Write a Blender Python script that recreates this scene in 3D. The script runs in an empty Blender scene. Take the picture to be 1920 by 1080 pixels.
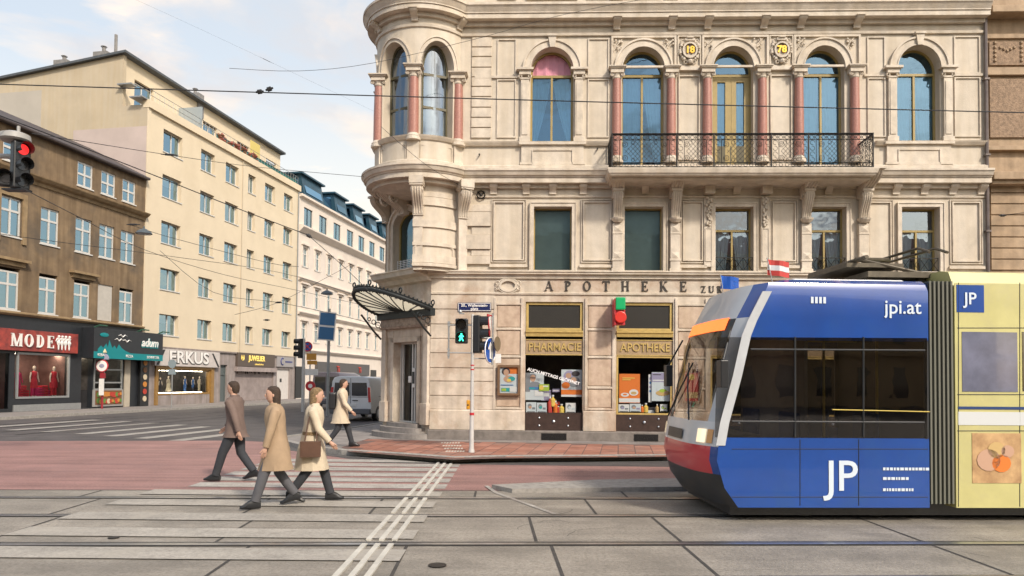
import bpy, bmesh, math, random
from mathutils import Vector, Matrix
random.seed(7)
C = bpy.context.scene
COL = C.collection
R = math.radians
PI = math.pi
# ---------------------------------------------------------------- camera
FPX, CH, PITCH, ROLL, SH = 1340.0, 1.8, 0.0298, 0.009, 136.0
cd = bpy.data.cameras.new('camera'); cam = bpy.data.objects.new('camera', cd); COL.objects.link(cam)
cd.sensor_width = 36; cd.lens = FPX/1920*36; cd.shift_y = SH/1920; cd.clip_end = 3000; cd.clip_start = .05
CM = Matrix.Rotation(PI/2+PITCH, 3, 'X') @ Matrix.Rotation(ROLL, 3, 'Z')
cam.matrix_world = Matrix.Translation((0, 0, CH)) @ CM.to_4x4()
C.camera = cam
# ---------------------------------------------------------------- world, sun, exposure
SUN_EL, SUN_AZ = R(40), R(146)          # sun behind the camera, to the right
w = bpy.data.worlds.new('World'); C.world = w; w.use_nodes = True
nt = w.node_tree; N = nt.nodes; L = nt.links; N.clear()
out = N.new('ShaderNodeOutputWorld'); bg = N.new('ShaderNodeBackground'); bg.inputs[1].default_value = .12
sky = N.new('ShaderNodeTexSky'); sky.sky_type = 'NISHITA'; sky.sun_disc = False
sky.sun_elevation = SUN_EL; sky.sun_rotation = SUN_AZ; sky.air_density = 1.4; sky.dust_density = 2.5
tc = N.new('ShaderNodeTexCoord'); sep = N.new('ShaderNodeSeparateXYZ'); L.new(tc.outputs['Generated'], sep.inputs[0])
def mth(op, a, b=None, clamp=False):
    n = N.new('ShaderNodeMath'); n.operation = op; n.use_clamp = clamp
    for i, v in enumerate((a, b)):
        if v is None: continue
        if isinstance(v, (int, float)): n.inputs[i].default_value = v
        else: L.new(v, n.inputs[i])
    return n.outputs[0]
zz = mth('MAXIMUM', mth('ADD', sep.outputs[2], .12), .02)
cx_ = mth('DIVIDE', sep.outputs[0], zz); cy_ = mth('DIVIDE', sep.outputs[1], zz)
cmb = N.new('ShaderNodeCombineXYZ'); L.new(cx_, cmb.inputs[0]); L.new(cy_, cmb.inputs[1])
n1 = N.new('ShaderNodeTexNoise'); n1.inputs['Scale'].default_value = 1.9; n1.inputs['Detail'].default_value = 8; n1.inputs['Roughness'].default_value = .58; n1.inputs['Distortion'].default_value = .5
L.new(cmb.outputs[0], n1.inputs['Vector'])
cr = N.new('ShaderNodeValToRGB'); cr.color_ramp.elements[0].position = .49; cr.color_ramp.elements[1].position = .66
L.new(n1.outputs['Fac'], cr.inputs[0])
n2 = N.new('ShaderNodeTexNoise'); n2.inputs['Scale'].default_value = 2.6; n2.inputs['Detail'].default_value = 7; n2.inputs['Distortion'].default_value = .6
mp = N.new('ShaderNodeMapping'); mp.inputs['Location'].default_value = (3.1, 7.7, 0); L.new(cmb.outputs[0], mp.inputs[0]); L.new(mp.outputs[0], n2.inputs['Vector'])
cr2 = N.new('ShaderNodeValToRGB'); cr2.color_ramp.elements[0].color = (3.9, 3.75, 3.8, 1); cr2.color_ramp.elements[1].color = (7.6, 5.9, 4.3, 1)
cr2.color_ramp.elements[0].position = .38; cr2.color_ramp.elements[1].position = .66; L.new(n2.outputs['Fac'], cr2.inputs[0])
haze = N.new('ShaderNodeMixRGB'); haze.inputs[2].default_value = (4.4, 4.52, 4.55, 1)      # thin high cloud veil on the side of the street
frontness = mth('MULTIPLY_ADD', sep.outputs[1], .62); frontness.node.inputs[2].default_value = .12; frontness.node.use_clamp = True
L.new(frontness, haze.inputs[0]); L.new(sky.outputs[0], haze.inputs[1])
mx = N.new('ShaderNodeMixRGB'); L.new(mth('MULTIPLY', cr.outputs[0], .92), mx.inputs[0]); L.new(haze.outputs[0], mx.inputs[1]); L.new(cr2.outputs[0], mx.inputs[2])
warm = N.new('ShaderNodeMixRGB'); warm.inputs[2].default_value = (7.0, 6.0, 4.5, 1)        # glow low in the sky down the street
hz = mth('SUBTRACT', 1.0, mth('MULTIPLY', sep.outputs[2], 2.6), True)
L.new(mth('MULTIPLY', mth('MULTIPLY', hz, mth('MAXIMUM', sep.outputs[1], 0.0)), .8), warm.inputs[0]); L.new(mx.outputs[0], warm.inputs[1])
L.new(warm.outputs[0], bg.inputs[0]); L.new(bg.outputs[0], out.inputs[0])
sd = bpy.data.lights.new('sun', 'SUN'); sd.energy = 2.1; sd.angle = R(6); sd.color = (1, .90, .77)
sun = bpy.data.objects.new('sun', sd); COL.objects.link(sun)
sv = Vector((math.sin(SUN_AZ)*math.cos(SUN_EL), math.cos(SUN_AZ)*math.cos(SUN_EL), math.sin(SUN_EL)))
sun.rotation_euler = sv.to_track_quat('Z', 'Y').to_euler()
C.view_settings.view_transform = 'Standard'; C.view_settings.look = 'None'; C.view_settings.exposure = .78; C.view_settings.gamma = 1
C.render.engine = 'CYCLES'; C.cycles.max_bounces = 6; C.cycles.transparent_max_bounces = 12; C.cycles.caustics_reflective = False; C.cycles.caustics_refractive = False

# ---------------------------------------------------------------- measuring: pixel of the photograph -> ray -> real plane
def ray(px, py):
    return (CM @ Vector(((px-960)/FPX, (540-py+SH)/FPX, -1.0)))
def G(px, py, z=0.0):
    d = ray(px, py); t = (z-CH)/d.z
    return Vector((d.x*t, d.y*t, z))
def atY(px, py, Y):
    d = ray(px, py); t = Y/d.y
    return Vector((d.x*t, Y, CH+d.z*t))
class Frame:                      # vertical plane: local x along it, local y into the wall, z up
    def __init__(s, ox, oy, ang):
        s.o = Vector((ox, oy, 0)); s.a = ang; s.u = Vector((math.cos(ang), math.sin(ang), 0)); s.n = Vector((-math.sin(ang), math.cos(ang), 0))
    def w(s, u, y, z=0): return s.o + s.u*u + s.n*y + Vector((0, 0, z))
    def m(s, px, py, off=0.0):
        d = ray(px, py); o = Vector((0, 0, CH)); p0 = s.o + s.n*off
        t = (p0-o).dot(s.n)/d.dot(s.n); p = o+d*t
        return (p-s.o).dot(s.u), p.z
# ---------------------------------------------------------------- materials
MATS = {}
def mat(name, col, rough=.6, metal=0.0, var=0.0, scale=4.0, bump=0.0, bscale=None, col2=None, spec=.5, streak=0.0, wear=0.0, emit=None, es=1.0, coat=0.0, grime=None, gscale=.35):
    if name in MATS: return MATS[name]
    m = bpy.data.materials.new(name); m.use_nodes = True; t = m.node_tree; n = t.nodes; l = t.links
    b = n['Principled BSDF']; b.inputs['Roughness'].default_value = rough; b.inputs['Metallic'].default_value = metal
    b.inputs['Specular IOR Level'].default_value = spec; b.inputs['Coat Weight'].default_value = coat
    col = (*col, 1)
    b.inputs['Base Color'].default_value = col
    if emit: b.inputs['Emission Color'].default_value = (*emit, 1); b.inputs['Emission Strength'].default_value = es
    if var or bump or grime:
        tcn = n.new('ShaderNodeTexCoord'); src = tcn.outputs['Object']
    if var or grime:
        no = n.new('ShaderNodeTexNoise'); no.inputs['Scale'].default_value = scale; no.inputs['Detail'].default_value = 7; no.inputs['Roughness'].default_value = .62
        l.new(src, no.inputs['Vector'])
        r = n.new('ShaderNodeValToRGB'); r.color_ramp.elements[0].position = .32; r.color_ramp.elements[1].position = .68
        c2 = col2 if col2 else tuple(max(0, x*(1-var)) for x in col[:3])
        r.color_ramp.elements[0].color = (*c2, 1); r.color_ramp.elements[1].color = tuple(min(1, x*(1+var*.35)) for x in col[:3])+(1,)
        l.new(no.outputs['Fac'], r.inputs[0]); last = r.outputs[0]
        if streak:
            mp = n.new('ShaderNodeMapping'); mp.inputs['Scale'].default_value = (2.2, 2.2, .16); l.new(src, mp.inputs[0])
            s2 = n.new('ShaderNodeTexNoise'); s2.inputs['Scale'].default_value = 1.6; s2.inputs['Detail'].default_value = 6; l.new(mp.outputs[0], s2.inputs['Vector'])
            r2 = n.new('ShaderNodeValToRGB'); r2.color_ramp.elements[0].position = .35; r2.color_ramp.elements[1].position = .6
            k = 1-streak; r2.color_ramp.elements[0].color = (k, k*.97, k*.92, 1); l.new(s2.outputs['Fac'], r2.inputs[0])
            mm = n.new('ShaderNodeMixRGB'); mm.blend_type = 'MULTIPLY'; mm.inputs[0].default_value = 1; l.new(last, mm.inputs[1]); l.new(r2.outputs[0], mm.inputs[2]); last = mm.outputs[0]
        if wear:                                        # tyre wear and drag marks along the tracks
            mp = n.new('ShaderNodeMapping'); mp.inputs['Scale'].default_value = (.10, 1.7, 1); l.new(src, mp.inputs[0])
            s2 = n.new('ShaderNodeTexNoise'); s2.inputs['Scale'].default_value = 1.5; s2.inputs['Detail'].default_value = 8; s2.inputs['Roughness'].default_value = .65; l.new(mp.outputs[0], s2.inputs['Vector'])
            r2 = n.new('ShaderNodeValToRGB'); r2.color_ramp.elements[0].position = .36; r2.color_ramp.elements[1].position = .62
            k = 1-wear; r2.color_ramp.elements[0].color = (k, k, k, 1); l.new(s2.outputs['Fac'], r2.inputs[0])
            mm = n.new('ShaderNodeMixRGB'); mm.blend_type = 'MULTIPLY'; mm.inputs[0].default_value = 1; l.new(last, mm.inputs[1]); l.new(r2.outputs[0], mm.inputs[2]); last = mm.outputs[0]
            s3 = n.new('ShaderNodeTexNoise'); s3.inputs['Scale'].default_value = 26; s3.inputs['Detail'].default_value = 8; s3.inputs['Roughness'].default_value = .8; l.new(src, s3.inputs['Vector'])
            r3 = n.new('ShaderNodeValToRGB'); r3.color_ramp.elements[0].position = .38; r3.color_ramp.elements[0].color = (.62, .61, .6, 1); r3.color_ramp.elements[1].position = .56; l.new(s3.outputs['Fac'], r3.inputs[0])
            mm = n.new('ShaderNodeMixRGB'); mm.blend_type = 'MULTIPLY'; mm.inputs[0].default_value = 1; l.new(last, mm.inputs[1]); l.new(r3.outputs[0], mm.inputs[2]); last = mm.outputs[0]
        if grime:
            g1 = n.new('ShaderNodeTexNoise'); g1.inputs['Scale'].default_value = gscale; g1.inputs['Detail'].default_value = 9; g1.inputs['Roughness'].default_value = .7; g1.inputs['Distortion'].default_value = .4; l.new(src, g1.inputs['Vector'])
            r3 = n.new('ShaderNodeValToRGB'); r3.color_ramp.elements[0].position = .5; r3.color_ramp.elements[1].position = .66; r3.color_ramp.elements[1].color = (.8, .8, .8, 1); l.new(g1.outputs['Fac'], r3.inputs[0])
            mm = n.new('ShaderNodeMixRGB'); mm.inputs[2].default_value = (*grime, 1); l.new(r3.outputs[0], mm.inputs[0]); l.new(last, mm.inputs[1]); last = mm.outputs[0]
        l.new(last, b.inputs['Base Color'])
    if bump:
        bn = n.new('ShaderNodeTexNoise'); bn.inputs['Scale'].default_value = bscale or scale*4; bn.inputs['Detail'].default_value = 6; l.new(src, bn.inputs['Vector'])
        bp = n.new('ShaderNodeBump'); bp.inputs['Strength'].default_value = bump; bp.inputs['Distance'].default_value = .02; l.new(bn.outputs['Fac'], bp.inputs['Height']); l.new(bp.outputs[0], b.inputs['Normal'])
    MATS[name] = m; return m
def glass(name, refl=.3, tint=(.8, .9, 1), rough=.015, see=(.75, .85, .9), wob=.02, ior=1.5):
    if name in MATS: return MATS[name]
    m = bpy.data.materials.new(name); m.use_nodes = True; t = m.node_tree; n = t.nodes; l = t.links; n.clear()
    o = n.new('ShaderNodeOutputMaterial'); g = n.new('ShaderNodeBsdfGlossy'); g.inputs['Roughness'].default_value = rough; g.inputs[0].default_value = (*tint, 1)
    tr = n.new('ShaderNodeBsdfTransparent'); tr.inputs[0].default_value = (*see, 1); mx = n.new('ShaderNodeMixShader')
    lw = n.new('ShaderNodeFresnel'); lw.inputs[0].default_value = ior; ad = n.new('ShaderNodeMath'); ad.operation = 'ADD'; ad.use_clamp = True; ad.inputs[1].default_value = refl
    tcn = n.new('ShaderNodeTexCoord'); no = n.new('ShaderNodeTexNoise'); no.inputs['Scale'].default_value = 1.7; no.inputs['Detail'].default_value = 2; l.new(tcn.outputs['Object'], no.inputs['Vector'])
    bp = n.new('ShaderNodeBump'); bp.inputs['Strength'].default_value = wob; bp.inputs['Distance'].default_value = .3; l.new(no.outputs['Fac'], bp.inputs['Height']); l.new(bp.outputs[0], g.inputs['Normal'])
    l.new(lw.outputs[0], ad.inputs[0]); l.new(ad.outputs[0], mx.inputs[0]); l.new(tr.outputs[0], mx.inputs[1]); l.new(g.outputs[0], mx.inputs[2]); l.new(mx.outputs[0], o.inputs[0])
    MATS[name] = m; return m
STONE = mat('limestone', (.60, .53, .435), .75, var=.14, scale=2.2, bump=.25, bscale=30, streak=.12)
STONE2 = mat('limestone_trim', (.62, .545, .45), .7, var=.22, scale=3.5, bump=.3, bscale=26, streak=.12)
STONEG = mat('limestone_ground_floor', (.62, .54, .445), .7, var=.25, scale=2.5, bump=.25, bscale=24, streak=.2, grime=(.36, .24, .16), gscale=.55)
PIER = mat('brown_marble_panel', (.52, .41, .31), .5, var=.35, scale=3.5, bump=.1, col2=(.40, .29, .215), streak=.15)
PLINTH = mat('plinth_stone', (.20, .175, .155), .8, var=.35, scale=4, bump=.4)
PINK = mat('pink_granite', (.40, .19, .145), .35, var=.3, scale=30, col2=(.28, .12, .09))
OLIVE = mat('olive_gold_paint', (.34, .25, .085), .45, var=.15, scale=6)
GOLD = mat('brass_gold', (.58, .42, .15), .4, metal=.35, var=.2, scale=8)
LEAF = mat('gold_leaf', (.62, .36, .05), .35, metal=.6)
WOODD = mat('dark_wood', (.05, .03, .024), .4, var=.3, scale=8)
IRON = mat('wrought_iron', (.018, .017, .017), .45, metal=.3, var=.2, scale=20)
IRONG = mat('dark_green_iron', (.012, .016, .017), .45, var=.2, scale=20)
DARKROOM = mat('room_dark', (.035, .035, .04), .9, var=.4, scale=1.5)
CURT = mat('white_curtain', (.72, .78, .80), .9, var=.12, scale=5)
CURTP = mat('pink_curtain', (.85, .36, .46), .9, var=.12, scale=5)
BLIND = mat('roller_blind', (.36, .40, .38), .9, var=.12, scale=2)
WGL = glass('window_glass', .17, (.42, .68, .9), see=(.45, .66, .78)); WGLD = glass('dim_glass', .0, (.6, .8, .9), see=(.8, .88, .9), ior=1.3); WGL2 = glass('window_glass_clear', .18, (.8, .9, 1)); SGL = glass('shop_glass', .0, (1, 1, 1), see=(.95, .96, .96), ior=1.22)
TGL = glass('tram_glass', .0, (1, .95, .9), see=(.62, .61, .60), wob=.008)
WHITE = mat('white_paint', (.72, .71, .68), .5, var=.1, scale=6)
BLACK = mat('black_plastic', (.015, .016, .018), .4)
GREYM = mat('grey_metal', (.33, .34, .34), .45, metal=.4, var=.12, scale=8)
STEEL = mat('steel', (.60, .62, .65), .28, metal=.9, var=.2, scale=12)

# ---------------------------------------------------------------- mesh builder
class MB:
    def __init__(s): s.v = []; s.f = []; s.m = []; s.k = 0
    def mt(s, k): s.k = k; return s
    def face(s, pts):
        i = len(s.v); s.v += [tuple(p) for p in pts]; s.f.append(tuple(range(i, i+len(pts)))); s.m.append(s.k)
    def box(s, x0, x1, y0, y1, z0, z1):
        if x0 > x1: x0, x1 = x1, x0
        if y0 > y1: y0, y1 = y1, y0
        if z0 > z1: z0, z1 = z1, z0
        i = len(s.v); s.v += [(x, y, z) for z in (z0, z1) for y in (y0, y1) for x in (x0, x1)]
        for f in ((0, 2, 3, 1), (4, 5, 7, 6), (0, 1, 5, 4), (1, 3, 7, 5), (3, 2, 6, 7), (2, 0, 4, 6)):
            s.f.append(tuple(i+a for a in f)); s.m.append(s.k)
        return s
    def extr(s, pts, vec, cap=True):
        n = len(pts); i = len(s.v); v = Vector(vec); s.v += [tuple(p) for p in pts]+[tuple(Vector(p)+v) for p in pts]
        for a in range(n):
            b = (a+1) % n; s.f.append((i+a, i+b, i+n+b, i+n+a)); s.m.append(s.k)
        if cap:
            s.f.append(tuple(i+a for a in reversed(range(n)))); s.m.append(s.k); s.f.append(tuple(i+n+a for a in range(n))); s.m.append(s.k)
        return s
    def loft(s, rings, closed=True, cap=True):
        n = len(rings[0]); i = len(s.v)
        for r in rings: s.v += [tuple(p) for p in r]
        for k in range(len(rings)-1):
            for a in range(n if closed else n-1):
                b = (a+1) % n; s.f.append((i+k*n+a, i+k*n+b, i+(k+1)*n+b, i+(k+1)*n+a)); s.m.append(s.k)
        if cap and closed:
            s.f.append(tuple(i+a for a in reversed(range(n)))); s.m.append(s.k)
            s.f.append(tuple(i+(len(rings)-1)*n+a for a in range(n))); s.m.append(s.k)
        return s
    def rev(s, prof, cx, cy, n=16, a0=0, a1=2*PI, cap=True):
        full = abs(a1-a0-2*PI) < 1e-6; k = n if full else n+1; rings = []
        for r, z in prof: rings.append([(cx+r*math.cos(a0+(a1-a0)*j/n), cy+r*math.sin(a0+(a1-a0)*j/n), z) for j in range(k)])
        return s.loft(rings, full, cap)
    def tube(s, pts, r, n=6, cap=True):
        pts = [Vector(p) for p in pts]; rings = []
        rr = r if isinstance(r, (list, tuple)) else [r]*len(pts)
        a = None
        for i, p in enumerate(pts):
            d = (pts[min(i+1, len(pts)-1)]-pts[max(i-1, 0)]).normalized()
            if a is None or abs(a.dot(d)) > .95:
                up = Vector((0, 0, 1)) if abs(d.z) < .9 else Vector((1, 0, 0)); a = d.cross(up).normalized()
            else: a = (a-d*a.dot(d)).normalized()
            b = a.cross(d).normalized()
            rings.append([p+(a*math.cos(2*PI*j/n)+b*math.sin(2*PI*j/n))*rr[i] for j in range(n)])
        return s.loft(rings, True, cap)
    def ring(s, c, r, tr, n=12, m=4, ax='y', a0=0, a1=2*PI):
        full = abs(a1-a0-2*PI) < 1e-6; pts = []
        for j in range(n+(0 if full else 1)):
            a = a0+(a1-a0)*j/n; x, z = r*math.cos(a), r*math.sin(a)
            pts.append((Vector((x, 0, z)) if ax == 'y' else Vector((0, x, z)) if ax == 'x' else Vector((x, z, 0))))
        axv = {'y': Vector((0, 1, 0)), 'x': Vector((1, 0, 0)), 'z': Vector((0, 0, 1))}[ax]; c = Vector(c); rings = []
        for p in pts:
            o = p.normalized(); rings.append([c+p+(o*math.cos(2*PI*k/m)+axv*math.sin(2*PI*k/m))*tr for k in range(m)])
        if full: rings.append(rings[0])
        return s.loft(rings, True, False)
    def disc(s, c, r, th, n=20, ax='y'):
        c = Vector(c); pts = []
        for j in range(n):
            a = 2*PI*j/n; x, z = r*math.cos(a), r*math.sin(a)
            pts.append(c+(Vector((x, 0, z)) if ax == 'y' else Vector((0, x, z)) if ax == 'x' else Vector((x, z, 0))))
        axv = {'y': Vector((0, th, 0)), 'x': Vector((th, 0, 0)), 'z': Vector((0, 0, th))}[ax]
        return s.extr(pts, axv)
    def ball(s, c, r, n=10, sc=(1, 1, 1)):
        prof = []
        c = Vector(c); rings = []
        for i in range(n//2+1):
            t = -PI/2+PI*i/(n//2); rr = max(math.cos(t), .02)
            rings.append([c+Vector((math.cos(2*PI*j/n)*rr*r*sc[0], math.sin(2*PI*j/n)*rr*r*sc[1], math.sin(t)*r*sc[2])) for j in range(n)])
        return s.loft(rings)
    def sweep(s, path, prof):     # path in plan, outward = right of travel; prof = [(out, z)]
        P = [Vector((p[0], p[1])) for p in path]; cols = []
        for i, p in enumerate(P):
            d0 = (p-P[i-1]).normalized() if i else (P[1]-P[0]).normalized()
            d1 = (P[i+1]-p).normalized() if i < len(P)-1 else d0
            n0 = Vector((d0.y, -d0.x)); n1 = Vector((d1.y, -d1.x)); mm = (n0+n1).normalized(); k = 1/max(.35, mm.dot(n0))
            cols.append([(p.x+mm.x*k*o, p.y+mm.y*k*o, z) for o, z in prof])
        return s.loft(cols, True, True)
    def bend(s, cx, cy, rad):     # local x becomes arc length round (cx, cy)
        s.v = [(cx+(rad-y)*math.sin(x/rad), cy-(rad-y)*math.cos(x/rad), z) for x, y, z in s.v]; return s
    def xf(s, M):
        s.v = [tuple(M @ Vector(p)) for p in s.v]; return s
    def build(s, name, mats, parent=None, smooth=False, bevel=0.0):
        me = bpy.data.meshes.new(name); me.from_pydata(s.v, [], s.f); me.validate()
        if not isinstance(mats, (list, tuple)): mats = [mats]
        for q in mats: me.materials.append(q)
        if len(me.polygons) == len(s.m): me.polygons.foreach_set('material_index', [min(k, len(mats)-1) for k in s.m])
        bm = bmesh.new(); bm.from_mesh(me); bmesh.ops.remove_doubles(bm, verts=bm.verts, dist=.0004); bmesh.ops.recalc_face_normals(bm, faces=bm.faces); bm.to_mesh(me); bm.free()
        if smooth:
            me.polygons.foreach_set('use_smooth', [True]*len(me.polygons))
            try: me.set_sharp_from_angle(angle=R(smooth if smooth is not True else 40))
            except Exception: pass
        o = bpy.data.objects.new(name, me); COL.objects.link(o)
        if parent is not None: o.parent = parent
        if bevel:
            b = o.modifiers.new('bevel', 'BEVEL'); b.width = bevel; b.segments = 2; b.limit_method = 'ANGLE'
        return o
def tag(o, label, cat, group=None, kind=None):
    if label: o['label'] = label
    if cat: o['category'] = cat
    if group: o['group'] = group
    if kind: o['kind'] = kind
    return o
def thing(name, label, cat, loc=(0, 0, 0), rz=0, group=None):
    o = bpy.data.objects.new(name, None); COL.objects.link(o); o.location = loc; o.rotation_euler = (0, 0, rz); o.empty_display_size = .2
    return tag(o, label, cat, group)
def on(o, fr, u=0, y=0, z=0):
    o.location = fr.w(u, y, z); o.rotation_euler = (0, 0, fr.a); return o
def struct(o): o['kind'] = 'structure'; return o
def dup(o, loc, parent=None, rz=None):
    c = o.copy(); COL.objects.link(c)
    if parent is not None: c.parent = parent
    c.location = loc
    if rz is not None: c.rotation_euler = (0, 0, rz)
    for ch in list(o.children):
        d = ch.copy(); COL.objects.link(d); d.parent = c
        for g in list(ch.children):
            e = g.copy(); COL.objects.link(e); e.parent = d
    return c
def wallgrid(mb, u0, u1, z0, z1, ops, y=0.0, depth=.25, du=None):
    us = {u0, u1}; zs = {z0, z1}
    for o in ops: us |= {o[0], o[1]}; zs |= {o[2], o[3]}
    if du:
        k = int((u1-u0)/du)
        for i in range(1, k): us.add(u0+(u1-u0)*i/k)
    us = sorted(x for x in us if u0-1e-6 <= x <= u1+1e-6); zs = sorted(z for z in zs if z0-1e-6 <= z <= z1+1e-6)
    us = [x for i, x in enumerate(us) if i == 0 or x-us[i-1] > 1e-4]
    for i in range(len(us)-1):
        for j in range(len(zs)-1):
            uc, zc = (us[i]+us[i+1])/2, (zs[j]+zs[j+1])/2
            if any(o[0] < uc < o[1] and o[2] < zc < o[3] for o in ops): continue
            mb.face([(us[i], y, zs[j]), (us[i+1], y, zs[j]), (us[i+1], y, zs[j+1]), (us[i], y, zs[j+1])])
    for o in ops:
        a, b, c, d = o[:4]; sp = o[4] if len(o) > 4 and o[4] else None; top = sp if sp else d
        nb = max(1, int((b-a)/du)) if du else 1
        for k in range(nb):
            x0, x1 = a+(b-a)*k/nb, a+(b-a)*(k+1)/nb
            mb.face([(x0, y, c), (x0, y+depth, c), (x1, y+depth, c), (x1, y, c)])
            if not sp: mb.face([(x0, y, d), (x1, y, d), (x1, y+depth, d), (x0, y+depth, d)])
        mb.face([(a, y, c), (a, y, top), (a, y+depth, top), (a, y+depth, c)]); mb.face([(b, y, c), (b, y+depth, c), (b, y+depth, top), (b, y, top)])
        if sp:
            n = 20; cx, rx, rz = (a+b)/2, (b-a)/2, d-sp
            arc = [(cx-rx*math.cos(PI*k/n), sp+rz*math.sin(PI*k/n)) for k in range(n+1)]
            for k in range(n):
                (xa, za), (xb, zb) = arc[k], arc[k+1]
                mb.face([(xa, y, za), (xb, y, zb), (xb, y, d), (xa, y, d)])
                mb.face([(xa, y, za), (xa, y+depth, za), (xb, y+depth, zb), (xb, y, zb)])
def archring(mb, cx, z0, rx, rz, w, y0, y1, n=20, a0=0, a1=PI):   # raised arch band
    for k in range(n):
        t0, t1 = a0+(a1-a0)*k/n, a0+(a1-a0)*(k+1)/n
        q = [(cx-r*math.cos(t)*1.0, z0+rr*math.sin(t)) for t, r, rr in ((t0, rx, rz), (t1, rx, rz), (t1, rx+w, rz+w), (t0, rx+w, rz+w))]
        mb.extr([(x, y0, z) for x, z in q], (0, y1-y0, 0))
def bars(mb, u0, u1, z0, z1, y, w, th, spring=None, transoms=(), mullions=(), mtop=None, twin=None):
    top = spring if spring else z1
    mb.box(u0, u0+w, y, y+th, z0, top); mb.box(u1-w, u1, y, y+th, z0, top); mb.box(u0+w, u1-w, y, y+th, z0, z0+w)
    if spring: archring(mb, (u0+u1)/2, spring, (u1-u0)/2-w, z1-spring-w, w, y, y+th)
    else: mb.box(u0+w, u1-w, y, y+th, z1-w, z1)
    for t in transoms: mb.box(u0+w, u1-w, y-.02, y+th, t-w*.6, t+w*.6)
    for m in mullions: mb.box(m-w*.5, m+w*.5, y-.012, y+th, z0+w, (mtop if mtop else top))
def panef(mb, u0, u1, z0, z1, y, spring=None, n=20):
    if not spring: mb.face([(u0, y, z0), (u1, y, z0), (u1, y, z1), (u0, y, z1)]); return
    cx, rx, rz = (u0+u1)/2, (u1-u0)/2, z1-spring
    mb.face([(u0, y, z0), (u1, y, z0), (u1, y, spring)]+[(cx+rx*math.cos(PI*k/n), y, spring+rz*math.sin(PI*k/n)) for k in range(1, n)]+[(u0, y, spring)])
def room(mb, u0, u1, z0, z1, y, d=.9):
    u0 -= .05; u1 += .05; z0 -= .02; z1 += .05
    mb.face([(u0, y+d, z0), (u1, y+d, z0), (u1, y+d, z1), (u0, y+d, z1)])
    mb.face([(u0, y, z0), (u0, y+d, z0), (u0, y+d, z1), (u0, y, z1)]); mb.face([(u1, y, z0), (u1, y, z1), (u1, y+d, z1), (u1, y+d, z0)])
    mb.face([(u0, y, z0), (u1, y, z0), (u1, y+d, z0), (u0, y+d, z0)]); mb.face([(u0, y, z1), (u0, y+d, z1), (u1, y+d, z1), (u1, y, z1)])
def drape(mb, u0, u1, z0, z1, y, taper=0.0, side=-1, n=14, m=6):  # wavy curtain; taper pulls the lower edge to one side
    for i in range(n):
        for j in range(m):
            def P(i, j):
                t = j/m; f = 1-taper*(1-t)**1.3; a, b = (u0, u0+(u1-u0)*f) if side < 0 else (u1-(u1-u0)*f, u1)
                return (a+(b-a)*i/n, y+.02*math.sin(i*2.2)+.01*math.sin(i*.9+j), z0+(z1-z0)*t)
            mb.face([P(i, j), P(i+1, j), P(i+1, j+1), P(i, j+1)])
def text(s, size, mt, parent=None, name='lettering', loc=(0, 0, 0), depth=.01, rot=0.0, align='CENTER', sx=1.0, shear=0.0, bold=0.0, mirror=False):
    cu = bpy.data.curves.new(name, 'FONT'); cu.body = s; cu.size = size; cu.extrude = depth/2; cu.align_x = align; cu.align_y = 'CENTER'; cu.shear = shear; cu.offset = bold; cu.resolution_u = 4
    tmp = bpy.data.objects.new('tmp', cu); COL.objects.link(tmp); dg = bpy.context.evaluated_depsgraph_get()
    me = bpy.data.meshes.new_from_object(tmp.evaluated_get(dg)); bpy.data.objects.remove(tmp); me.name = name
    me.transform(Matrix.Translation(loc) @ Matrix.Rotation(rot, 4, 'Y') @ Matrix.Diagonal((sx*(-1 if mirror else 1), 1, 1, 1)) @ Matrix.Rotation(PI/2, 4, 'X'))
    me.materials.clear(); me.materials.append(mt); o = bpy.data.objects.new(name, me); COL.objects.link(o)
    if parent is not None: o.parent = parent
    return o
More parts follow.
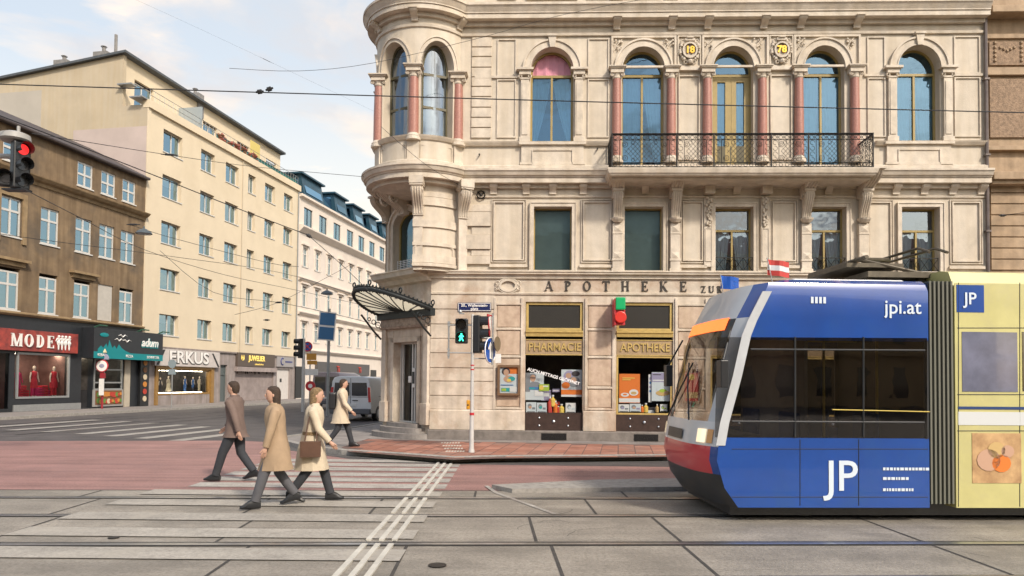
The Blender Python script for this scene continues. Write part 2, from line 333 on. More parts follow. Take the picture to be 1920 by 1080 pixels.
# serif capitals drawn as strokes in a 0..w by 0..1 box
def glyph(mb, ch, x, z, h, y, th, wt=.17):
    k = [0]
    def q(pts):
        k[0] += 1; e = .0006*k[0]; mb.extr([(x+a*h, y-e, z+b*h) for a, b in pts], (0, th+e, 0))
    def st(x0, z0, x1, z1, w_):
        q([(x0-w_/2, z0), (x0+w_/2, z0), (x1+w_/2, z1), (x1-w_/2, z1)])
    def hb(x0, x1, zc, t=.06): q([(x0, zc-t/2), (x1, zc-t/2), (x1, zc+t/2), (x0, zc+t/2)])
    def sf(xc, zb, wd=.3): hb(xc-wd/2, xc+wd/2, zb, .05)
    def arc(cx, cz, rx, rz, a0, a1, tv, thn, n=12):
        for i in range(n):
            P = []
            for a, o in ((i, 0), (i+1, 0), (i+1, 1), (i, 1)):
                t = a0+(a1-a0)*a/n; ww = thn+(tv-thn)*abs(math.cos(t)); rr = o*ww; P.append((cx+(rx-rr)*math.cos(t), cz+(rz-rr)*math.sin(t)))
            q(P)
    W = .75
    if ch == 'A': st(.08, 0, .38, 1, .07); st(.72, 0, .40, 1, wt); hb(.18, .6, .33); sf(.08, .025, .26); sf(.72, .025, .3); W = .8
    elif ch == 'P': st(.18, 0, .18, 1, wt); arc(.3, .74, .32, .26, -PI/2, PI/2, wt*.9, .06); hb(.18, .3, .97); hb(.18, .3, .51); sf(.18, .025, .34); sf(.14, .975, .26); W = .66
    elif ch == 'R': st(.18, 0, .18, 1, wt); arc(.3, .74, .32, .26, -PI/2, PI/2, wt*.9, .06); hb(.18, .3, .97); hb(.18, .3, .51); sf(.18, .025, .34); sf(.14, .975, .26); st(.66, 0, .38, .5, wt*.9); sf(.68, .025, .2); W = .75
    elif ch == 'O': arc(.4, .5, .4, .51, 0, 2*PI, wt, .06, 24); W = .8
    elif ch == 'T': st(.38, 0, .38, 1, wt); hb(0, .76, .965, .07); sf(.38, .025, .36); st(.03, .8, .03, 1, .05); st(.73, .8, .73, 1, .05); W = .76
    elif ch == 'H': st(.15, 0, .15, 1, wt); st(.65, 0, .65, 1, wt); hb(.15, .65, .5); [sf(a, b) for a in (.15, .65) for b in (.025, .975)]; W = .8
    elif ch == 'E': st(.18, 0, .18, 1, wt); hb(.04, .62, .97); hb(.04, .64, .03); hb(.18, .46, .52); st(.62, .8, .62, 1, .05); st(.64, 0, .64, .24, .05); st(.47, .4, .47, .64, .05); W = .66
    elif ch == 'K': st(.15, 0, .15, 1, wt); st(.22, .42, .62, 1, .06); st(.68, 0, .32, .56, wt); sf(.15, .025); sf(.15, .975); sf(.62, .975, .26); sf(.7, .025, .26); W = .78
    elif ch == 'Z': hb(.02, .66, .965, .07); hb(.02, .68, .035, .07); st(.12, 0, .58, 1, wt*1.1); st(.05, .8, .05, 1, .05); st(.65, 0, .65, .2, .05); W = .7
    elif ch == 'U': st(.15, .3, .15, 1, wt); st(.66, .3, .66, 1, .06); arc(.385, .3, .31, .3, PI, 2*PI, wt, .06); sf(.15, .975); sf(.66, .975, .24); W = .78
    elif ch == 'M': st(.12, 0, .12, 1, .07); st(.5, 0, .14, 1, wt); st(.5, 0, .86, 1, .06); st(.88, 0, .88, 1, wt); sf(.12, .025, .24); sf(.88, .025, .32); sf(.12, .975, .24); sf(.88, .975, .3); W = 1.0
    elif ch == 'D': st(.18, 0, .18, 1, wt); arc(.3, .5, .42, .5, -PI/2, PI/2, wt, .06, 14); hb(.04, .3, .97); hb(.04, .3, .03); W = .78
    elif ch == 'C': arc(.42, .5, .42, .5, PI*.22, PI*1.78, wt, .06, 20); st(.74, .68, .74, .92, .05); W = .8
    elif ch == 'I': st(.18, 0, .18, 1, wt); sf(.18, .025); sf(.18, .975); W = .36
    return W
def word(mb, s, x0, x1, z, h, y, th, wt=.17):    # letters centred on an even pitch from x0 to x1
    n = len(s)
    for i, c in enumerate(s):
        xc = x0+(x1-x0)*i/(n-1); t = MB(); W = glyph(t, c, 0, 0, h, 0, th, wt); glyph(mb, c, xc-W*h/2, z, h, y, th, wt)
def scroll_bracket(mb, u, w, zt, h, d, y=0.0, flutes=True):   # S-shaped console seen from the front: width w, drop h, projection d
    pts = []
    n = 16
    for i in range(n+1):
        t = i/n; o = d*(1-.78*t**.8+.16*math.sin(t*PI*2.0)*(1-t*.3)); pts.append((y-max(.03, o), zt-h*t))
    poly = [(y, zt)]+pts+[(y, zt-h)]
    mb.extr([(u-w/2, a, b) for a, b in poly], (w, 0, 0))
    if flutes:
        for f in (-.36, -.12, .12, .36):
            mb.tube([(u+w*f, a-.008, b) for a, b in pts[1:-1]], w*.07, 5)
    for s_ in (-1, 1):
        mb.ring((u+s_*(w/2+.006), y-d*.72, zt-h*.13), h*.085, .02, 10, 4, 'x'); mb.disc((u+s_*(w/2)-.02*(s_ > 0)*0, y-d*.72, zt-h*.13), h*.05, s_*.03, 10, 'x')
    mb.box(u-w*.62, u+w*.62, y-d*1.08, y, zt, zt+h*.09)
# ================================================================ ground
ASPH = mat('asphalt', (.135, .122, .12), .7, var=.4, scale=1.2, bump=.4, bscale=90, wear=.3, grime=(.075, .07, .07), gscale=.25)
REDA = mat('red_asphalt', (.42, .235, .21), .65, var=.22, scale=.9, bump=.5, bscale=90, wear=.32, grime=(.25, .15, .14), gscale=.35)
CONC = mat('track_concrete', (.37, .335, .285), .55, var=.3, scale=1.1, bump=.5, bscale=60, wear=.24, grime=(.17, .155, .13), gscale=.6)
CONCD = mat('joint_sealant', (.06, .055, .05), .8, var=.4, scale=6)
MARK = mat('road_paint', (.50, .475, .43), .7, var=.25, scale=3, wear=.3, grime=(.30, .25, .22), gscale=1.6)
PAVE = mat('pavement_asphalt', (.26, .235, .22), .8, var=.3, scale=2, bump=.3, bscale=60)
BRICKP = mat('red_pavers', (.36, .155, .105), .8, var=.35, scale=2.5, bump=.3, bscale=40, grime=(.25, .16, .13), gscale=.8)
GROUT = mat('paver_grout', (.16, .10, .085), .9, var=.3, scale=5)
KERB = mat('granite_kerb', (.34, .32, .29), .7, var=.3, scale=9, bump=.3)
def sheet(name, pts, z, m):
    mb = MB(); mb.face([(p[0], p[1], z) for p in pts]); return struct(mb.build(name, m))
sheet('ground', [(-400, -400), (400, -400), (400, 900), (-400, 900)], -.03, ASPH)
mbr = MB(); n_ = 40                                 # the road near by is a finely split sheet
sheet('road', [(-90, 2), (60, 2), (60, 160), (-90, 160)], -.004, ASPH)
RA = .045
FR = Frame(*G(960, 960).to_2d(), RA)               # frame of the tram tracks
def rl(px, py): u, v = (G(px, py).to_2d()-FR.o.to_2d()).dot(FR.u.to_2d()), (G(px, py).to_2d()-FR.o.to_2d()).dot(FR.n.to_2d()); return u, v
v_back = rl(960, 921)[1]; rails = [rl(960, y)[1] for y in (935, 968, 1021)]; g = rails[0]-rails[1]; rails = [rails[0], rails[1], rails[2], rails[2]-g]
def fpt(u, v): p = FR.w(u, v); return (p.x, p.y)
sheet('red_road_surface', [G(-700, 829).to_2d(), G(450, 826).to_2d(), G(505, 829).to_2d(), G(560, 846).to_2d(), G(700, 868).to_2d(), G(960, 872).to_2d(), (14, 15.2), (22, 16), fpt(22, v_back+.02), fpt(-26, v_back+.02)], .0, REDA)
sheet('track_bed', [fpt(-30, rails[3]-3.2), fpt(30, rails[3]-3.2), fpt(30, v_back), fpt(-30, v_back)], .004, CONC)
jm = MB(); rnd = random.Random(3)
edges = [v_back, rails[0], rails[1], rails[2], rails[3], rails[3]-3.2]
ju = [[rl(x, y)[0] for x, y in ((519, 922), (711, 923), (890, 923))], [rl(470, 955)[0], rl(700, 955)[0], rl(1105, 950)[0]], [rl(521, 973)[0]-.3, rl(762, 973)[0], rl(990, 973)[0], rl(1225, 975)[0]], [rl(430, 1050)[0], rl(750, 1045)[0], rl(1035, 1035)[0], rl(1290, 1035)[0]], [rl(700, 1075)[0]]]
for b in range(5):
    us = sorted(ju[b]); u = us[-1]
    while u < 24: u += 2.55+rnd.uniform(-.3, .3); us.append(u)
    u = us[0]
    while u > -24: u -= 2.5+rnd.uniform(-.3, .3); us.append(u)
    for u in us:
        lo, hi = edges[b+1]+.06, edges[b]-.06
        jm.face([(*fpt(u-.018, lo), .008), (*fpt(u+.018, lo), .008), (*fpt(u+.018+.02, hi), .008), (*fpt(u-.018+.02, hi), .008)])
jm.face([(*fpt(-30, v_back-.02), .008), (*fpt(30, v_back-.02), .008), (*fpt(30, v_back+.02), .008), (*fpt(-30, v_back+.02), .008)])
struct(jm.build('slab_joints', CONCD))
cm = MB(); rnd = random.Random(17)
for q in range(16):
    x, y = rnd.uniform(-6, 6), rnd.uniform(5.2, 11); a = rnd.uniform(0, 6.28); P = [Vector((x, y))]
    for s in range(rnd.randint(5, 12)): a += rnd.uniform(-.6, .6); P.append(P[-1]+Vector((math.cos(a), math.sin(a)))*rnd.uniform(.06, .16))
    for i in range(len(P)-1):
        d = (P[i+1]-P[i]).normalized(); o = Vector((-d.y, d.x))*.003; cm.face([(*(P[i]-o), .0062), (*(P[i+1]-o), .0062), (*(P[i+1]+o), .0062), (*(P[i]+o), .0062)])
struct(cm.build('slab_cracks', CONCD))
RAILG = mat('rail_groove', (.03, .028, .026), .7)
for v in rails:
    m1 = MB()
    for a, b, z, k in ((-.10, -.05, .010, 1), (-.05, .03, .013, 0), (.03, .07, .009, 1), (.07, .085, .012, 0), (.085, .105, .0105, 1)):
        m1.mt(k).face([(*fpt(-30, v+a), z), (*fpt(30, v+a), z), (*fpt(30, v+b), z), (*fpt(-30, v+b), z)])
    struct(m1.build('tram_rail', [STEEL, RAILG]))
# zebra crossing towards the corner
XL, XR = -5.75, -1.1
zs = [16.05, 15.3, 14.55, 13.75, 13.0, 12.25, 11.35, 10.4, 9.35, 8.38, 7.38]
zm = MB(); MARK2 = mat('worn_road_paint', (.44, .41, .36), .65, var=.2, scale=2, wear=.14, grime=(.37, .34, .29), gscale=1.1)
for i, y in enumerate(zs):
    zm.mt(0 if i < 6 else 1)
    t = .26 if i < 6 else .24
    xl = XL+(.35 if i < 6 else 0); z = .006 if i < 6 else .0165
    x = xl; k = 0
    zm.face([(xl, y-t, z), (XR, y-t, z), (XR, y+t, z), (xl, y+t, z)])
struct(zm.build('zebra_crossing', [MARK, MARK2]))
gm = MB()
for k in range(3):
    x = -1.62+k*.145
    for a, b, z in ((6.0, fpt(0, rails[2])[1]-.1, .0205), (fpt(0, rails[2])[1]+.1, fpt(0, rails[1])[1]-.1, .0205), (fpt(0, rails[1])[1]+.1, fpt(0, rails[0])[1]-.1, .0205), (fpt(0, rails[0])[1]+.1, 16.2, .0205)):
        gm.box(x, x+.058, a, b, .004, z+.004)
struct(gm.build('tactile_guide_strip', mat('tactile_paint', (.54, .52, .46), .7, var=.2, scale=3)))
# second zebra across the left street and other painted lines
FL = Frame(-22.2, 46.0, math.atan2(1, .183))
lm = MB(); P0 = G(70, 826); P1 = G(452, 812)
ul, vl = FL.u.to_2d(), FL.n.to_2d()
for px0, py0, ln in ((330, 826.5, 3.4), (262, 822.5, 4.4), (205, 818.2, 5.0), (150, 814.0, 5.2), (85, 810.2, 5.4), (20, 806.8, 5.6), (-60, 803.8, 6)):
    p = G(px0, py0).to_2d(); q = p+ul*ln; o = vl*.25
    lm.face([(*(p-o), .005), (*(q-o), .005), (*(q+o), .005), (*(p+o), .005)])
struct(lm.build('far_zebra_crossing', MARK))
for vv in (-6.2, -7.63, -9.4, -10.83):
    m1 = MB(); pts = []
    a0, a1 = FL.w(-22, vv), FL.w(60, vv); o = FL.n*.05
    m1.face([a0-o+Vector((0, 0, .009)), a1-o+Vector((0, 0, .009)), a1+o+Vector((0, 0, .009)), a0+o+Vector((0, 0, .009))]); struct(m1.build('tram_rail', RAILG))
# corner pavement
KP = [(2600, 905), (1700, 880), (1262, 863), (1120, 864.5), (930, 865.5), (850, 868), (760, 861), (640, 853), (565, 843), (530, 834), (519, 828)]
kp = [G(x, y, 0).to_2d() for x, y in KP]; p = kp[-1]
kp += [p+Vector((.1, .8)), p+Vector((.55, 2.2))]; kp += [kp[-1]+ul*22]
pm = MB(); far = [(*FL.w(60, -12).to_2d(),), (45, 60), (45, 10)]
pm.face([(p.x, p.y, .11) for p in kp]+[(30, 36, .11), (30, 20, .11)])
struct(pm.build('pavement', PAVE))
km = MB(); path = [(p.x, p.y) for p in reversed(kp)]
km.sweep(path, [(0.0, -.03), (0.0, .122), (-.02, .132), (-.16, .132), (-.16, -.03)])
struct(km.build('kerb', KERB))
wm = MB(); wm.sweep(path, [(.34, .0055), (.14, .0065), (.02, .0065), (.02, -.01), (.34, -.01)])
struct(wm.build('gutter', mat('gutter_stone', (.10, .095, .09), .8, var=.3, scale=5)))
# red block paving on the corner pavement
bm_ = MB(); gr = MB()
BP = [G(x, y, .12).to_2d() for x, y in ((1262, 856), (930, 859), (850, 861.5), (765, 855), (655, 846.5), (640, 838), (690, 822), (830, 826.5), (960, 829), (1262, 834))]
gr.face([(p.x, p.y, .1145) for p in BP]); struct(gr.build('paver_bed', GROUT))
def inside(x, y, poly):
    c = False; j = len(poly)-1
    for i in range(len(poly)):
        xi, yi, xj, yj = poly[i].x, poly[i].y, poly[j].x, poly[j].y
        if (yi > y) != (yj > y) and x < (xj-xi)*(y-yi)/(yj-yi)+xi: c = not c
        j = i
    return c
FMb = G(960, 824.5, .12)
th = -.032; ca, sa = math.cos(th), math.sin(th)
i = 0; u = -7.0
while u < 6.5:
    wv = .42; v = -6.0+(.3 if i % 2 else 0)
    while v < .5:
        sk = .12*v
        P = [(u+.012+sk, v+.012), (u+wv-.012+sk, v+.012), (u+wv-.012+sk+.07, v+.588), (u+.012+sk+.07, v+.588)]
        W = [(FMb.x+a*ca-b*sa, FMb.y+a*sa+b*ca) for a, b in P]
        if all(inside(x, y, BP) for x, y in W): bm_.mt(rnd.choice((0, 0, 1))).face([(x, y, .119) for x, y in W])
        v += .6
    u += .42; i += 1
struct(bm_.build('block_paving', [BRICKP, mat('red_pavers_pale', (.42, .20, .145), .8, var=.35, scale=2.5, bump=.3, bscale=40, grime=(.27, .18, .145), gscale=.8)]))
tm = MB()                                           # raised tactile studs by the signal pole
for a in range(7):
    for b in range(4):
        p = G(838+a*5.2-b*3.0, 846-b*5.2, .12); tm.box(p.x-.022, p.x+.022, p.y-.14, p.y+.1, .115, .127)
struct(tm.build('tactile_studs', mat('tactile_paint', (0, 0, 0))))
# narrow traffic island edge in front of the tram
im = MB(); a, b, c, d, e = [G(x, y).to_2d() for x, y in ((922, 917), (1120, 907), (1500, 900), (1500, 918), (960, 925))]
im.extr([(p.x, p.y, -.01) for p in (a, b, c, d, e)], (0, 0, .085)); struct(im.build('traffic_island', KERB))
ln = MB()
for (x0, y0), (x1, y1) in (((912, 912), (930, 925)), ((930, 925), (1040, 965))):
    p, q = G(x0, y0).to_2d(), G(x1, y1).to_2d(); t = (q-p).normalized(); o = Vector((-t.y, t.x))*.035
    ln.face([(*(p-o), .0125), (*(q-o), .0125), (*(q+o), .0125), (*(p+o), .0125)])
struct(ln.build('lane_line', MARK))
# manhole covers, patches
for px, py, r in ((820, 1062, .09), (213, 1010, .06)):
    p = G(px, py); m = MB(); m.rev([(r, .011), (r, .016), (r*.8, .0165)], p.x, p.y, 16); struct(m.build('valve_cover', IRON))
# left pavement
lp = MB(); A_, B_ = FL.w(-40, -3.6), FL.w(70, -3.6); C_, D_ = FL.w(70, 1), FL.w(-40, 1)
lp.face([(p.x, p.y, .11) for p in (A_, B_, C_, D_)]); struct(lp.build('far_pavement', PAVE))
lk = MB(); lk.sweep([(A_.x, A_.y), (B_.x, B_.y)], [(0, -.02), (0, .125), (-.18, .125), (-.18, -.02)]); struct(lk.build('far_kerb', KERB))

# ================================================================ the pharmacy building
p = G(960, 824.5, .12); FM = Frame(p.x, p.y, th)
def U(x, y=430, off=0.0): return FM.m(x, y, off)[0]
def Zz(y, x=1150, off=0.0): return FM.m(x, y, off)[1]
PH = thing('pharmacy_building', 'ornate cream corner house with round oriel, balcony and pharmacy on the ground floor', 'building')
on(PH, FM)
ub = lambda *a: [U(x) for x in a]
Zb = .12; zPl = Zz(806, 1000); zG1 = Zz(560, 1050); zFr0, zFr1 = Zz(549, 1050), Zz(517, 1050); zLd = Zz(512, 1050)
z2b, z2t = Zz(510, 1100), Zz(388, 1100); zSc0, zSc1 = Zz(345), Zz(323)
z3b, z3s, z3t = Zz(267, 1100), Zz(133, 1100), Zz(90, 1100); zC0, zC1 = Zz(42), Zz(18); zTop = zC1+5.2
uL, uR, uJ = U(806, 680), U(1848, 300), U(872)
W2 = [(1001, 1072), (1171, 1243), (1341, 1412), (1516, 1586), (1690, 1761)]
W3 = [(994.5, 1075), (1166, 1246), (1336, 1413), (1507, 1584), (1682, 1763)]
ops = []
bay = [(985, 1093), (1155.5, 1262), (1332, 1440), (1508, 1616), (1684, 1792)]
zbt, zbb = Zz(566, 1050), Zz(808, 1050)
g_ops = [(U(a, 680), U(b, 680), zbb, zbt) for a, b in bay]
m2_ops = [(U(a), U(b), z2b, z2t) for a, b in W2]
m3_ops = [(U(a, 200), U(b, 200), (z3b if i not in (1, 2, 3) else Zz(313)), z3t, z3s) for i, (a, b) in enumerate(W3)]
wg = MB(); wallgrid(wg, uL, uR, Zb, zLd, g_ops, 0, .35)
wg.build('ground_floor_wall', STONEG, PH)
wu = MB(); wallgrid(wu, uL+.3, uR, zLd, zTop, m2_ops+m3_ops, 0.02, .38)
wu.build('upper_wall', STONE, PH)
# body behind: chamfer, flank, back
off2 = 1.72; P2 = Vector((uL-off2, off2)); sd_ = Matrix.Rotation(-FM.a, 2) @ ul
F2 = P2+sd_*17
bd = MB()
def vq(p, q, z0, z1): bd.face([(p[0], p[1], z0), (q[0], q[1], z0), (q[0], q[1], z1), (p[0], p[1], z1)])
vq(P2, F2, 0, zTop); vq(F2, (uR, 17), 0, zTop); vq((uR, 17), (uR, 0.02), 0, zTop)
bd.face([(uL, 0, zTop), (uR, 0, zTop), (uR, 17, zTop), (F2.x, F2.y, zTop), (P2.x, P2.y, zTop)])
bd.face([(uL+1.5, 2.2, 0), (uR, 2.2, 0), (uR, 2.2, zTop), (uL+1.5, 2.2, zTop)])
bd.build('rear_wall', STONE, PH)
# mouldings
cen = Vector((U(793, 430, .83), .83)); RB = 1.45
def arcpath(rad, a0, a1, n=26): return [(cen.x+rad*math.cos(R(a0+(a1-a0)*i/n)), cen.y+rad*math.sin(R(a0+(a1-a0)*i/n))) for i in range(n+1)]
aj = -math.degrees(math.asin(.83/RB))
orp = arcpath(RB, -205, aj, 34)
full = orp+[(uR, 0)]
def mould(name, path, prof, m=STONE2): b = MB(); b.sweep(path, prof); return b.build(name, m, PH)
mould('string_course', full, [(0, zSc0-.14), (.10, zSc0-.14), (.10, zSc0-.03), (.27, zSc0-.03), (.27, zSc0+.12), (.30, zSc0+.12), (.30, zSc0+.145), (.35, zSc0+.17), (.40, zSc1-.06), (.42, zSc1-.06), (.42, zSc1-.0), (0, zSc1+.05)])
mould('string_course', full, [(0, zSc1+.05), (.12, zSc1+.05), (.12, zSc1+.16), (.06, zSc1+.2), (0, zSc1+.2)])
mould('cornice', full, [(0, zC0-.12), (.10, zC0-.12), (.10, zC0-.0), (.30, zC0-.0), (.30, zC0+.14), (.33, zC0+.14), (.33, zC0+.17), (.42, zC1-.05), (.44, zC1-.05), (.44, zC1+.02), (0, zC1+.1)])
mould('cornice', full, [(0, zC1+.1), (.09, zC1+.1), (.09, zC1+.2), (0, zC1+.22)])
zF3 = Zz(64); mould('architrave', full, [(0, zF3-.06), (.045, zF3-.05), (.06, zF3+.02), (0, zF3+.03)])
zSl = Zz(268.5, 950); mould('sill_course', orp+[(U(1145), 0)], [(0, zSl-.1), (.05, zSl-.09), (.1, zSl-.02), (.12, zSl+.02), (0, zSl+.05)])
mould('sill_course', [(U(1642), 0), (uR, 0)], [(0, zSl-.1), (.05, zSl-.09), (.1, zSl-.02), (.12, zSl+.02), (0, zSl+.05)])
chp = [(P2.x, P2.y), (uL, 0), (uR, 0)]
mould('ledge', chp, [(0, zLd-.17), (.06, zLd-.17), (.06, zLd-.07), (.15, zLd-.05), (.15, zLd+.0), (.18, zLd+.01), (.18, zLd+.045), (0, zLd+.09)])
mould('ledge', [(uL+.02, 0), (uR, 0)], [(0, zFr0-.07), (.04, zFr0-.06), (.05, zFr0-.01), (0, zFr0+.01)])
mould('plinth', [(uL-.02, 0), (uR, 0)], [(-.1, .1), (.10, .1), (.10, zPl-.05), (.06, zPl-.02), (-.1, zPl-.01)], PLINTH)
zDz = Zz(769, 960)
def seg(a, b, prof, name, m): o = MB(); o.sweep([(a, 0), (b, 0)], prof); o.build(name, m, PH)
piers = [(uL+.02, U(984, 680)), (U(1094, 680), U(1154.5, 680)), (U(1263, 680), U(1331, 680)), (U(1441, 680), U(1507, 680)), (U(1617, 680), U(1683, 680)), (U(1793, 680), uR)]
for a, b in piers: seg(a, b, [(0, zPl-.01), (.075, zPl-.01), (.075, zDz-.03), (.045, zDz), (0, zDz+.01)], 'dado', STONEG)
# rusticated joints of the ground floor, thin grooves as raised courses
zj = [Zz(y, 860) for y in (768, 742, 715, 690, 662, 635, 608, 580, 553)]
rm = MB(); ur1 = U(926, 680)
for i in range(len(zj)-1): rm.box(uL+.01, ur1, -.028, .01, zj[i]+.014, zj[i+1]-.012)
rm.build('rustication', STONEG, PH, bevel=.006)
# stone piers with brown marble panels
pan = [(930, 976), (1101, 1147.5), (1270, 1322), (1448, 1500), (1624, 1676), (1800, 1843)]
for i, (a, b) in enumerate(pan):
    a, b = U(a, 680), U(b, 680); fm = MB(); pmz = [zDz+.05, Zz(727, 1120), Zz(670, 1120), Zz(618, 1120), Zz(571, 1120)]
    e = .075
    fm.box(a-e, a, -.05, .01, zDz+.01, zG1+.02); fm.box(b, b+e, -.05, .01, zDz+.01, zG1+.02)
    for z in pmz: fm.box(a, b, -.05, .01, z-.03, z+.025)
    o = fm.build('pilaster', STONEG, PH, bevel=.008); p2 = MB()
    for k in range(4):
        p2.box(a+.03, b-.03, -.022, .012, pmz[k]+.06, pmz[k+1]-.06)
    p2.build('marble_panel', PIER, o, bevel=.01)
# shop bays
def shopbay(i, a, b, style):
    a, b = U(a, 680), U(b, 680); zt0, zt1 = Zz(626, 1050), Zz(566, 1050)
    zp0, zp1 = Zz(663, 1050), Zz(639.5, 1050); zs0 = Zz(774, 1050)
    ob = MB(); bars(ob, a+.01, b-.01, zt0+.1, zt1-.01, .06, .075, .07); o = ob.build('transom_window', GOLD, PH, bevel=.006)
    ob = MB(); ob.box(a+.08, b-.08, .1, .12, zt0+.18, zt1-.09); ob.build('grille', mat('dark_mesh', (.035, .03, .025), .6, var=.5, scale=40), o)
    ob = MB(); panef(ob, a+.08, b-.08, zt0+.18, zt1-.09, .085); ob.build('pane', SGL, o)
    ob = MB(); ob.sweep([(a-.0+.005, .03), (b-.005, .03)], [(0, zt0-.08), (.05, zt0-.08), (.06, zt0+.02), (.09, zt0+.04), (.09, zt0+.085), (0, zt0+.1)]); ob.build('gold_ledge', GOLD, PH)
    ob = MB(); ob.box(a+.01, b-.01, .05, .3, zp0-.03, zp1+.05); o = ob.build('name_panel', mat('bronze_panel', (.36, .255, .145), .5, var=.25, scale=5), PH)
    ob = MB(); ob.box(a, b, .03, .06, zp0-.045, zp0-.02); ob.box(a, b, .03, .06, zp1+.03, zp1+.055); ob.build('panel_moulding', GOLD, o)
    if i < 2:
        text(('PHARMACIE', 'APOTHEKE')[i], (.33 if i == 0 else .335), GOLD, o, 'raised_lettering', ((a+b)/2+.02, .035, (zp0+zp1)/2+.003), .03, sx=.86, bold=.004)
    ob = MB()
    if style == 1: bars(ob, a+.01, b-.01, zs0-.04, zp0-.05, .05, .055, .06)
    else: ob.box(a+.01, b-.01, .04, .1, zs0-.03, zs0+.0)
    o = ob.build('shop_window', GOLD if style == 1 else WOODD, PH)
    ob = MB(); panef(ob, a+.02, b-.02, zs0, zp0-.05, .09); ob.build('pane', SGL, o)
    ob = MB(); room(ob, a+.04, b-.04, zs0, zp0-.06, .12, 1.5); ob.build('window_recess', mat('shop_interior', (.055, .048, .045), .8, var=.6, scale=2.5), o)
    ob = MB(); ob.box(a+.01, b-.01, .04, .2, zPl-.02, zs0-.035); o = ob.build('wooden_stall_riser', WOODD, PH)
    for q, r_ in ((.25, .7), (.25, .25), (.5, .5), (.75, .7), (.75, .25)):
        k = MB(); k.ball((a+(b-a)*q, .035, zPl+(zs0-zPl)*r_), .03 if q != .5 else .045, 8); k.build('brass_knob', STEEL, o)
    return a, b, zs0, zp0
bays = [shopbay(i, a, b, 0 if i == 0 else 1) for i, (a, b) in enumerate(bay)]
for a, b in ((1015, 1062), (1188, 1233), (1366, 1410)):
    v = MB(); a, b = U(a, 810), U(b, 810); z0, z1 = Zz(824.5, 1040), Zz(812, 1040); v.box(a, b, -.115, -.09, z0, z1)
    for k in range(5): v.box(a+.02, b-.02, -.122, -.11, z0+.02+k*.034, z0+.032+k*.034)
    v.build('cellar_grate', IRON, PH)
# frieze lettering
fl = MB(); zb_ = Zz(546.5, 1150)
word(fl, 'APOTHEKE', U(1029, 540), U(1280.5, 540), zb_+.01, .285, -.03, .05)
fl.build('frieze_lettering', mat('letter_iron', (.035, .028, .022), .5), PH)
fl = MB(); word(fl, 'ZUR', U(1318.5, 540), U(1349, 540), Zz(549.5, 1330), .2, -.03, .05); fl.build('frieze_lettering', mat('letter_iron', (0, 0, 0)), PH)
# oval cartouche
oc = MB(); c = (U(953, 535), -.02, Zz(535.5, 953)); archring(oc, c[0], c[2], .2, .125, .07, -.07, .0, 28, 0, 2*PI); archring(oc, c[0], c[2], .29, .2, .035, -.05, .0, 28, 0, 2*PI)
for s in (-1, 1):
    oc.ring((c[0]+s*.31, -.05, c[2]+.07), .055, .02, 10, 4); oc.ring((c[0]+s*.31, -.05, c[2]-.07), .055, .02, 10, 4)
oc.build('oval_cartouche', STONE2, PH)
# ---------------------------------------------------------------- mezzanine
def frame_panel(mb, a, b, z0, z1, w=.05, y0=-.035, y1=.02):
    mb.box(a, a+w, y0, y1, z0, z1); mb.box(b-w, b, y0, y1, z0, z1); mb.box(a+w, b-w, y0, y1, z0, z0+w); mb.box(a+w, b-w, y0, y1, z1-w, z1)
zp_t, zp_b = Zz(378), Zz(489)
for i, (a, b) in enumerate(W2):
    a, b = U(a), U(b); o = MB(); t = .1
    o.box(a-t, a, -.05, .03, z2b, z2t+t); o.box(b, b+t, -.05, .03, z2b, z2t+t); o.box(a, b, -.05, .03, z2t, z2t+t)
    o.box(a-t-.03, a-t, -.075, .02, z2b, z2t+t+.03); o.box(b+t, b+t+.03, -.075, .02, z2b, z2t+t+.03); o.box(a-t, b+t, -.075, .02, z2t+t, z2t+t+.03)
    o.build('window_surround', STONE2, PH, bevel=.006)
    f = MB(); zt = Zz(430, 1380)
    if i < 2: bars(f, a, b, z2b+.02, z2t, .25, .035, .05)
    else: bars(f, a, b, z2b+.02, z2t, .25, .05, .06, transoms=[zt], mullions=[(a+b)/2], mtop=zt)
    o = f.build('window', OLIVE, PH)
    f = MB(); panef(f, a+.02, b-.02, z2b+.03, z2t-.02, .28); f.build('pane', WGLD if i < 2 else WGL2, o)
    f = MB(); room(f, a, b, z2b, z2t, .42, 1.0); f.build('room_interior', DARKROOM, o)
    f = MB()
    if i < 2: panef(f, a, b, z2b, z2t, .36); f.build('roller_blind', mat('grey_green_blind', (.22, .27, .25), .9, var=.15, scale=1.5), o)
    else:
        drape(f, a, a+(b-a)*.45, z2b, zt, .36, .25, -1); drape(f, a+(b-a)*.55, b, z2b, zt, .36, .3, 1); f.build('curtain', CURT, o)
        rm = MB(); zr = Zz(482, 1380); rm.box(a, b, .04, .055, zr-.02, zr); rm.box(a, b, .04, .055, z2b+.05, z2b+.07)
        n = 4; ww = (b-a)/n
        for k in range(n):
            for s in (0, 1):
                rm.tube([(a+ww*k, .05, z2b+.06 if s else zr-.01), (a+ww*(k+1), .05, zr-.01 if s else z2b+.06)], .008, 4)
        for k in range(n+1): rm.tube([(a+.01+(b-a-.02)*k/n, .05, z2b+.05), (a+.01+(b-a-.02)*k/n, .05, zr)], .007, 4)
        rm.build('window_guard', IRON, PH)
for a, b in ((925, 983), (1093, 1146), (1280, 1318), (1448, 1492), (1629, 1671), (1785, 1838)):
    pm = MB(); a, b = U(a), U(b); frame_panel(pm, a, b, zp_b, zp_t, .035); frame_panel(pm, a-.06, b+.06, zp_b-.06, zp_t+.06, .025, -.02); pm.box(a-.1, b+.1, -.06, .02, Zz(502), Zz(497)); pm.build('wall_moulding', STONE2, PH)
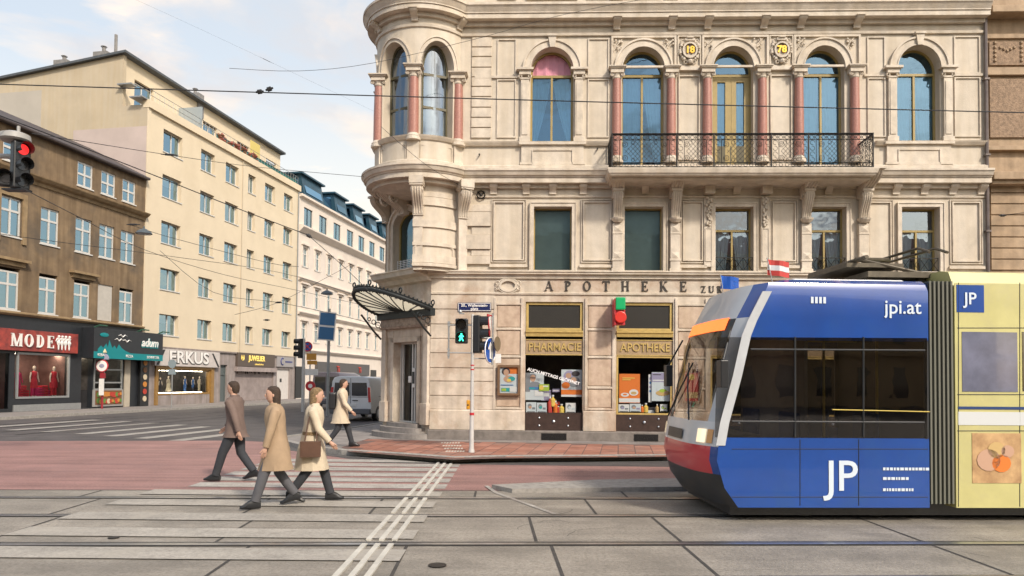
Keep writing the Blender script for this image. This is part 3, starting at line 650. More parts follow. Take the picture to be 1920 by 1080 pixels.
zEn = Zz(368); mould('entablature_band', [(uL+1.3, .02), (uR, .02)], [(0, zEn-.05), (.05, zEn-.04), (.06, zEn), (0, zEn+.02)])
# small brackets under the string course and the top cornice
for x in (925, 986, 1036, 1093, 1209, 1381, 1553, 1680, 1733, 1786, 1840):
    k = MB(); scroll_bracket(k, U(x), .2, Zz(348), .26, .2, .0, False); k.build('bracket', STONE2, PH)
for x in (1156, 1259, 1326, 1431, 1500, 1605):
    k = MB(); scroll_bracket(k, U(x, 40), .2, Zz(40, 1400), .24, .34, 0, False); k.build('bracket', STONE2, PH)
# pilaster strips and big consoles that carry the balcony
def diamond(mb, u, w, z, h):
    mb.face([(u-w/2, -.12, z+h/2), (u+w/2, -.12, z+h/2), (u, -.155, z)]); mb.face([(u-w/2, -.12, z+h/2), (u, -.155, z), (u-w/2, -.12, z-h/2)]); mb.face([(u+w/2, -.12, z+h/2), (u+w/2, -.12, z-h/2), (u, -.155, z)]); mb.face([(u-w/2, -.12, z-h/2), (u, -.155, z), (u+w/2, -.12, z-h/2)])
for x in (1157, 1265, 1510, 1617):
    u = U(x, 450); k = MB(); k.box(u-.14, u+.14, -.12, .03, z2b, Zz(420)); k.box(u-.17, u+.17, -.14, .03, z2b, z2b+.1); k.box(u-.16, u+.16, -.14, .03, Zz(490), Zz(486)); k.box(u-.15, u+.15, -.135, .03, Zz(440), Zz(437))
    diamond(k, u, .24, Zz(430), .2); diamond(k, u, .24, Zz(480), .2); k.build('pilaster', STONE2, PH, bevel=.005)
    k = MB(); zt = Zz(331); scroll_bracket(k, u, .34, zt-.06, .62, .95, 0, True); k.build('balcony_console', STONE2, PH)
    k = MB(); zt = Zz(364); scroll_bracket(k, u, .25, zt, .82, .34, -.05, True); k.rev([(.19, Zz(411)), (.17, Zz(414)), (.1, Zz(419))], u, -.12, 12); k.build('fluted_console', STONE2, PH)
for x in (1328, 1434):
    u = U(x, 400); k = MB(); k.box(u-.13, u+.13, -.06, .03, Zz(500), Zz(372)); frame_panel(k, u-.1, u+.1, Zz(490), Zz(428), .02, -.08)
    o = k.build('pilaster', STONE2, PH); g_ = MB(); rr = random.Random(x)
    for q in range(34):
        t = q/34; g_.ball((u+rr.uniform(-.09, .09)*(1-.4*t), -.09, Zz(372)-t*.82), rr.uniform(.03, .055), 6)
    g_.build('garland', STONE2, o)
    k = MB(); k.box(u-.14, u+.14, -.28, .02, Zz(366), Zz(352)); k.box(u-.18, u+.18, -.3, .02, Zz(352), Zz(349)); k.build('corbel', STONE2, PH)
# ---------------------------------------------------------------- balcony
u0b, u1b = U(1145, 330, -1.1), U(1643, 330, -1.1); BD = 1.12
zBs0, zBs1 = FM.m(1390, 327, -BD)[1], FM.m(1390, 313.5, -BD)[1]; zBr = FM.m(1390, 249, -BD)[1]
BAL = thing('balcony', None, None); BAL.parent = PH
k = MB(); k.sweep([(u0b, 0), (u0b, -BD+.08), (u1b, -BD+.08), (u1b, 0)], [(-.3, zBs0), (.0, zBs0), (.03, zBs0+.05), (.05, zBs0+.06), (.08, zBs1-.03), (.08, zBs1), (-.3, zBs1)])
k.box(u0b, u1b, -BD+.2, 0, zBs0+.04, zBs1-.01); k.box(u0b+.05, u1b-.05, -BD+.25, 0, zBs0-.06, zBs0+.04); k.build('balcony_slab', STONE2, BAL)
def railing(mb, a, b, z0, z1, y, ax=0):        # ornamental panel from a to b, in its own straight line
    def P(t, z): return (t, y, z) if ax == 0 else (y, t, z)
    A = 'y' if ax == 0 else 'x'
    zt, zb2 = z1-.17, z0+.15
    for z, r in ((z1, .022), (z1-.035, .012), (zt, .011), (zb2, .011), (z0+.03, .014)): mb.tube([P(a, z), P(b, z)], r, 4)
    for t in (a, b): mb.tube([P(t, z0), P(t, z1+.02)], .02, 5)
    n = max(2, round((b-a)/.16)); st = (b-a)/n
    for i in range(n):
        c = a+st*(i+.5)
        mb.ring(P(c, (z1-.035+zt)/2), .052, .008, 9, 3, A); mb.ring(P(c, z0+.09), .048, .008, 9, 3, A)
        mb.tube([P(a+st*i, zt), P(a+st*i, z1-.03)], .006, 3); mb.ring(P(a+st*i, (z1-.035+zt)/2), .026, .006, 6, 3, A)
    hb = zt-zb2; m = .2 if (b-a) > .9 else .0
    for t in (a, b):
        s = 1 if t == a else -1
        if m:
            mb.tube([P(t+s*m, zb2), P(t+s*m, zt)], .009, 4)
            for q in range(4): mb.ring(P(t+s*m/2, zb2+hb*(q+.5)/4), .06, .008, 10, 3, A, *( (0, 1.6*PI) if q % 2 else (PI, 2.6*PI)))
    a2, b2 = a+m, b-m; c = (a2+b2)/2; W_ = b2-a2; k = max(3, round(W_/.125)); s = W_/k
    zm = (zb2+zt)/2
    if W_ > .5:
        hw = W_*.5
        for q in range(-k, k+1):                   # diamond lattice clipped to a lozenge field
            for sg in (1, -1):
                pts = []
                for j in range(15):
                    z = zb2+hb*j/14; x = c+q*s*1.0+sg*(z-zm)*.9
                    if abs(x-c)/(hw*.86)+abs(z-zm)/(hb*.9) < 1: pts.append(P(x, z))
                if len(pts) > 1: mb.tube([pts[0], pts[-1]], .0065, 3)
        for sx in (-1, 1):
            for sz in (-1, 1):
                mb.ring(P(c+sx*hw*.78, zm+sz*hb*.3), .075, .009, 10, 3, A); mb.ring(P(c+sx*hw*.8, zm+sz*hb*.3), .035, .009, 7, 3, A); mb.ring(P(c+sx*hw*.45, zm+sz*hb*.38), .05, .008, 9, 3, A)
    else:
        for q in range(4): mb.ring(P(c, zb2+hb*(q+.5)/4), .07, .009, 10, 3, A)
        for t in (a+.12, b-.12): mb.tube([P(t, zb2), P(t, zt)], .008, 4)
px_ = [FM.m(x, 280, -BD)[0] for x in (1148, 1270, 1340, 1448, 1518, 1640)]
for i in range(5):
    k = MB(); railing(k, px_[i]+.005, px_[i+1]-.005, zBs1, zBr, -BD+.07); k.build('railing_panel', IRON, BAL)
for x in (px_[0], px_[-1]):
    k = MB(); railing(k, -BD+.09, -.05, zBs1, zBr, x, 1); k.build('railing_panel', IRON, BAL)
# ---------------------------------------------------------------- first floor
for i, (a, b) in enumerate(W3):
    a, b = U(a, 200), U(b, 200); cx = (a+b)/2; hw = (b-a)/2; zb = m3_ops[i][2]; ztr = z3s-.06
    k = MB(); archring(k, cx, z3s, hw+.02, z3t-z3s+.02, .17, -.07, .03, 24); archring(k, cx, z3s, hw+.19, z3t-z3s+.19, .05, -.11, .03, 24); archring(k, cx, z3s, hw, z3t-z3s, .035, -.09, .03, 24)
    o = k.build('arch_surround', STONE2, PH)
    if i in (0, 4):
        k = MB(); k.extr([(cx-.07, -.14, z3t-.02), (cx+.07, -.14, z3t-.02), (cx+.12, -.14, z3t+.3), (cx-.12, -.14, z3t+.3)], (0, .16, 0)); k.box(cx-.15, cx+.15, -.17, 0, z3t+.3, z3t+.36); k.build('keystone', STONE2, o)
    f = MB(); dy = .27
    bars(f, a, b, zb+.02, z3t, dy, .06, .07, spring=z3s, transoms=[ztr], mullions=[cx], mtop=ztr)
    if i == 2: bars(f, a+.06, cx-.02, zb+.05, ztr-.05, dy-.02, .14, .06); bars(f, cx+.02, b-.06, zb+.05, ztr-.05, dy-.02, .14, .06)
    o = f.build('arched_window' if i != 2 else 'balcony_door', OLIVE, PH)
    if i == 0:
        f = MB(); panef(f, a+.02, b-.02, zb+.03, ztr, dy+.03); f.build('pane', WGL, o); f = MB(); panef(f, a+.02, b-.02, ztr, z3t-.02, dy+.03, z3s); f.build('pane', SGL, o)
    else: f = MB(); panef(f, a+.02, b-.02, zb+.03, z3t-.02, dy+.03, z3s); f.build('pane', WGL, o)
    f = MB(); room(f, a, b, zb, z3t, .45, 1.2); f.build('room_interior', DARKROOM, o)
    if i == 2:
        f = MB(); zd = Zz(269); f.box(a+.1, b-.1, dy-.015, dy+.02, zb+.1, zd)
        for s in (-1, 1):
            for (q0, q1) in ((.06, .28), (.32, .56)): f.box(cx+s*.1, cx+s*.5, dy-.035, dy, zBs1+q0, zBs1+q1)
        f.build('door_panel', mat('dark_olive', (.10, .085, .04), .5, var=.2, scale=5), o)
    f = MB()
    if i == 0:
        drape(f, a, cx-.02, zb, ztr, .38, .75, -1); drape(f, cx+.02, b, zb, ztr, .38, .8, 1)
        f.build('curtain', CURT, o); f = MB(); drape(f, a, b, ztr, z3t, .34); f.build('curtain', CURTP, o)
    elif i == 1: drape(f, a, cx-.02, zb, ztr, .38, .0, -1); drape(f, cx+.02, b, zb, ztr, .38, .7, 1); f.build('curtain', CURT, o)
    elif i == 2: drape(f, a, cx-.02, zb, ztr, .38); drape(f, cx+.02, b, zb, ztr, .38); f.build('curtain', CURT, o)
    else: drape(f, a, cx-.05, zb, ztr, .38, .1, -1); drape(f, cx+.05, b, zb, ztr, .38, .25, 1); f.build('curtain', CURT, o)
def column(u, y, z0, z1, zc, r=.135, mt=PINK, half=False, par=PH):
    k = MB()
    k.rev([(r, z0), (r*1.0, z0+.1), (r*.98, (z0+z1)/2), (r*.87, z1)], u, y, 18)
    o = k.build('column', mt, par, smooth=True)
    k = MB(); k.rev([(r*1.45, z0-.14), (r*1.45, z0-.08), (r*1.3, z0-.06), (r*1.35, z0-.02), (r*1.1, z0+.02), (r, z0+.06)], u, y, 16); k.build('column_base', STONE2, o)
    k = MB(); h = zc-z1; k.rev([(r*.9, z1-.01), (r*1.02, z1+.02), (r*.95, z1+.05), (r*1.15, z1+h*.42)], u, y, 14)
    for sx in (-1, 1):
        k.ring((u+sx*r*1.15, y-r*.95, z1+h*.28), .045, .02, 9, 4); k.ball((u+sx*r*1.15, y-r*.98, z1+h*.28), .022, 6)
    k.box(u-r*1.4, u+r*1.4, y-r*1.3, y+r*1.1, z1+h*.42, z1+h*.8); k.box(u-r*1.65, u+r*1.65, y-r*1.6, y+r*1.1, z1+h*.8, z1+h*.9); k.box(u-r*1.85, u+r*1.85, y-r*1.8, y+r*1.1, z1+h*.9, zc)
    k.build('capital', STONE2, o); return o
zc1, zc0 = Zz(129.5), Zz(150)
for x in (1156, 1258, 1325.5, 1428.5, 1497, 1601.5): column(U(x, 200), -.05, Zz(298), zc0, zc1)
for x in (984, 1085.5, 1672, 1775.5):
    u = U(x, 200); k = MB(); k.box(u-.12, u+.12, -.08, .03, z3b, zc0); k.box(u-.16, u+.16, -.1, .03, z3b-.02, z3b+.14); k.box(u-.085, u+.085, -.1, .03, z3b+.2, zc0-.1)
    k.box(u-.15, u+.15, -.1, .03, zc0, zc0+.05); k.box(u-.17, u+.17, -.13, .03, zc0+.13, zc1-.07); k.box(u-.25, u+.25, -.19, .03, zc1-.07, zc1)
    for s in (-1, 1): k.ring((u+s*.14, -.1, zc0+.08), .045, .02, 9, 4)
    k.build('pilaster', STONE2, PH, bevel=.006)
for x in (1034.5, 1722):
    u = U(x); k = MB(); z0, z1 = Zz(318), zSl-.1; a, b = u-.95, u+.95
    k.box(a, b, -.1, .02, zSc1+.2, zSc1+.27); k.box(a+.04, b-.04, -.07, .02, z0, z1+.02); frame_panel(k, a+.35, b-.35, z0+.1, z1-.12, .03, -.1); k.box(a-.03, b+.03, -.14, .02, z1+.02, z1+.1); k.build('apron', STONE2, PH, bevel=.005)
# spandrel frames, wall mouldings
zA0, zA1 = zc1+.02, zF3-.07
WMB = lambda q: q.build('wall_moulding', STONE2, PH)
for a, b in ((1146, 1268), (1316, 1441), (1488, 1613)):
    k = MB(); a, b = U(a, 90), U(b, 90); frame_panel(k, a, b, zA0, zA1, .06, -.05); WMB(k)
for a, b in ((932, 968), (1102, 1142), (1626, 1660), (1789, 1838)):
    for q0, q1 in ((Zz(258), Zz(148)), (Zz(141), Zz(72))): k = MB(); frame_panel(k, U(a, 150), U(b, 150), q0, q1, .035, -.02); WMB(k)
for a, b in ((1272, 1312), (1444, 1485)):
    k = MB(); frame_panel(k, U(a, 200), U(b, 200), Zz(300), Zz(142), .035, -.03); WMB(k); k = MB(); frame_panel(k, U(a-2, 90), U(b+2, 90), zA0+.02, zA1, .035, -.04); WMB(k)
zi0, zi1 = Zz(134.5), Zz(128.5)
for a, b in ((1270, 1314), (1441, 1486)): k = MB(); k.box(U(a, 130), U(b, 130), -.1, .02, zi0, zi1); k.build('impost_band', STONE2, PH)
for a, b in ((890, 972), (1098, 1144), (1620, 1660), (1789, 1846)): k = MB(); k.box(U(a, 150), U(b, 150), -.035, .02, Zz(146), Zz(141.5)); k.build('impost_band', STONE2, PH)
rr = random.Random(5)
for a, b in ((1166, 1246), (1336, 1413), (1507, 1584)):
    for s in (0, 1):
        sp_ = MB(); c = U((a-8) if s == 0 else (b+8), 90); zc_ = Zz(84)
        for q in range(10): sp_.ball((c+rr.uniform(-.13, .13), -.03, zc_+rr.uniform(-.16, .14)), rr.uniform(.02, .045), 6)
        sp_.tube([(c-.12, -.03, zc_-.2), (c, -.05, zc_), (c+.12, -.03, zc_+.14)], .018, 5); sp_.build('spandrel_ornament', STONE2, PH)
for n_i, x in enumerate((1292.5, 1464)):
    u, z = U(x, 95), Zz(95, 1400); k = MB(); archring(k, u, z-.02, .17, .19, .05, -.13, .02, 24, 0, 2*PI); k.disc((u, .02, z-.02), .17, -.08, 24)
    for q in range(26):
        t = 2*PI*q/26; k.ball((u+.28*math.cos(t), -.05, z-.0+.31*math.sin(t)), .03+.018*(q % 3), 6)
    k.box(u-.14, u+.14, -.12, .02, z+.26, z+.33); k.box(u-.09, u+.09, -.16, .02, z+.33, z+.37); k.ball((u, -.12, z-.36), .07, 8)
    for s in (-1, 1): k.ring((u+s*.2, -.06, z+.24), .06, .025, 10, 4); k.ring((u+s*.12, -.06, z-.36), .05, .022, 10, 4)
    o = k.build('medallion', STONE2, PH)
    g_ = text('18' if n_i == 0 else '78', .27, LEAF, o, 'gilded_numeral', (u, -.085, z-.01), .05, bold=.01)
# feet of the storey above
for x in (1156, 1258, 1325.5, 1428.5, 1497, 1601.5):
    column(U(x, 10), -.05, zC1+.36, zC1+3, zC1+3.3)
for a, b in ((1000, 1070), (1690, 1760)):
    k = MB(); frame_panel(k, U(a, 5)-.2, U(b, 5)+.2, zC1+.3, zC1+.9, .05, -.05); k.build('upper_moulding', STONE2, PH)
for a, b in ((933, 968), (1100, 1142), (1172, 1240), (1345, 1410), (1515, 1580), (1626, 1660), (1789, 1838)): k = MB(); frame_panel(k, U(a, 5), U(b, 5), zC1+.32, zC1+4, .04, -.02); k.build('upper_moulding', STONE2, PH)
# ---------------------------------------------------------------- quoins beside the oriel
k = MB(); ys = [Zz(y, 905) for y in (260, 240, 221, 202, 182, 163, 145, 127, 107, 89, 70)]
for i in range(10): k.box(U(884, 200), U(921, 200), -.03, .03, ys[i]+.02, ys[i+1]-.012)
k.build('quoins', STONE2, PH, bevel=.008); k = MB()
ys = [Zz(y, 905) for y in (496, 480, 468, 440, 425, 398, 384)]
for i, pr in enumerate((.06, .02, .07, .02, .07, .06)): k.box(U(874 if pr > .05 else 884, 440), U(920, 440), -pr, .03, ys[i]+.006, ys[i+1]-.006)
k.build('quoins', STONE2, PH, bevel=.008)
# ---------------------------------------------------------------- oriel (round bay on the corner)
OR = thing('oriel', None, None); OR.parent = PH
angc = [-30, 24, -84, -138]; ang_col = [-57, -3, 51, -111]
zo_b = Zz(259, 800, -.6); zo_s = Zz(124, 800, -.6); zo_t = Zz(75, 800, -.6)
s0, s1 = RB*R(-115), RB*R(90+aj)
hwO = RB*R(19.5)
oops = [(RB*R(a)-hwO, RB*R(a)+hwO, zo_b, zo_t, zo_s) for a in angc[:3]]
k = MB(); wallgrid(k, s0, s1, zSc1, zTop, oops, 0, .3, du=.12); k.bend(cen.x, cen.y, RB); k.build('round_wall', STONE, OR, smooth=30)
for a in angc[:3]:
    s = RB*R(a); k = MB(); archring(k, s, zo_s, hwO+.0, zo_t-zo_s, .1, -.05, .02, 24); archring(k, s, zo_s, hwO+.1, zo_t-zo_s+.1, .035, -.08, .02, 24); k.bend(cen.x, cen.y, RB); k.build('arch_surround', STONE2, OR)
    k = MB(); e = .26; bars(k, s-hwO*.98, s+hwO*.98, zo_b+.02, zo_t, e, .06, .06, spring=zo_s, transoms=[zo_s-.12, zo_b+1.0]); k.bend(cen.x, cen.y, RB); o = k.build('arched_window', mat('dark_olive', (.10, .085, .04), .5, var=.2, scale=5), OR)

    k = MB(); n = 10
    for i in range(n):
        x0, x1 = -1+2*i/n, -1+2*(i+1)/n; zt0 = zo_s+(zo_t-zo_s)*math.sqrt(max(0, 1-x0*x0)); zt1 = zo_s+(zo_t-zo_s)*math.sqrt(max(0, 1-x1*x1))
        k.face([(s+x0*hwO, e+.03, zo_b), (s+x1*hwO, e+.03, zo_b), (s+x1*hwO, e+.03, zt1), (s+x0*hwO, e+.03, zt0)])
    k.bend(cen.x, cen.y, RB); k.build('pane', glass('oriel_glass', .20, (.7, .8, .9)), o, smooth=True)
k = MB(); k.rev([(RB-.85, zo_b-.1), (RB-.85, zo_t+.1)], cen.x, cen.y, 24); k.rev([(RB-.4, zo_t+.12), (RB-.4, zo_t+.15)], cen.x, cen.y, 24); k.rev([(RB-.3, zo_b-.12), (RB-.3, zo_b-.05)], cen.x, cen.y, 24); k.build('room_interior', mat('oriel_room', (.30, .31, .31), .9, var=.4, scale=1.5), OR)
for a in ang_col:
    t = R(a-90); column(cen.x+(RB+.02)*math.cos(t), cen.y+(RB+.02)*math.sin(t), zo_b+.06, Zz(146, 800, -.6), Zz(126, 800, -.6), .15, par=OR)
k = MB(); za0, za1 = Zz(306, 800, -.6), Zz(270, 800, -.6)
for a in angc[:3]: frame_panel(k, RB*R(a)-.48, RB*R(a)+.48, za0, za1, .03, -.03)
for a in ang_col: k.box(RB*R(a)-.17, RB*R(a)+.17, -.07, .02, zSc1+.2, za1+.1)
k2 = MB()
k.v = [p for p in k.v]; k.bend(cen.x, cen.y, RB); k.build('apron_panel', STONE2, OR)
for a in (-3, 51, -57, -111):
    k = MB(); scroll_bracket(k, 0, .2, Zz(24, 800, -.6), .26, .3, 0, False)
    t = R(a); k.xf(Matrix.Translation((cen.x+RB*math.sin(t), cen.y-RB*math.cos(t), 0)) @ Matrix.Rotation(t, 4, 'Z')); k.build('bracket', STONE2, OR)
k = MB(); k.rev([(RB-.55, zSc0-.3), (RB-.15, zSc0-.22), (RB+.02, zSc0-.1)], cen.x, cen.y, 40, cap=True); k.build('soffit', STONE2, OR, smooth=True)
# mezzanine part of the corner: bowed rusticated wall right of the arched window
RM = 1.36; k = MB(); ym = [Zz(y, 820) for y in (505, 498, 483, 467, 460, 433, 418, 393, 377, 368, 350)]
sm0, sm1 = RM*R(-3), RM*R(53)
wallgrid(k, sm0, sm1, zLd, zSc0, [], 0, 0, du=.1); k.bend(cen.x, cen.y, RM)
k.face([(cen.x+RM*math.sin(R(-3)), cen.y-RM*math.cos(R(-3)), zLd), (cen.x+RM*math.sin(R(-3)), cen.y-RM*math.cos(R(-3))+1.6, zLd), (cen.x+RM*math.sin(R(-3)), cen.y-RM*math.cos(R(-3))+1.6, zSc0), (cen.x+RM*math.sin(R(-3)), cen.y-RM*math.cos(R(-3)), zSc0)])
k.build('bowed_wall', STONE, PH, smooth=30)
k = MB()
for i, pr in enumerate((.09, .05, .0, .05, 0, .05, 0, .05, .03, .0)):
    if pr:
        n = 8
        for q in range(n): k.box(sm0+(sm1-sm0)*q/n, sm0+(sm1-sm0)*(q+1)/n, -pr, .02, ym[i]+.008, ym[i+1]-.008)
frame_panel(k, sm0+.06, sm1-.1, ym[3]-.28, ym[3]-.0, .03, -.04)
k.bend(cen.x, cen.y, RM); k.build('rustication', STONE2, PH)
for x, pr in ((785, -.50), (868, -.06)):
    u = U(x, 380, pr); y = pr; k = MB()
    scroll_bracket(k, 0, .3, Zz(362, x), .78, .40, 0, True); k.box(-.2, .2, -.45, .1, Zz(362, x)+.05, Zz(345, x)); k.box(-.13, .13, -.05, .1, zLd, Zz(410, x))
    k.xf(Matrix.Translation((u, y, 0)) @ Matrix.Rotation(R(-2 if x < 800 else 24), 4, 'Z')); k.build('fluted_console', STONE2, PH)
# chamfered corner: frame with local x along the chamfer
CA = thing('corner_bay', None, None); CA.parent = PH; CA.location = (P2.x, P2.y, 0); CA.rotation_euler = (0, 0, R(-45)); CW = off2*math.sqrt(2)
FC = Frame(*FM.w(P2.x, P2.y).to_2d(), FM.a-R(45))
du0, du1 = FC.m(746, 700, .35)[0]-.0, FC.m(786, 700, .0)[0]; zd0, zd1 = .52, FC.m(770, 641)[1]
du0 = CW*.5-.62; du1 = CW*.5+.62
wz0, wz1 = zLd+.12, FC.m(756, 405, .3)[1]; wc = CW*.5-.12; wh = .62; wsp = wz1-.42
k = MB(); wallgrid(k, -.02, CW+.02, .12, zLd, [(du0, du1, .5, zd1)], 0, .6); k.build('door_wall', STONEG, CA)
k = MB(); wallgrid(k, -.02, CW-.1, zLd, zSc0, [(wc-wh, wc+wh, wz0, wz1, wsp)], 0.03, .45); k.build('corner_wall', STONE, CA)
k = MB()
for w_, yy in ((.12, -.06), ): 
    k.box(wc-wh-.14, wc-wh, -.05, .05, wz0-.1, wsp); k.box(wc+wh, wc+wh+.14, -.05, .05, wz0-.1, wsp); archring(k, wc, wsp, wh, wz1-wsp, .14, -.05, .05); archring(k, wc, wsp, wh+.14, wz1-wsp+.14, .06, -.11, .05)
    k.box(wc-wh-.2, wc-wh-.14, -.11, .05, wz0-.1, wsp); k.box(wc+wh+.14, wc+wh+.2, -.11, .05, wz0-.1, wsp)
k.build('arch_surround', STONE2, CA)
k = MB(); scroll_bracket(k, wc, .36, zSc0-.1, .62, .95, 0, True)
for s in (-1, 1): k.ring((wc+s*.25, -.62, zSc0-.33), .13, .05, 14, 5, 'x'); k.ring((wc+s*.25, -.62, zSc0-.33), .06, .03, 12, 5, 'x')
k.build('big_scroll_console', STONE2, CA)
k = MB(); scroll_bracket(k, .1, .25, zSc0-.1, .7, .6, 0, True); k.build('fluted_console', STONE2, CA)
k = MB(); bars(k, wc-wh, wc+wh, wz0, wz1, .2, .06, .06, spring=wsp); o = k.build('arched_window', OLIVE, CA)
k = MB(); panef(k, wc-wh, wc+wh, wz0, wz1, .23, wsp); k.build('pane', glass('teal_pane', .12, (.6, .85, 1)), o)
k = MB(); panef(k, wc-wh, wc+wh, wz0, wz1, .46, wsp); k.build('roller_blind', mat('teal_blind', (.16, .30, .33), .9, var=.15, scale=1.5), o)
k = MB()
for i in range(7): k.box(wc-wh+.04, wc+wh-.04, .1, .115, wz0+.08+i*.055, wz0+.095+i*.055)
for i in range(6): k.box(wc-wh+.05+i*.175, wc-wh+.065+i*.175, .1, .115, wz0+.03, wz0+.45)
k.build('window_guard', WHITE, CA)
# pediment ledge over the ground floor corner, lintel block, door case
k = MB(); k.sweep([(-.12, 0), (CW+.02, 0)], [(0, zLd-.25), (.12, zLd-.22), (.2, zLd-.1), (.42, zLd-.04), (.46, zLd+.08), (.5, zLd+.1), (.5, zLd+.13), (0, zLd+.2)]); k.build('door_hood', STONE2, CA)
zl0, zl1 = FC.m(760, 612)[1], FC.m(760, 579)[1]
k = MB(); k.box(.04, CW-.04, -.16, .02, zl0, zl1); k.sweep([(.0, -.1), (CW, -.1)], [(0, zl0-.07), (.06, zl0-.06), (.1, zl0), (0, zl0+.01)]); k.build('inscription_block', mat('weathered_stone', (.40, .33, .27), .8, var=.4, scale=8, bump=.5, bscale=40), CA)
k = MB(); zt = zl0-.06
for a, b, y_ in ((.0, .22, -.1), (CW-.22, CW, -.1), (du0-.16, du0, -.05), (du1, du1+.16, -.05)): k.box(a, b, y_, .02, .55, zt)
k.box(du0-.16, du1+.16, -.05, .02, zd1, zd1+.16); k.box(.22, CW-.22, -.03, .02, zd1+.16, zt); k.box(-.03, .3, -.14, .02, .52, 1.15); k.box(CW-.3, CW+.03, -.14, .02, .52, 1.15)
k.build('door_case', STONEG, CA, bevel=.01)
DFR = mat('door_aluminium', (.62, .61, .58), .4, metal=.1, var=.1)
k = MB(); y = .22; bars(k, du0, du1, .52, zd1, y, .05, .06); dc = du0+.16
for x in (dc, (dc+du1)/2-.02, (dc+du1)/2+.12, du1-.14): k.box(x-.025, x+.025, y-.02, y+.05, .57, zd1-.05)
o = k.build('door', DFR, CA)
k = MB(); panef(k, du0, du1, .55, zd1, y+.03); k.build('pane', SGL, o)
k = MB(); room(k, du0, du1, .5, zd1, .3, 1.2); k.build('entrance_interior', DARKROOM, o)
k = MB(); k.box((dc+du1)/2-.2, (dc+du1)/2-.05, y-.04, y-.02, 1.75, 1.95); k.box((dc+du1)/2+.0, (dc+du1)/2+.14, y-.04, y-.02, 1.6, 2.2); k.build('door_notice', WHITE, o)
k = MB(); k.box((dc+du1)/2+.02, (dc+du1)/2+.12, y-.055, y-.04, 1.72, 2.08); k.build('keypad', BLACK, o)
k = MB(); k.tube([(du1-.06, y-.06, 1.0), (du1-.06, y-.06, 1.9)], .018, 6); k.build('door_handle', STEEL, o)
for i, (rx, ry, z) in enumerate(((1.25, .62, .26), (1.0, .36, .41), (.8, .12, .53))):
    st = MB(); pts = [(CW/2+rx*math.cos(PI+PI*j/18), -ry*abs(math.sin(PI*j/18))**.7-.12, .1) for j in range(19)]
    st.extr(pts+[(CW/2+rx, .5, .1), (CW/2-rx, .5, .1)], (0, 0, z-.1)); st.build('entrance_step', mat('step_stone', (.27, .245, .225), .8, var=.3, scale=5, bump=.2), CA)
# glass canopy over the corner door
CN = thing('glass_canopy', None, None); CN.parent = CA; CN.location = (CW/2+.1, -.1, 0)
zk0 = FC.m(770, 581)[1]-.1; ax_, by_, rise = 1.36, 1.62, .55
def cp(t, f): # t 0..pi round the rim, f 0..1 from centre to rim
    x = ax_*math.cos(PI-t)*(f**.8 if f < 1 else 1); d = by_*math.sin(t)*f
    return Vector((x*(.55+.45*f), -d, zk0+rise*(d/by_)**1.2+.02))
nr = 11; gl = MB(); ir = MB()
for i in range(nr):
    t0, t1 = PI*i/nr, PI*(i+1)/nr
    for j in range(5):
        f0, f1 = .12+.88*j/5, .12+.88*(j+1)/5; gl.face([cp(t0, f0), cp(t1, f0), cp(t1, f1), cp(t0, f1)])
cgm = mat('cream_glass', (.72, .70, .60), .3, var=.2, scale=3)
if not cgm.node_tree.nodes.get('tl'):
    q = cgm.node_tree; tl = q.nodes.new('ShaderNodeBsdfTranslucent'); tl.name = 'tl'; tl.inputs[0].default_value = (.8, .76, .62, 1); ms = q.nodes.new('ShaderNodeMixShader'); ms.inputs[0].default_value = .65
    q.links.new(q.nodes['Principled BSDF'].outputs[0], ms.inputs[1]); q.links.new(tl.outputs[0], ms.inputs[2]); q.links.new(ms.outputs[0], q.nodes['Material Output'].inputs[0])
gl.build('canopy_glass', cgm, CN)
rib = MB()
for i in range(nr+1): t = PI*i/nr; rib.tube([cp(t, .12+.88*j/5)+Vector((0, 0, -.02)) for j in range(6)], .018, 5)
rib.build('canopy_ribs', IRONG, CN)
rim = [cp(PI*i/40, 1) for i in range(41)]
ir.tube(rim, .06, 7); ir.tube([p+Vector((0, 0, .08)) for p in rim], .025, 5); ir.box(-ax_-.05, ax_+.05, -.12, .05, zk0-.16, zk0+.06)
for i in range(0, 41): ir.ball(rim[i]+Vector((0, 0, .12)), .032, 6); ir.ball(rim[i]+Vector((0, 0, -.06)), .028, 5)
for i in (0, 8, 16, 24, 32, 40): ir.ring(rim[i]+Vector((0, 0, .2)), .07, .025, 8, 4)
ir.build('canopy_frame', IRONG, CN)
br = MB()
for s in (-1, 1):
    br.tube([(s*(ax_-.05), -.02, zk0-.75), (s*(ax_-.05), -.3, zk0-.5), (s*(ax_-.05), -.75, zk0-.02)], .03, 6)
    for q in range(3): br.ring((s*(ax_-.05), -.14-.16*q, zk0-.3+.08*q), .09-.02*q, .015, 12, 4, 'x')
br.build('canopy_bracket', IRONG, CN)
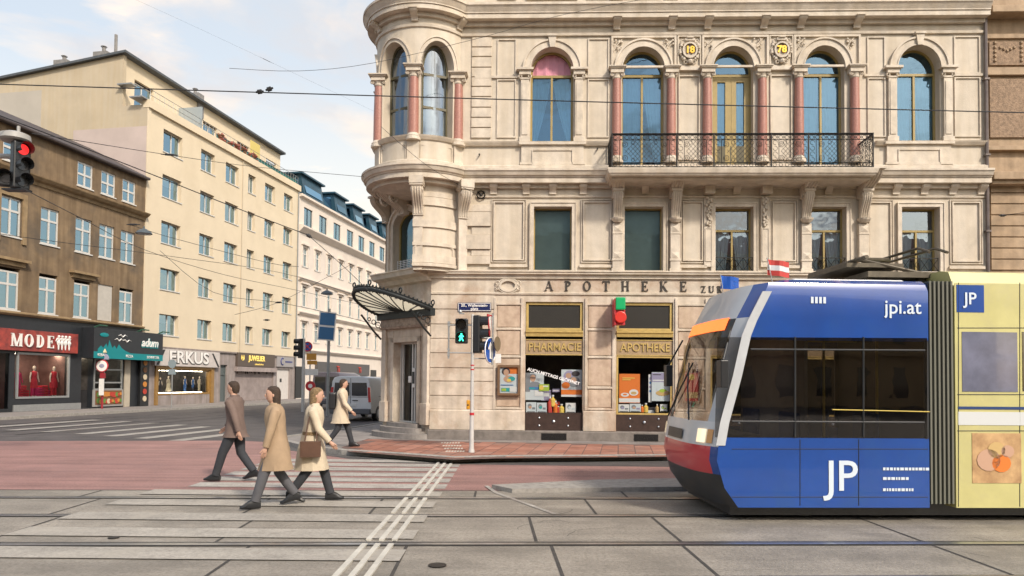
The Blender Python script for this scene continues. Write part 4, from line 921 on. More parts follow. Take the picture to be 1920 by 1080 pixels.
# ---------------------------------------------------------------- neighbouring house on the right
NB = thing('neighbouring_house', 'brown stone town house with patterned panels joined to the right end of the pharmacy', 'building'); on(NB, FM, uR+.03, .0, 0)
BST = mat('brown_stone', (.43, .31, .20), .75, var=.3, scale=2.5, bump=.3, streak=.2); BST2 = mat('brown_rough_stone', (.32, .22, .145), .85, var=.4, scale=12, bump=.9, bscale=30)
NW = 9; k = MB(); Zr = lambda y: Zz(y, 1880)
wn = [(3.0+i*3.1, 4.3+i*3.1) for i in range(2)]
wallgrid(k, 0, NW, 0, zTop, [(a, b, Zr(500), Zr(392)) for a, b in wn]+[(a, b, Zr(268), Zr(120)) for a, b in wn], .12, .3); k.box(NW-.1, NW, .2, 15, 0, zTop)
k.face([(0, .12, zTop), (NW, .12, zTop), (NW, 15, zTop), (0, 15, zTop)]); k.build('wall', BST, NB)
k = MB(); k.box(0.02, NW, -.3, .12, Zr(341), Zr(327)); k.box(.02, NW, -.2, .12, Zr(348), Zr(341)); k.box(.02, NW, -.32, .12, Zr(32), Zr(20)); k.box(.02, NW, -.05, .12, Zr(282), Zr(274)); k.box(.02, NW, .0, .12, Zr(140), Zr(126)); k.box(.02, NW, .05, .12, Zr(70), Zr(62))
for i in range(8): k.box(.15, 2.7, .07, .13, Zr(505)+i*.0+i*.32, Zr(505)+i*.32+.29)
k.build('cornice', BST, NB, bevel=.01)
k = MB(); k.box(.15, 2.7, .06, .14, Zr(256), Zr(146)); k.box(.15, 2.7, .06, .14, Zr(120), Zr(76)); k.build('rough_panel', BST2, NB)
k = MB()
for xq in (.3, 1.05, 1.8, 2.5):
    for q in range(5): k.ball((xq, .05, Zr(112)+.13*q), .05, 6)
    for q in range(5): k.ball((xq+.15+.1*q, .05, Zr(94)+.05*abs(q-2)), .045, 6)
k.build('stone_garland', BST, NB)
for a, b in wn:
    for z0, z1 in ((Zr(500), Zr(392)), (Zr(268), Zr(120))):
        k = MB(); bars(k, a, b, z0, z1, .3, .06, .06, mullions=[(a+b)/2], transoms=[z0+(z1-z0)*.7]); o = k.build('window', OLIVE, NB); k = MB(); panef(k, a, b, z0, z1, .33); k.build('pane', WGL2, o); k = MB(); room(k, a, b, z0, z1, .4); k.build('room_interior', DARKROOM, o)
k = MB(); k.tube([(-.03, -.06, .2), (-.03, -.06, zTop)], .05, 8)
for z in (4, 6.2, 8.4, 10.6, 12.5): k.box(-.1, .04, -.13, 0, z, z+.05)
k.build('downpipe', mat('pipe_zinc', (.16, .13, .12), .5, metal=.3, var=.3), NB)
# ================================================================ the houses of the left street
def lu(px, py=700, off=0.0): return FL.m(px, py, off)[0]
def lz(px, py, off=0.0): return FL.m(px, py, off)[1]
WGS = glass('street_glass', .42, (.55, .82, 1)); WFR = mat('window_white', (.62, .61, .58), .5, var=.08, scale=8)
ROOM2 = mat('room_grey', (.09, .09, .085), .9, var=.6, scale=.8)
def street_window(parent, w_, h_, fr, y=.18, mull=(.5,), trans=(), sill=True, fw=.07, blind=None, back=ROOM2, gl=WGS, reveal=None):
    k = MB(); bars(k, 0, w_, 0, h_, y, fw, .06, mullions=[w_*m for m in mull], transoms=[h_*t for t in trans]); o = k.build('window', fr, parent)
    k = MB(); panef(k, .03, w_-.03, .03, h_-.03, y+.03); k.build('pane', gl, o)
    k = MB(); room(k, 0, w_, 0, h_, y+.07, .7); k.build('room_interior', back, o)
    if sill: k = MB(); k.box(-.06, w_+.06, -.05, y+.02, -.06, 0); k.build('window_sill', WFR, o)
    k = MB(); 
    if blind: k.box(.05, w_-.05, y+.045, y+.05, h_*(1-blind), h_-.05); k.build('blind', CURT, o)
    return o
rw = random.Random(11)
# --- beige apartment block
uB0, uB1 = lu(267, 600), lu(557, 600)
BB = thing('apartment_block', 'tall plain cream apartment block with set-back roof terrace and bare side wall', 'building'); on(BB, FL, uB0)
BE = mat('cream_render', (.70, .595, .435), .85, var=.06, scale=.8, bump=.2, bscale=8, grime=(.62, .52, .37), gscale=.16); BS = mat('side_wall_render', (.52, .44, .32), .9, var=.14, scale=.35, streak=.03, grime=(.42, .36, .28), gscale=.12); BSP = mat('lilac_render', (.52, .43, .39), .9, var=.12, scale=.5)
BW = uB1-uB0; zBp = lz(268, 181); cols = [314.5, 381.5, 428, 465.5, 500, 535]; wb = [1.9, 1.62, 1.7, 1.05, 1.6, 1.55]
rows_l = [(244, 286), (329, 371), (416, 457), (504, 544), (590, 629)]; uc = [lu(x)-uB0 for x in cols]
rz_ = [(lz(313, b), lz(313, a)) for a, b in rows_l]; zG = lz(330, 652)
opsB = [(u-w/2, u+w/2, a, b) for u, w in zip(uc, wb) for a, b in rz_]
k = MB(); wallgrid(k, 0, BW, zG, zBp-.5, opsB, 0, .3); k.box(-.02, BW, -.18, .3, zBp-.5, zBp); k.box(-.0, .28, -.06, 0, zG+1, zBp-.5); k.build('wall', BE, BB)
wproto = {}
for j, (u, w) in enumerate(zip(uc, wb)):
    for i, (a, b) in enumerate(rz_):
        key = (round(w, 2), (i+j) % 3)
        if key not in wproto: wproto[key] = o = street_window(BB, w, b-a, WFR, .26, mull=(.58,) if w > .9 else (.4,), blind=(None, .45, .2)[(i+j) % 3]); o.location = (u-w/2, 0, a)
        else: dup(wproto[key], (u-w/2, 0, a), BB)
DB = 10.8
zT1 = FL.m(240, 106, 1.9)[1]; zT0 = zT1-1.1
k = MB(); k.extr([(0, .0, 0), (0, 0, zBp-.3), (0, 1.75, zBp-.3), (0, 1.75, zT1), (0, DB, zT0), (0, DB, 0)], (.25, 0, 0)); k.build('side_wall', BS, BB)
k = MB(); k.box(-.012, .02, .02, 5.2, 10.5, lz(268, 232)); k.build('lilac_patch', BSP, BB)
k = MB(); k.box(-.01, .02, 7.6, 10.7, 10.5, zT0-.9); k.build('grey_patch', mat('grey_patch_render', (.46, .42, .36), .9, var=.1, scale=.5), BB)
k = MB(); wallgrid(k, .25, BW, zBp-.5, zT1, [(u-.9, u+.9, zBp-.3, zBp+1.9) for u in (uc[0]-.4, uc[2], uc[4]-1, uc[5]+.4)], 1.9, .2); k.face([(0.25, 0, zBp-.45), (BW, 0, zBp-.45), (BW, 1.9, zBp-.45), (.25, 1.9, zBp-.45)]); k.build('penthouse_wall', BE, BB)
k = MB(); k.extr([(-.25, 1.45, zT1-.1), (-.25, 1.45, zT1+.05), (-.25, DB+.2, zT0+.05), (-.25, DB+.2, zT0-.1)], (BW+.4, 0, 0)); k.build('roof', mat('roof_slate', (.09, .10, .11), .6, var=.3), BB)
for u in (uc[0]-.4, uc[2], uc[4]-1, uc[5]+.4):
    o = street_window(BB, 1.8, 2.0, WFR, 2.1, sill=False); o.location = (u-.9, 0, zBp-.2)
k = MB(); n = 44
for i in range(n+1): x = .3+(BW-.5)*i/n; k.tube([(x, .05, zBp), (x, .05, zBp+.75)], .012, 4)
for z in (zBp+.75, zBp+.4): k.tube([(.3, .05, z), (BW-.2, .05, z)], .02, 4)
k.build('terrace_railing', GREYM, BB)
k = MB(); k.box(uc[2]-2, BW-.3, .08, .1, zBp, zBp+.42); k.build('terrace_screen', mat('green_screen', (.02, .13, .12), .7, var=.3), BB)
k = MB(); k.box(uc[1]-.7, uc[1]-.62, .1, 1.9, zBp, zBp+1.7); k.build('privacy_screen', mat('grey_screen', (.30, .35, .38), .5), BB)
k = MB(); k.box(uc[4]-2.4, uc[4]-1.0, .4, .45, zBp+.2, zBp+1.7); k.build('yellow_awning', mat('yellow_cloth', (.62, .5, .16), .8), BB)
k = MB(); rr = random.Random(2)
for q in range(80): k.ball((uc[2]+rr.uniform(-1.8, 3.4), rr.uniform(-.05, .3), zBp+rr.uniform(.05, .5)), rr.uniform(.1, .2), 5)
k.build('red_flowers', mat('red_flowers', (.28, .04, .05), .8, var=.7, scale=6, col2=(.06, .10, .03)), BB)
k = MB()
for u, y, h in ((1.2, 4.2, 1.1), (1.6, 7.5, .9), (8, 2.3, 1.0)): k.box(u-.35, u+.35, y-.5, y+.5, zT0, zT1+h*.6); k.tube([(u, y, zT1), (u, y, zT1+h)], .12, 6); k.ring((u, y, zT1+h), .17, .03, 8, 4, 'z')
k.tube([(.8, 3.0, zT1-.5), (.8, 3.0, zT1+1.6)], .1, 6); k.build('chimney', mat('chimney_grey', (.25, .24, .23), .8, var=.3), BB)
k = MB(); k.box(-.5, 1.0, .0, .9, zBp-.02, zBp+.06); k.box(-.35, .2, .9, 1.9, zBp+.9, zBp+.98); k.build('roof_ledge', GREYM, BB)
k = MB(); xp = BW-.25; k.tube([(xp, -.08, 3), (xp, -.08, zBp-.6)], .06, 6); k.build('downpipe', GREYM, BB)
k = MB(); xp = (uc[2]+uc[3])/2; k.tube([(xp, -.06, zG), (xp, -.06, zBp-.6)], .035, 6); k.build('lightning_rod_cable', mat('pale_conduit', (.50, .43, .33), .7), BB)
# ground floor of the block
k = MB(); gy = .1; gops = [(lu(297, 720)-uB0, lu(396, 720)-uB0, .75, lz(350, 692)), (lu(443, 720)-uB0, lu(515, 720)-uB0, .2, lz(478, 697)), (lu(415, 720)-uB0, lu(428, 720)-uB0, .15, lz(420, 684)), (lu(521, 720)-uB0, lu(545, 720)-uB0, .15, lz(532, 692))]
wallgrid(k, 0, BW, .1, zG, gops, gy, .35); k.sweep([(0, gy), (BW, gy)], [(0, zG-.12), (.12, zG-.1), (.14, zG), (0, zG+.02)]); k.build('ground_floor_wall', mat('grey_lilac_render', (.33, .285, .27), .85, var=.2, scale=2, streak=.2), BB)
a, b, c, d = gops[2]; k = MB(); bars(k, a, b, c, d, gy+.15, .08, .06, transoms=[d-.7]); o = k.build('house_door', mat('grey_green_door', (.10, .12, .12), .5), BB); k = MB(); k.box(a, b, gy+.19, gy+.22, c, d); k.build('door_panel', mat('grey_green_door', (0, 0, 0)), o)
a, b, c, d = gops[3]; k = MB(); k.box(a, b, gy+.12, gy+.2, c, d); o = k.build('white_door', mat('door_white', (.62, .58, .54), .5, var=.1), BB); k = MB(); k.tube([(a+.15, gy+.08, 1.1), (a+.15, gy+.08, 1.35)], .02, 6); k.box(a+.7, a+1.0, gy+.1, gy+.12, 1.6, 1.9); k.build('door_handle', BLACK, o)
a, b, c, d = gops[1]; k = MB()
for i in range(28): z = c+(d-c)*i/28; k.extr([(a, gy+.16, z), (a, gy+.13, z+.03), (a, gy+.16, z+(d-c)/28)], (b-a, 0, 0))
k.box(a-.15, b+.1, gy-.25, gy+.1, d, d+.35); o = k.build('roller_shutter', mat('shutter_pinkgrey', (.36, .30, .28), .6, var=.25, scale=2), BB)
k = MB(); rr = random.Random(8); GF = mat('graffiti_black', (.03, .03, .035), .6)
for q in range(9):
    x = a+.3+q*.62; z = 2.55+rr.uniform(-.1, .1); pts = [(x+.34*t+.05*math.sin(t*7+q), gy+.105, z+.26*math.sin(t*9+q*1.7)) for t in [j/9 for j in range(10)]]; k.tube(pts, .028, 4)
k.build('graffiti', GF, o)
a, b, c, d = gops[0]; VG = mat('ochre_wood', (.30, .17, .05), .5, var=.2)
k = MB(); bars(k, a, b, c, d, gy-.02, .12, .25); k.box(a-.25, a, gy-.1, gy+.1, .12, lz(300, 655)); k.box(b, b+.35, gy-.1, gy+.1, .12, lz(350, 655)); k.box(a-.25, b+.35, gy-.12, gy+.1, d, d+.2); k.box(a-.25, b+.35, gy-.16, gy+.05, zG-.32, zG-.14); o = k.build('shop_front', VG, BB)
k = MB(); panef(k, a+.1, b-.1, c+.1, d-.1, gy+.12); k.build('pane', SGL, o)
k = MB(); room(k, a, b, c, d, gy+.3, 1.6); k.build('shop_interior', mat('shop_interior', (0, 0, 0)), o)
k = MB()
for i in range(11): k.box(a+.3+i*(b-a-.6)/10-.12, a+.3+i*(b-a-.6)/10+.12, gy+.5, gy+.62, d-.14, d-.08)
k.box(a+.15, b-.6, gy+.22, gy+.26, c+.1, c+.15)
k.build('light_strip', mat('lamp_glow', (1, .9, .7), .5, emit=(1, .88, .65), es=14), o)
# signs of the block
def sign(name, label, px0, px1, zb, zt, depth, mt_, y=.1, group=None, cat='shop sign'):
    u0, u1 = lu(px0, 700, -.0), lu(px1, 700, -.0); t = thing(name, label, cat); on(t, FL, u0, y-depth, zb); k = MB(); k.box(0, u1-u0, 0, depth-.005, 0, zt-zb); k.build('sign_board', mt_, t, bevel=.01); return t, u1-u0, zt-zb
t, w_, h_ = sign('shop_sign', 'long white shop sign with bold outlined letters VERKUS above the ochre shop front', 286, 408, lz(350, 688)+.02, lz(350, 657)-.0, .25, mat('sign_white', (.58, .53, .50), .5, var=.12))
text('ERKUS', h_*1.02, BLACK, t, 'letter_shadow', (w_*.50, -.012, h_*.50), .03, sx=1.32, bold=.05); text('ERKUS', h_*1.02, mat('letter_white', (.8, .78, .75), .5), t, 'letters', (w_*.495, -.04, h_*.52), .04, sx=1.32, bold=.018)
k = MB()
for x0, x1, y_ in ((.09, .03, 0), (.03, .13, 1), (.86, .95, 2)):
    z0, z1 = (0.02, .95) if y_ != 1 else (.1, .8)
    if y_ == 1: continue
    if y_ == 0: k.extr([(w_*.02, -.03, .05), (w_*.05, -.03, .05), (w_*.135, -.03, h_*.95), (w_*.105, -.03, h_*.95)], (0, .02, 0))
    else: k.extr([(w_*.86, -.03, h_*.9), (w_*.885, -.03, h_*.9), (w_*.99, -.03, .05), (w_*.965, -.03, .05)], (0, .02, 0))
k.build('slanted_bars', BLACK, t)
t, w_, h_ = sign('shop_sign', 'dark brown jeweller shop sign with gold letters JUWELIER above the closed shutter', 443, 513, lz(478, 688), lz(478, 663), .2, mat('sign_brown', (.10, .075, .06), .5))
YL = mat('letter_yellow', (.75, .55, .15), .5, emit=(.8, .55, .12), es=.5)
text('JUWELIER', h_*.55, YL, t, 'letters', (w_*.49, -.02, h_*.62), .02, sx=.95, bold=.012); text('schmuck uhren', h_*.2, YL, t, 'small_letters', (w_*.55, -.02, h_*.2), .01)
k = MB(); c0 = (w_*.12, -.02, h_*.62); k.ring(c0, .18, .03, 12, 4, a0=PI, a1=2*PI)
for a in (-.15, 0, .15): k.extr([(c0[0]+a-.06, -.03, c0[2]-.05), (c0[0]+a+.06, -.03, c0[2]-.05), (c0[0]+a*1.25, -.03, c0[2]+.22)], (0, .02, 0))
k.build('crown_emblem', YL, t)
t, w_, h_ = sign('shop_sign', 'small grey sign with a blue crescent above the white door', 519, 550, lz(532, 688), lz(532, 668), .12, mat('sign_grey', (.33, .31, .31), .5))
k = MB(); k.ring((w_*.3, -.02, h_*.5), h_*.3, .06, 14, 4, a0=R(60), a1=R(300)); k.build('crescent', mat('blue_letters', (.06, .07, .2), .5), t); k = MB(); k.box(w_*.48, w_*.9, -.02, 0, h_*.42, h_*.56); k.build('lettering_bar', mat('blue_letters', (0, 0, 0)), t)

# --- brown house
uW0 = lu(-90, 600); BR = thing('brown_house', 'old brown plaster house with white windows, between the street corner and the cream block', 'building'); on(BR, FL, uW0)
BP1 = mat('brown_plaster', (.255, .18, .105), .9, var=.35, scale=.9, col2=(.165, .115, .07), streak=.3, grime=(.105, .085, .065), gscale=.3); BP2 = mat('brown_trim', (.33, .235, .13), .85, var=.3, scale=2, streak=.2)
BRW = uB0-uW0; zR = lz(267, 335); zLg = lz(267, 400); zGb = lz(262, 614)
def bz(px, y): return lz(px, y)
cx_b = [(-62, 0), (12, 1), (86, 1), (149.5, 1), (194, 1), (233.5, 1)]
ow = []; r1 = (lz(86, 458), lz(86, 389)); r2 = (lz(81, 588), lz(81, 513)); r0 = (lz(149, 348), lz(149, 302))
u_c = [lu(x)-uW0 for x in (-62, 12, 86, 150, 194, 233.5)]; wd = [1.25]*6
for i, u in enumerate(u_c):
    for a, b in (r1, r2): ow.append((u-.58, u+.58, a, b))
    if i != 2: ow.append((u-.55, u+.55, *r0))
k = MB(); wallgrid(k, 0, BRW, zGb, zR, ow, 0, .3); k.box(0, BRW, 1.2, 11, zGb, zR-.2); k.box(0, BRW, 3.2, 11, 0, zGb); k.build('wall', BP1, BR)
k = MB(); k.extr([(0, -.28, zR-.05), (0, -.28, zR+.12), (0, 4, zR+2.2), (0, 10, zR+1.2), (0, 10, zR-.05)], (BRW-.05, 0, 0)); k.build('roof', mat('roof_dark', (.075, .062, .062), .7, var=.4, scale=1.5), BR)
k = MB(); k.tube([(-1, -.33, zR+.02), (BRW-.1, -.33, zR+.02)], .09, 8); k.build('gutter', mat('gutter_zinc', (.13, .11, .11), .5, metal=.3, var=.2), BR)
k = MB(); k.sweep([(0, 0), (BRW, 0)], [(0, zLg-.42), (.06, zLg-.4), (.1, zLg-.25), (.28, zLg-.18), (.4, zLg-.05), (.42, zLg), (0, zLg+.06)])
k.sweep([(0, 0), (BRW, 0)], [(0, zGb-.1), (.12, zGb-.08), (.2, zGb), (.2, zGb+.06), (0, zGb+.12)])
for i, u in enumerate(u_c):
    if i in (0, 1, 3): k.box(u-.95, u+.95, -.3, 0, r2[1]+.32, r2[1]+.45); k.box(u-.8, u+.8, -.12, 0, r2[1]+.1, r2[1]+.32)
    if i < 2: k.box(u-.85, u-.62, -.08, 0, r1[0]-.3, r1[1]+.3); k.box(u+.62, u+.85, -.08, 0, r1[0]-.3, r1[1]+.3); k.box(u-.62, u+.62, -.08, 0, r1[1]+.05, r1[1]+.3)
    k.box(u-.75, u+.75, -.12, 0, r2[0]-.22, r2[0]-.06)
k.build('cornice', BP2, BR)
pr = None; pr0 = None
for i, u in enumerate(u_c):
    for q, (a, b) in enumerate((r1, r2)):
        if q == 1 and i == 4:
            k = MB(); k.box(u-.55, u+.55, .05, .12, a, b); k.build('roller_blind', mat('blind_white', (.5, .47, .42), .8, var=.1), BR); continue
        if pr is None: pr = o = street_window(BR, 1.16, b-a, WFR, .08, trans=(.66,), fw=.09, blind=.3); o.location = (u-.58, 0, a)
        else: dup(pr, (u-.58, 0, a), BR)
    if i == 2: continue
    a, b = r0
    if pr0 is None: pr0 = o = street_window(BR, 1.1, b-a, WFR, .05, trans=(.5,), fw=.09); o.location = (u-.55, 0, a)
    else: dup(pr0, (u-.55, 0, a), BR)
# shops under the brown house
D1 = mat('dark_fascia', (.022, .025, .03), .45, var=.2)
s0_, s1_, s2_ = lu(-90)-uW0, lu(152)-uW0, lu(285)-uW0
zsh = lz(130, 665); mw0, mw1 = lu(28)-uW0, lu(131)-uW0; kb0, kb1 = lu(176)-uW0, lu(229)-uW0
k = MB(); wallgrid(k, 0, BRW, .1, zGb, [(mw0, mw1, .75, zsh), (lu(-60)-uW0, lu(20)-uW0, .2, zsh), (lu(153)-uW0, lu(174)-uW0, .15, zsh-.1), (kb0, kb1, 1.15, zsh-.1)], .02, .3); k.build('shop_wall', D1, BR)
k = MB(); bars(k, mw0+.1, mw1-.02, .75, zsh, -.02, .1, .12); k.box(mw0-.05, s1_, -.05, .02, .12, .45); o = k.build('display_window', GREYM, BR)
k = MB(); panef(k, mw0, mw1, .75, zsh, .06); k.build('pane', SGL, o); k = MB(); room(k, mw0, mw1, .75, zsh, .3, 1.7); k.build('shop_interior', mat('shop_red_dim', (.20, .10, .09), .8, var=.5, scale=1.5), o)
k = MB(); [k.box(mw0+.4+i*.9, mw0+.8+i*.9, .6, 1.0, zsh-.06, zsh-.03) for i in range(7)]; k.build('spot_lamp', mat('lamp_glow', (0, 0, 0)), o)
a, b = lu(-60)-uW0, lu(20)-uW0; k = MB(); bars(k, a, b, .2, zsh, .0, .08, .1, mullions=[b-1.6]); o = k.build('display_window', D1, BR); k = MB(); panef(k, a, b, .2, zsh, .05); k.build('pane', SGL, o); k = MB(); room(k, a, b, .2, zsh, .3, 1.6); k.build('shop_interior', mat('shop_red_dim', (0, 0, 0)), o)
k = MB(); bars(k, kb0, kb1, 1.15, zsh-.1, -.03, .07, .1, mullions=[kb0+(kb1-kb0)*.33], transoms=[zsh-.75, 1.55]); o = k.build('serving_window', GREYM, BR)
k = MB(); panef(k, kb0, kb1, 1.15, zsh-.1, .03); k.build('pane', SGL, o); k = MB(); room(k, kb0, kb1, 1.15, zsh, .3, 1.5); k.build('shop_interior', mat('shop_interior', (0, 0, 0)), o)
k = MB(); k.box(kb0-.05, kb1+.05, -.06, .02, .2, 1.15); o = k.build('counter_front', mat('counter_steel', (.32, .31, .30), .4), BR)
FD = [mat('food_'+n, c, .6) for n, c in (('red', (.45, .05, .03)), ('orange', (.55, .22, .04)), ('cream', (.6, .5, .35)), ('green', (.12, .25, .05)), ('brown', (.18, .08, .03)))]
k = MB(); k.mt(4).box(kb0+.08, kb1-.08, -.075, -.06, .3, 1.1)
for q in range(12):
    for z in (.5, .88): k.mt(rw.randrange(4)).disc((kb0+.3+q*(kb1-kb0-.5)/11, -.08, z+rw.uniform(-.05, .05)), rw.uniform(.09, .16), -.01-.002*q, 10)
k.build('food_pictures', FD, o)
k = MB(); a, b = lu(153)-uW0, lu(174)-uW0; room(k, a, b, .15, zsh-.1, .3, 2.4); k.build('doorway', DARKROOM, BR)
k = MB(); k.box(lu(233)-uW0, lu(243)-uW0, -.05, .03, .12, zsh); k.build('pale_door', mat('pale_door', (.48, .42, .33), .6, var=.1), BR)
# menu column beside the VERKUS window
t = thing('menu_board', 'tall dark menu board with round food pictures at the edge of the kebab shop', 'menu board'); on(t, FL, lu(259), -.12, .12); a = lu(275)-lu(259); k = MB(); k.box(0, a, -.05, .1, 0, zsh); k.build('board', BLACK, t); k = MB()
for q in range(7): k.mt((2, 0, 1, 2, 4, 1, 0)[q]).disc((a*.5, -.06, .45+q*.44), .17, -.02, 12)
k.build('food_pictures', FD, t)
# MODE sign
t, w_, h_ = sign('shop_sign', 'long red brick-pattern sign with white serif letters MODE and slim figures', -60, 139, lz(60, 659), lz(60, 620), .22, mat('red_sign', (.36, .055, .04), .5, var=.5, scale=2.2, col2=(.13, .03, .03)), .02)
PW = mat('letter_white', (0, 0, 0)); x0 = lu(20)-lu(-60); x1 = lu(85)-lu(-60)
k = MB(); lt = MB()
for ch, px_c in zip('MODE', (21.5, 45, 66.5, 85.5)):
    xc = lu(px_c)-lu(-60); W = glyph(MB(), ch, 0, 0, h_*.6, 0, .05, .2); glyph(k, ch, xc-W*h_*.3, h_*.2, h_*.6, -.06, .05, .2)
k.build('letters', PW, t)
k = MB(); xs = [lu(x)-lu(-60) for x in (101, 107.5, 114, 121)]
for i, x in enumerate(xs):
    b0 = h_*.14; hh = h_*.72; k.loft([[(x+r*math.cos(a), -.04-r*.3*math.sin(a)-.0, b0+hh*z) for a in [2*PI*j/6 for j in range(6)]] for z, r in ((0, .03), (.1, .05), (.3, .06), (.48, .14), (.58, .1), (.66, .07), (.8, .14), (.84, .05))]); k.ball((x, -.05, b0+hh*.92), .07, 8)
    k.tube([(x-.12, -.05, b0+hh*.8), (x-.2, -.05, b0+hh*.6), (x-.1, -.05, b0+hh*.5)], .025, 4)
k.build('figure_emblem', PW, t)
# kebab sign
TE = mat('teal_print', (.0, .22, .24), .5); t, w_, h_ = sign('shop_sign', 'black and teal kebab shop sign box with gulls and curly letters adum', 152, 284, lz(218, 674), lz(218, 620), .75, D1, .0)
k = MB(); k.box(0, w_, -.012, 0, 0, h_*.22); xs = [.05, .09, .12, .16, .18, .2, .24, .27, .3, .33, .37, .42, .5]; hs = [.3, .42, .35, .5, .36, .62, .36, .45, .34, .5, .38, .3, .22]
for i in range(12): k.extr([(w_*xs[i]*1.0, -.012, h_*.215), (w_*xs[i+1], -.012, h_*.215), (w_*xs[i+1], -.012, h_*hs[i+1]), (w_*xs[i], -.012, h_*hs[i])], (0, .01, 0))
k.ball((w_*.13, -.02, h_*.78), .35, 8, (1, .06, .35)); k.build('teal_skyline', TE, t)
text('adum', h_*.42, TE, t, 'letter_shadow', (w_*.785, -.02, h_*.6), .02, sx=.95, shear=.25, bold=.05); text('adum', h_*.42, PW, t, 'letters', (w_*.78, -.045, h_*.62), .03, sx=.95, shear=.25, bold=.01)
for s, x in (('KEBAP', .1), ('PIZZA', .48), ('SCHNITZEL', .84)): text(s, h_*.13, PW, t, 'small_letters', (w_*x, -.03, h_*.11), .02)
k = MB()
for x, z in ((.33, .62), (.38, .76), (.44, .6)):
    for s in (-1, 1): k.tube([(w_*x, -.03, h_*z), (w_*x+s*.16, -.03, h_*z+.12), (w_*x+s*.36, -.03, h_*z+.06)], [.04, .03, .008], 4)
k.build('gull_emblem', PW, t)
for q, x in enumerate((.0, .6, .93)):
    k = MB(); k.tube([(w_*x+.3, .3, h_), (w_*x+.3, -.05, h_+.14), (w_*x+.9, -.05, h_+.14)], .04, 5); k.build('lamp_bracket', mat('green_iron', (.03, .10, .06), .6), t)
# mannequins
def mannequin(px, z0, h, dress, top, skin, label, y=.75, seat=False, wide=1.0):
    t = thing('mannequin', label, 'mannequin', group='mannequins in the shop windows'); on(t, FL, lu(px, 700, y), y, z0); s = h/1.75
    def el(z, rx, ry, x=0): return [(x*s+rx*s*math.cos(2*PI*j/10), ry*s*math.sin(2*PI*j/10), z*s) for j in range(10)]
    k = MB(); k.loft([el(1.46, .045, .045), el(1.52, .05, .06), el(1.58, .075, .09), el(1.66, .08, .095), el(1.73, .05, .06), el(1.75, .01, .01)])
    for q in (-1, 1): k.tube([(q*.2*s, 0, 1.38*s), (q*.27*s, .0, 1.1*s), (q*.3*s, -.06*s, .84*s)], [.045*s, .038*s, .03*s], 6)
    for q in (-1, 1): k.tube([(q*.08*s, 0, .5*s), (q*.1*s, 0, .08*s), (q*.1*s, -.1*s, .02*s)], [.06*s, .04*s, .035*s], 6)
    k.build('figure', skin, t, smooth=True)
    k = MB(); k.loft([el(1.46, .07, .06), el(1.4, .2, .1), el(1.2, .17, .11), el(1.05, .14, .1), el(.95, .18*wide, .12)]); k.loft([[(a, b, c) for a, b, c in r] for r in ([(q2+0*s, y2, z2) for q2, y2, z2 in el(.96, .18, .12)], el(.8, .2*wide, .13), el(.5, .2*wide, .14))]); k.build('dress_top', top, t, smooth=True)
    k = MB()
    if seat: k.loft([el(.7, .2, .14), el(.3, .26*wide, .2), el(.12, .3*wide, .22)])
    else:
        for q in (-1, 1): k.tube([(q*.08*s, 0, .85*s), (q*.1*s, 0, .45*s), (q*.12*s, 0, .08*s)], [.1*s, .085*s, .075*s], 8)
    k.build('clothes', dress, t, smooth=True); k = MB(); k.rev([(.22*s, 0), (.2*s, .02)], 0, 0, 12); k.build('stand', GREYM, t); return t
MGT = mat('magenta_cloth', (.55, .02, .12), .8, var=.3); RD = mat('red_cloth', (.55, .03, .05), .8, var=.3); SK = mat('mannequin_white', (.6, .52, .46), .5); YC = mat('yellow_cloth', (0, 0, 0)); BLU = mat('blue_cloth', (.03, .10, .3), .8, var=.3); CRM = mat('cream_cloth', (.5, .45, .34), .9, var=.3); DKC = mat('dark_cloth', (.03, .03, .04), .9, var=.3)
z0 = .8; hm = lz(62, 686, .8)-z0
mannequin(64, z0, hm, MGT, RD, SK, 'mannequin in red top and magenta trousers in the window below the red MODE sign'); mannequin(101, z0, hm, RD, RD, SK, 'mannequin in knee-length red coat in the window below the red MODE sign', wide=1.3, seat=False)
mannequin(33, z0, hm*.95, RD, MGT, MGT, 'headless-looking all magenta mannequin at the left edge of the window below the red MODE sign'); mannequin(117, z0, hm*.9, YC, MGT, MGT, 'mannequin with yellow trousers at the right edge of the window below the red MODE sign', y=1.2)
mannequin(8, .3, hm*1.1, RD, RD, RD, 'red-clothed mannequin in the shop window at the left edge of the photo')
k = MB()
for x, zz_, c, w2 in ((40, .5, 0, .6), (48, .3, 0, .4), (76, .4, 1, .5), (84, .5, 0, .4), (90, .25, 1, .4), (110, .4, 2, .35), (120, .6, 2, .3)): u = lu(x, 700, 1.0); t_ = thing('folded_dress', 'folded %s clothes, %s of the window under MODE' % (('red', 'pink', 'yellow')[c], {40: 'the far left', 48: 'left', 76: 'the middle, low', 84: 'the middle, high', 90: 'the middle right, lowest', 110: 'the right, tall', 120: 'the far right, low'}[x]), 'clothes', group='clothes displayed in the red shop window'); on(t_, FL, u, 1.15, z0); q = MB(); [q.box(-w2/2, w2/2, -.2, .2, j*.12*1.0, j*.12+.1) for j in range(int(zz_/.12)+1)]; q.build('cloth_stack', (RD, MGT, YC)[c], t_, bevel=.02)
z0v = .9; hv = lz(318, 705, .8)-z0v
mannequin(316, z0v, hv, CRM, CRM, SK, 'mannequin in a long pale coat on the left of the VERKUS window', wide=1.5, seat=True); mannequin(347, z0v, hv, BLU, BLU, SK, 'mannequin all in bright blue in the middle of the VERKUS window'); mannequin(374, z0v, hv, CRM, CRM, SK, 'mannequin in pale jacket and trousers on the right of the VERKUS window'); mannequin(362, z0v, hv*.97, DKC, BLU, SK, 'mannequin in blue top and dark trousers beside the pale one in the VERKUS window', y=1.1); mannequin(301, z0v, hv*.9, DKC, DKC, SK, 'mannequin in black at the left end of the VERKUS window', y=1.1)

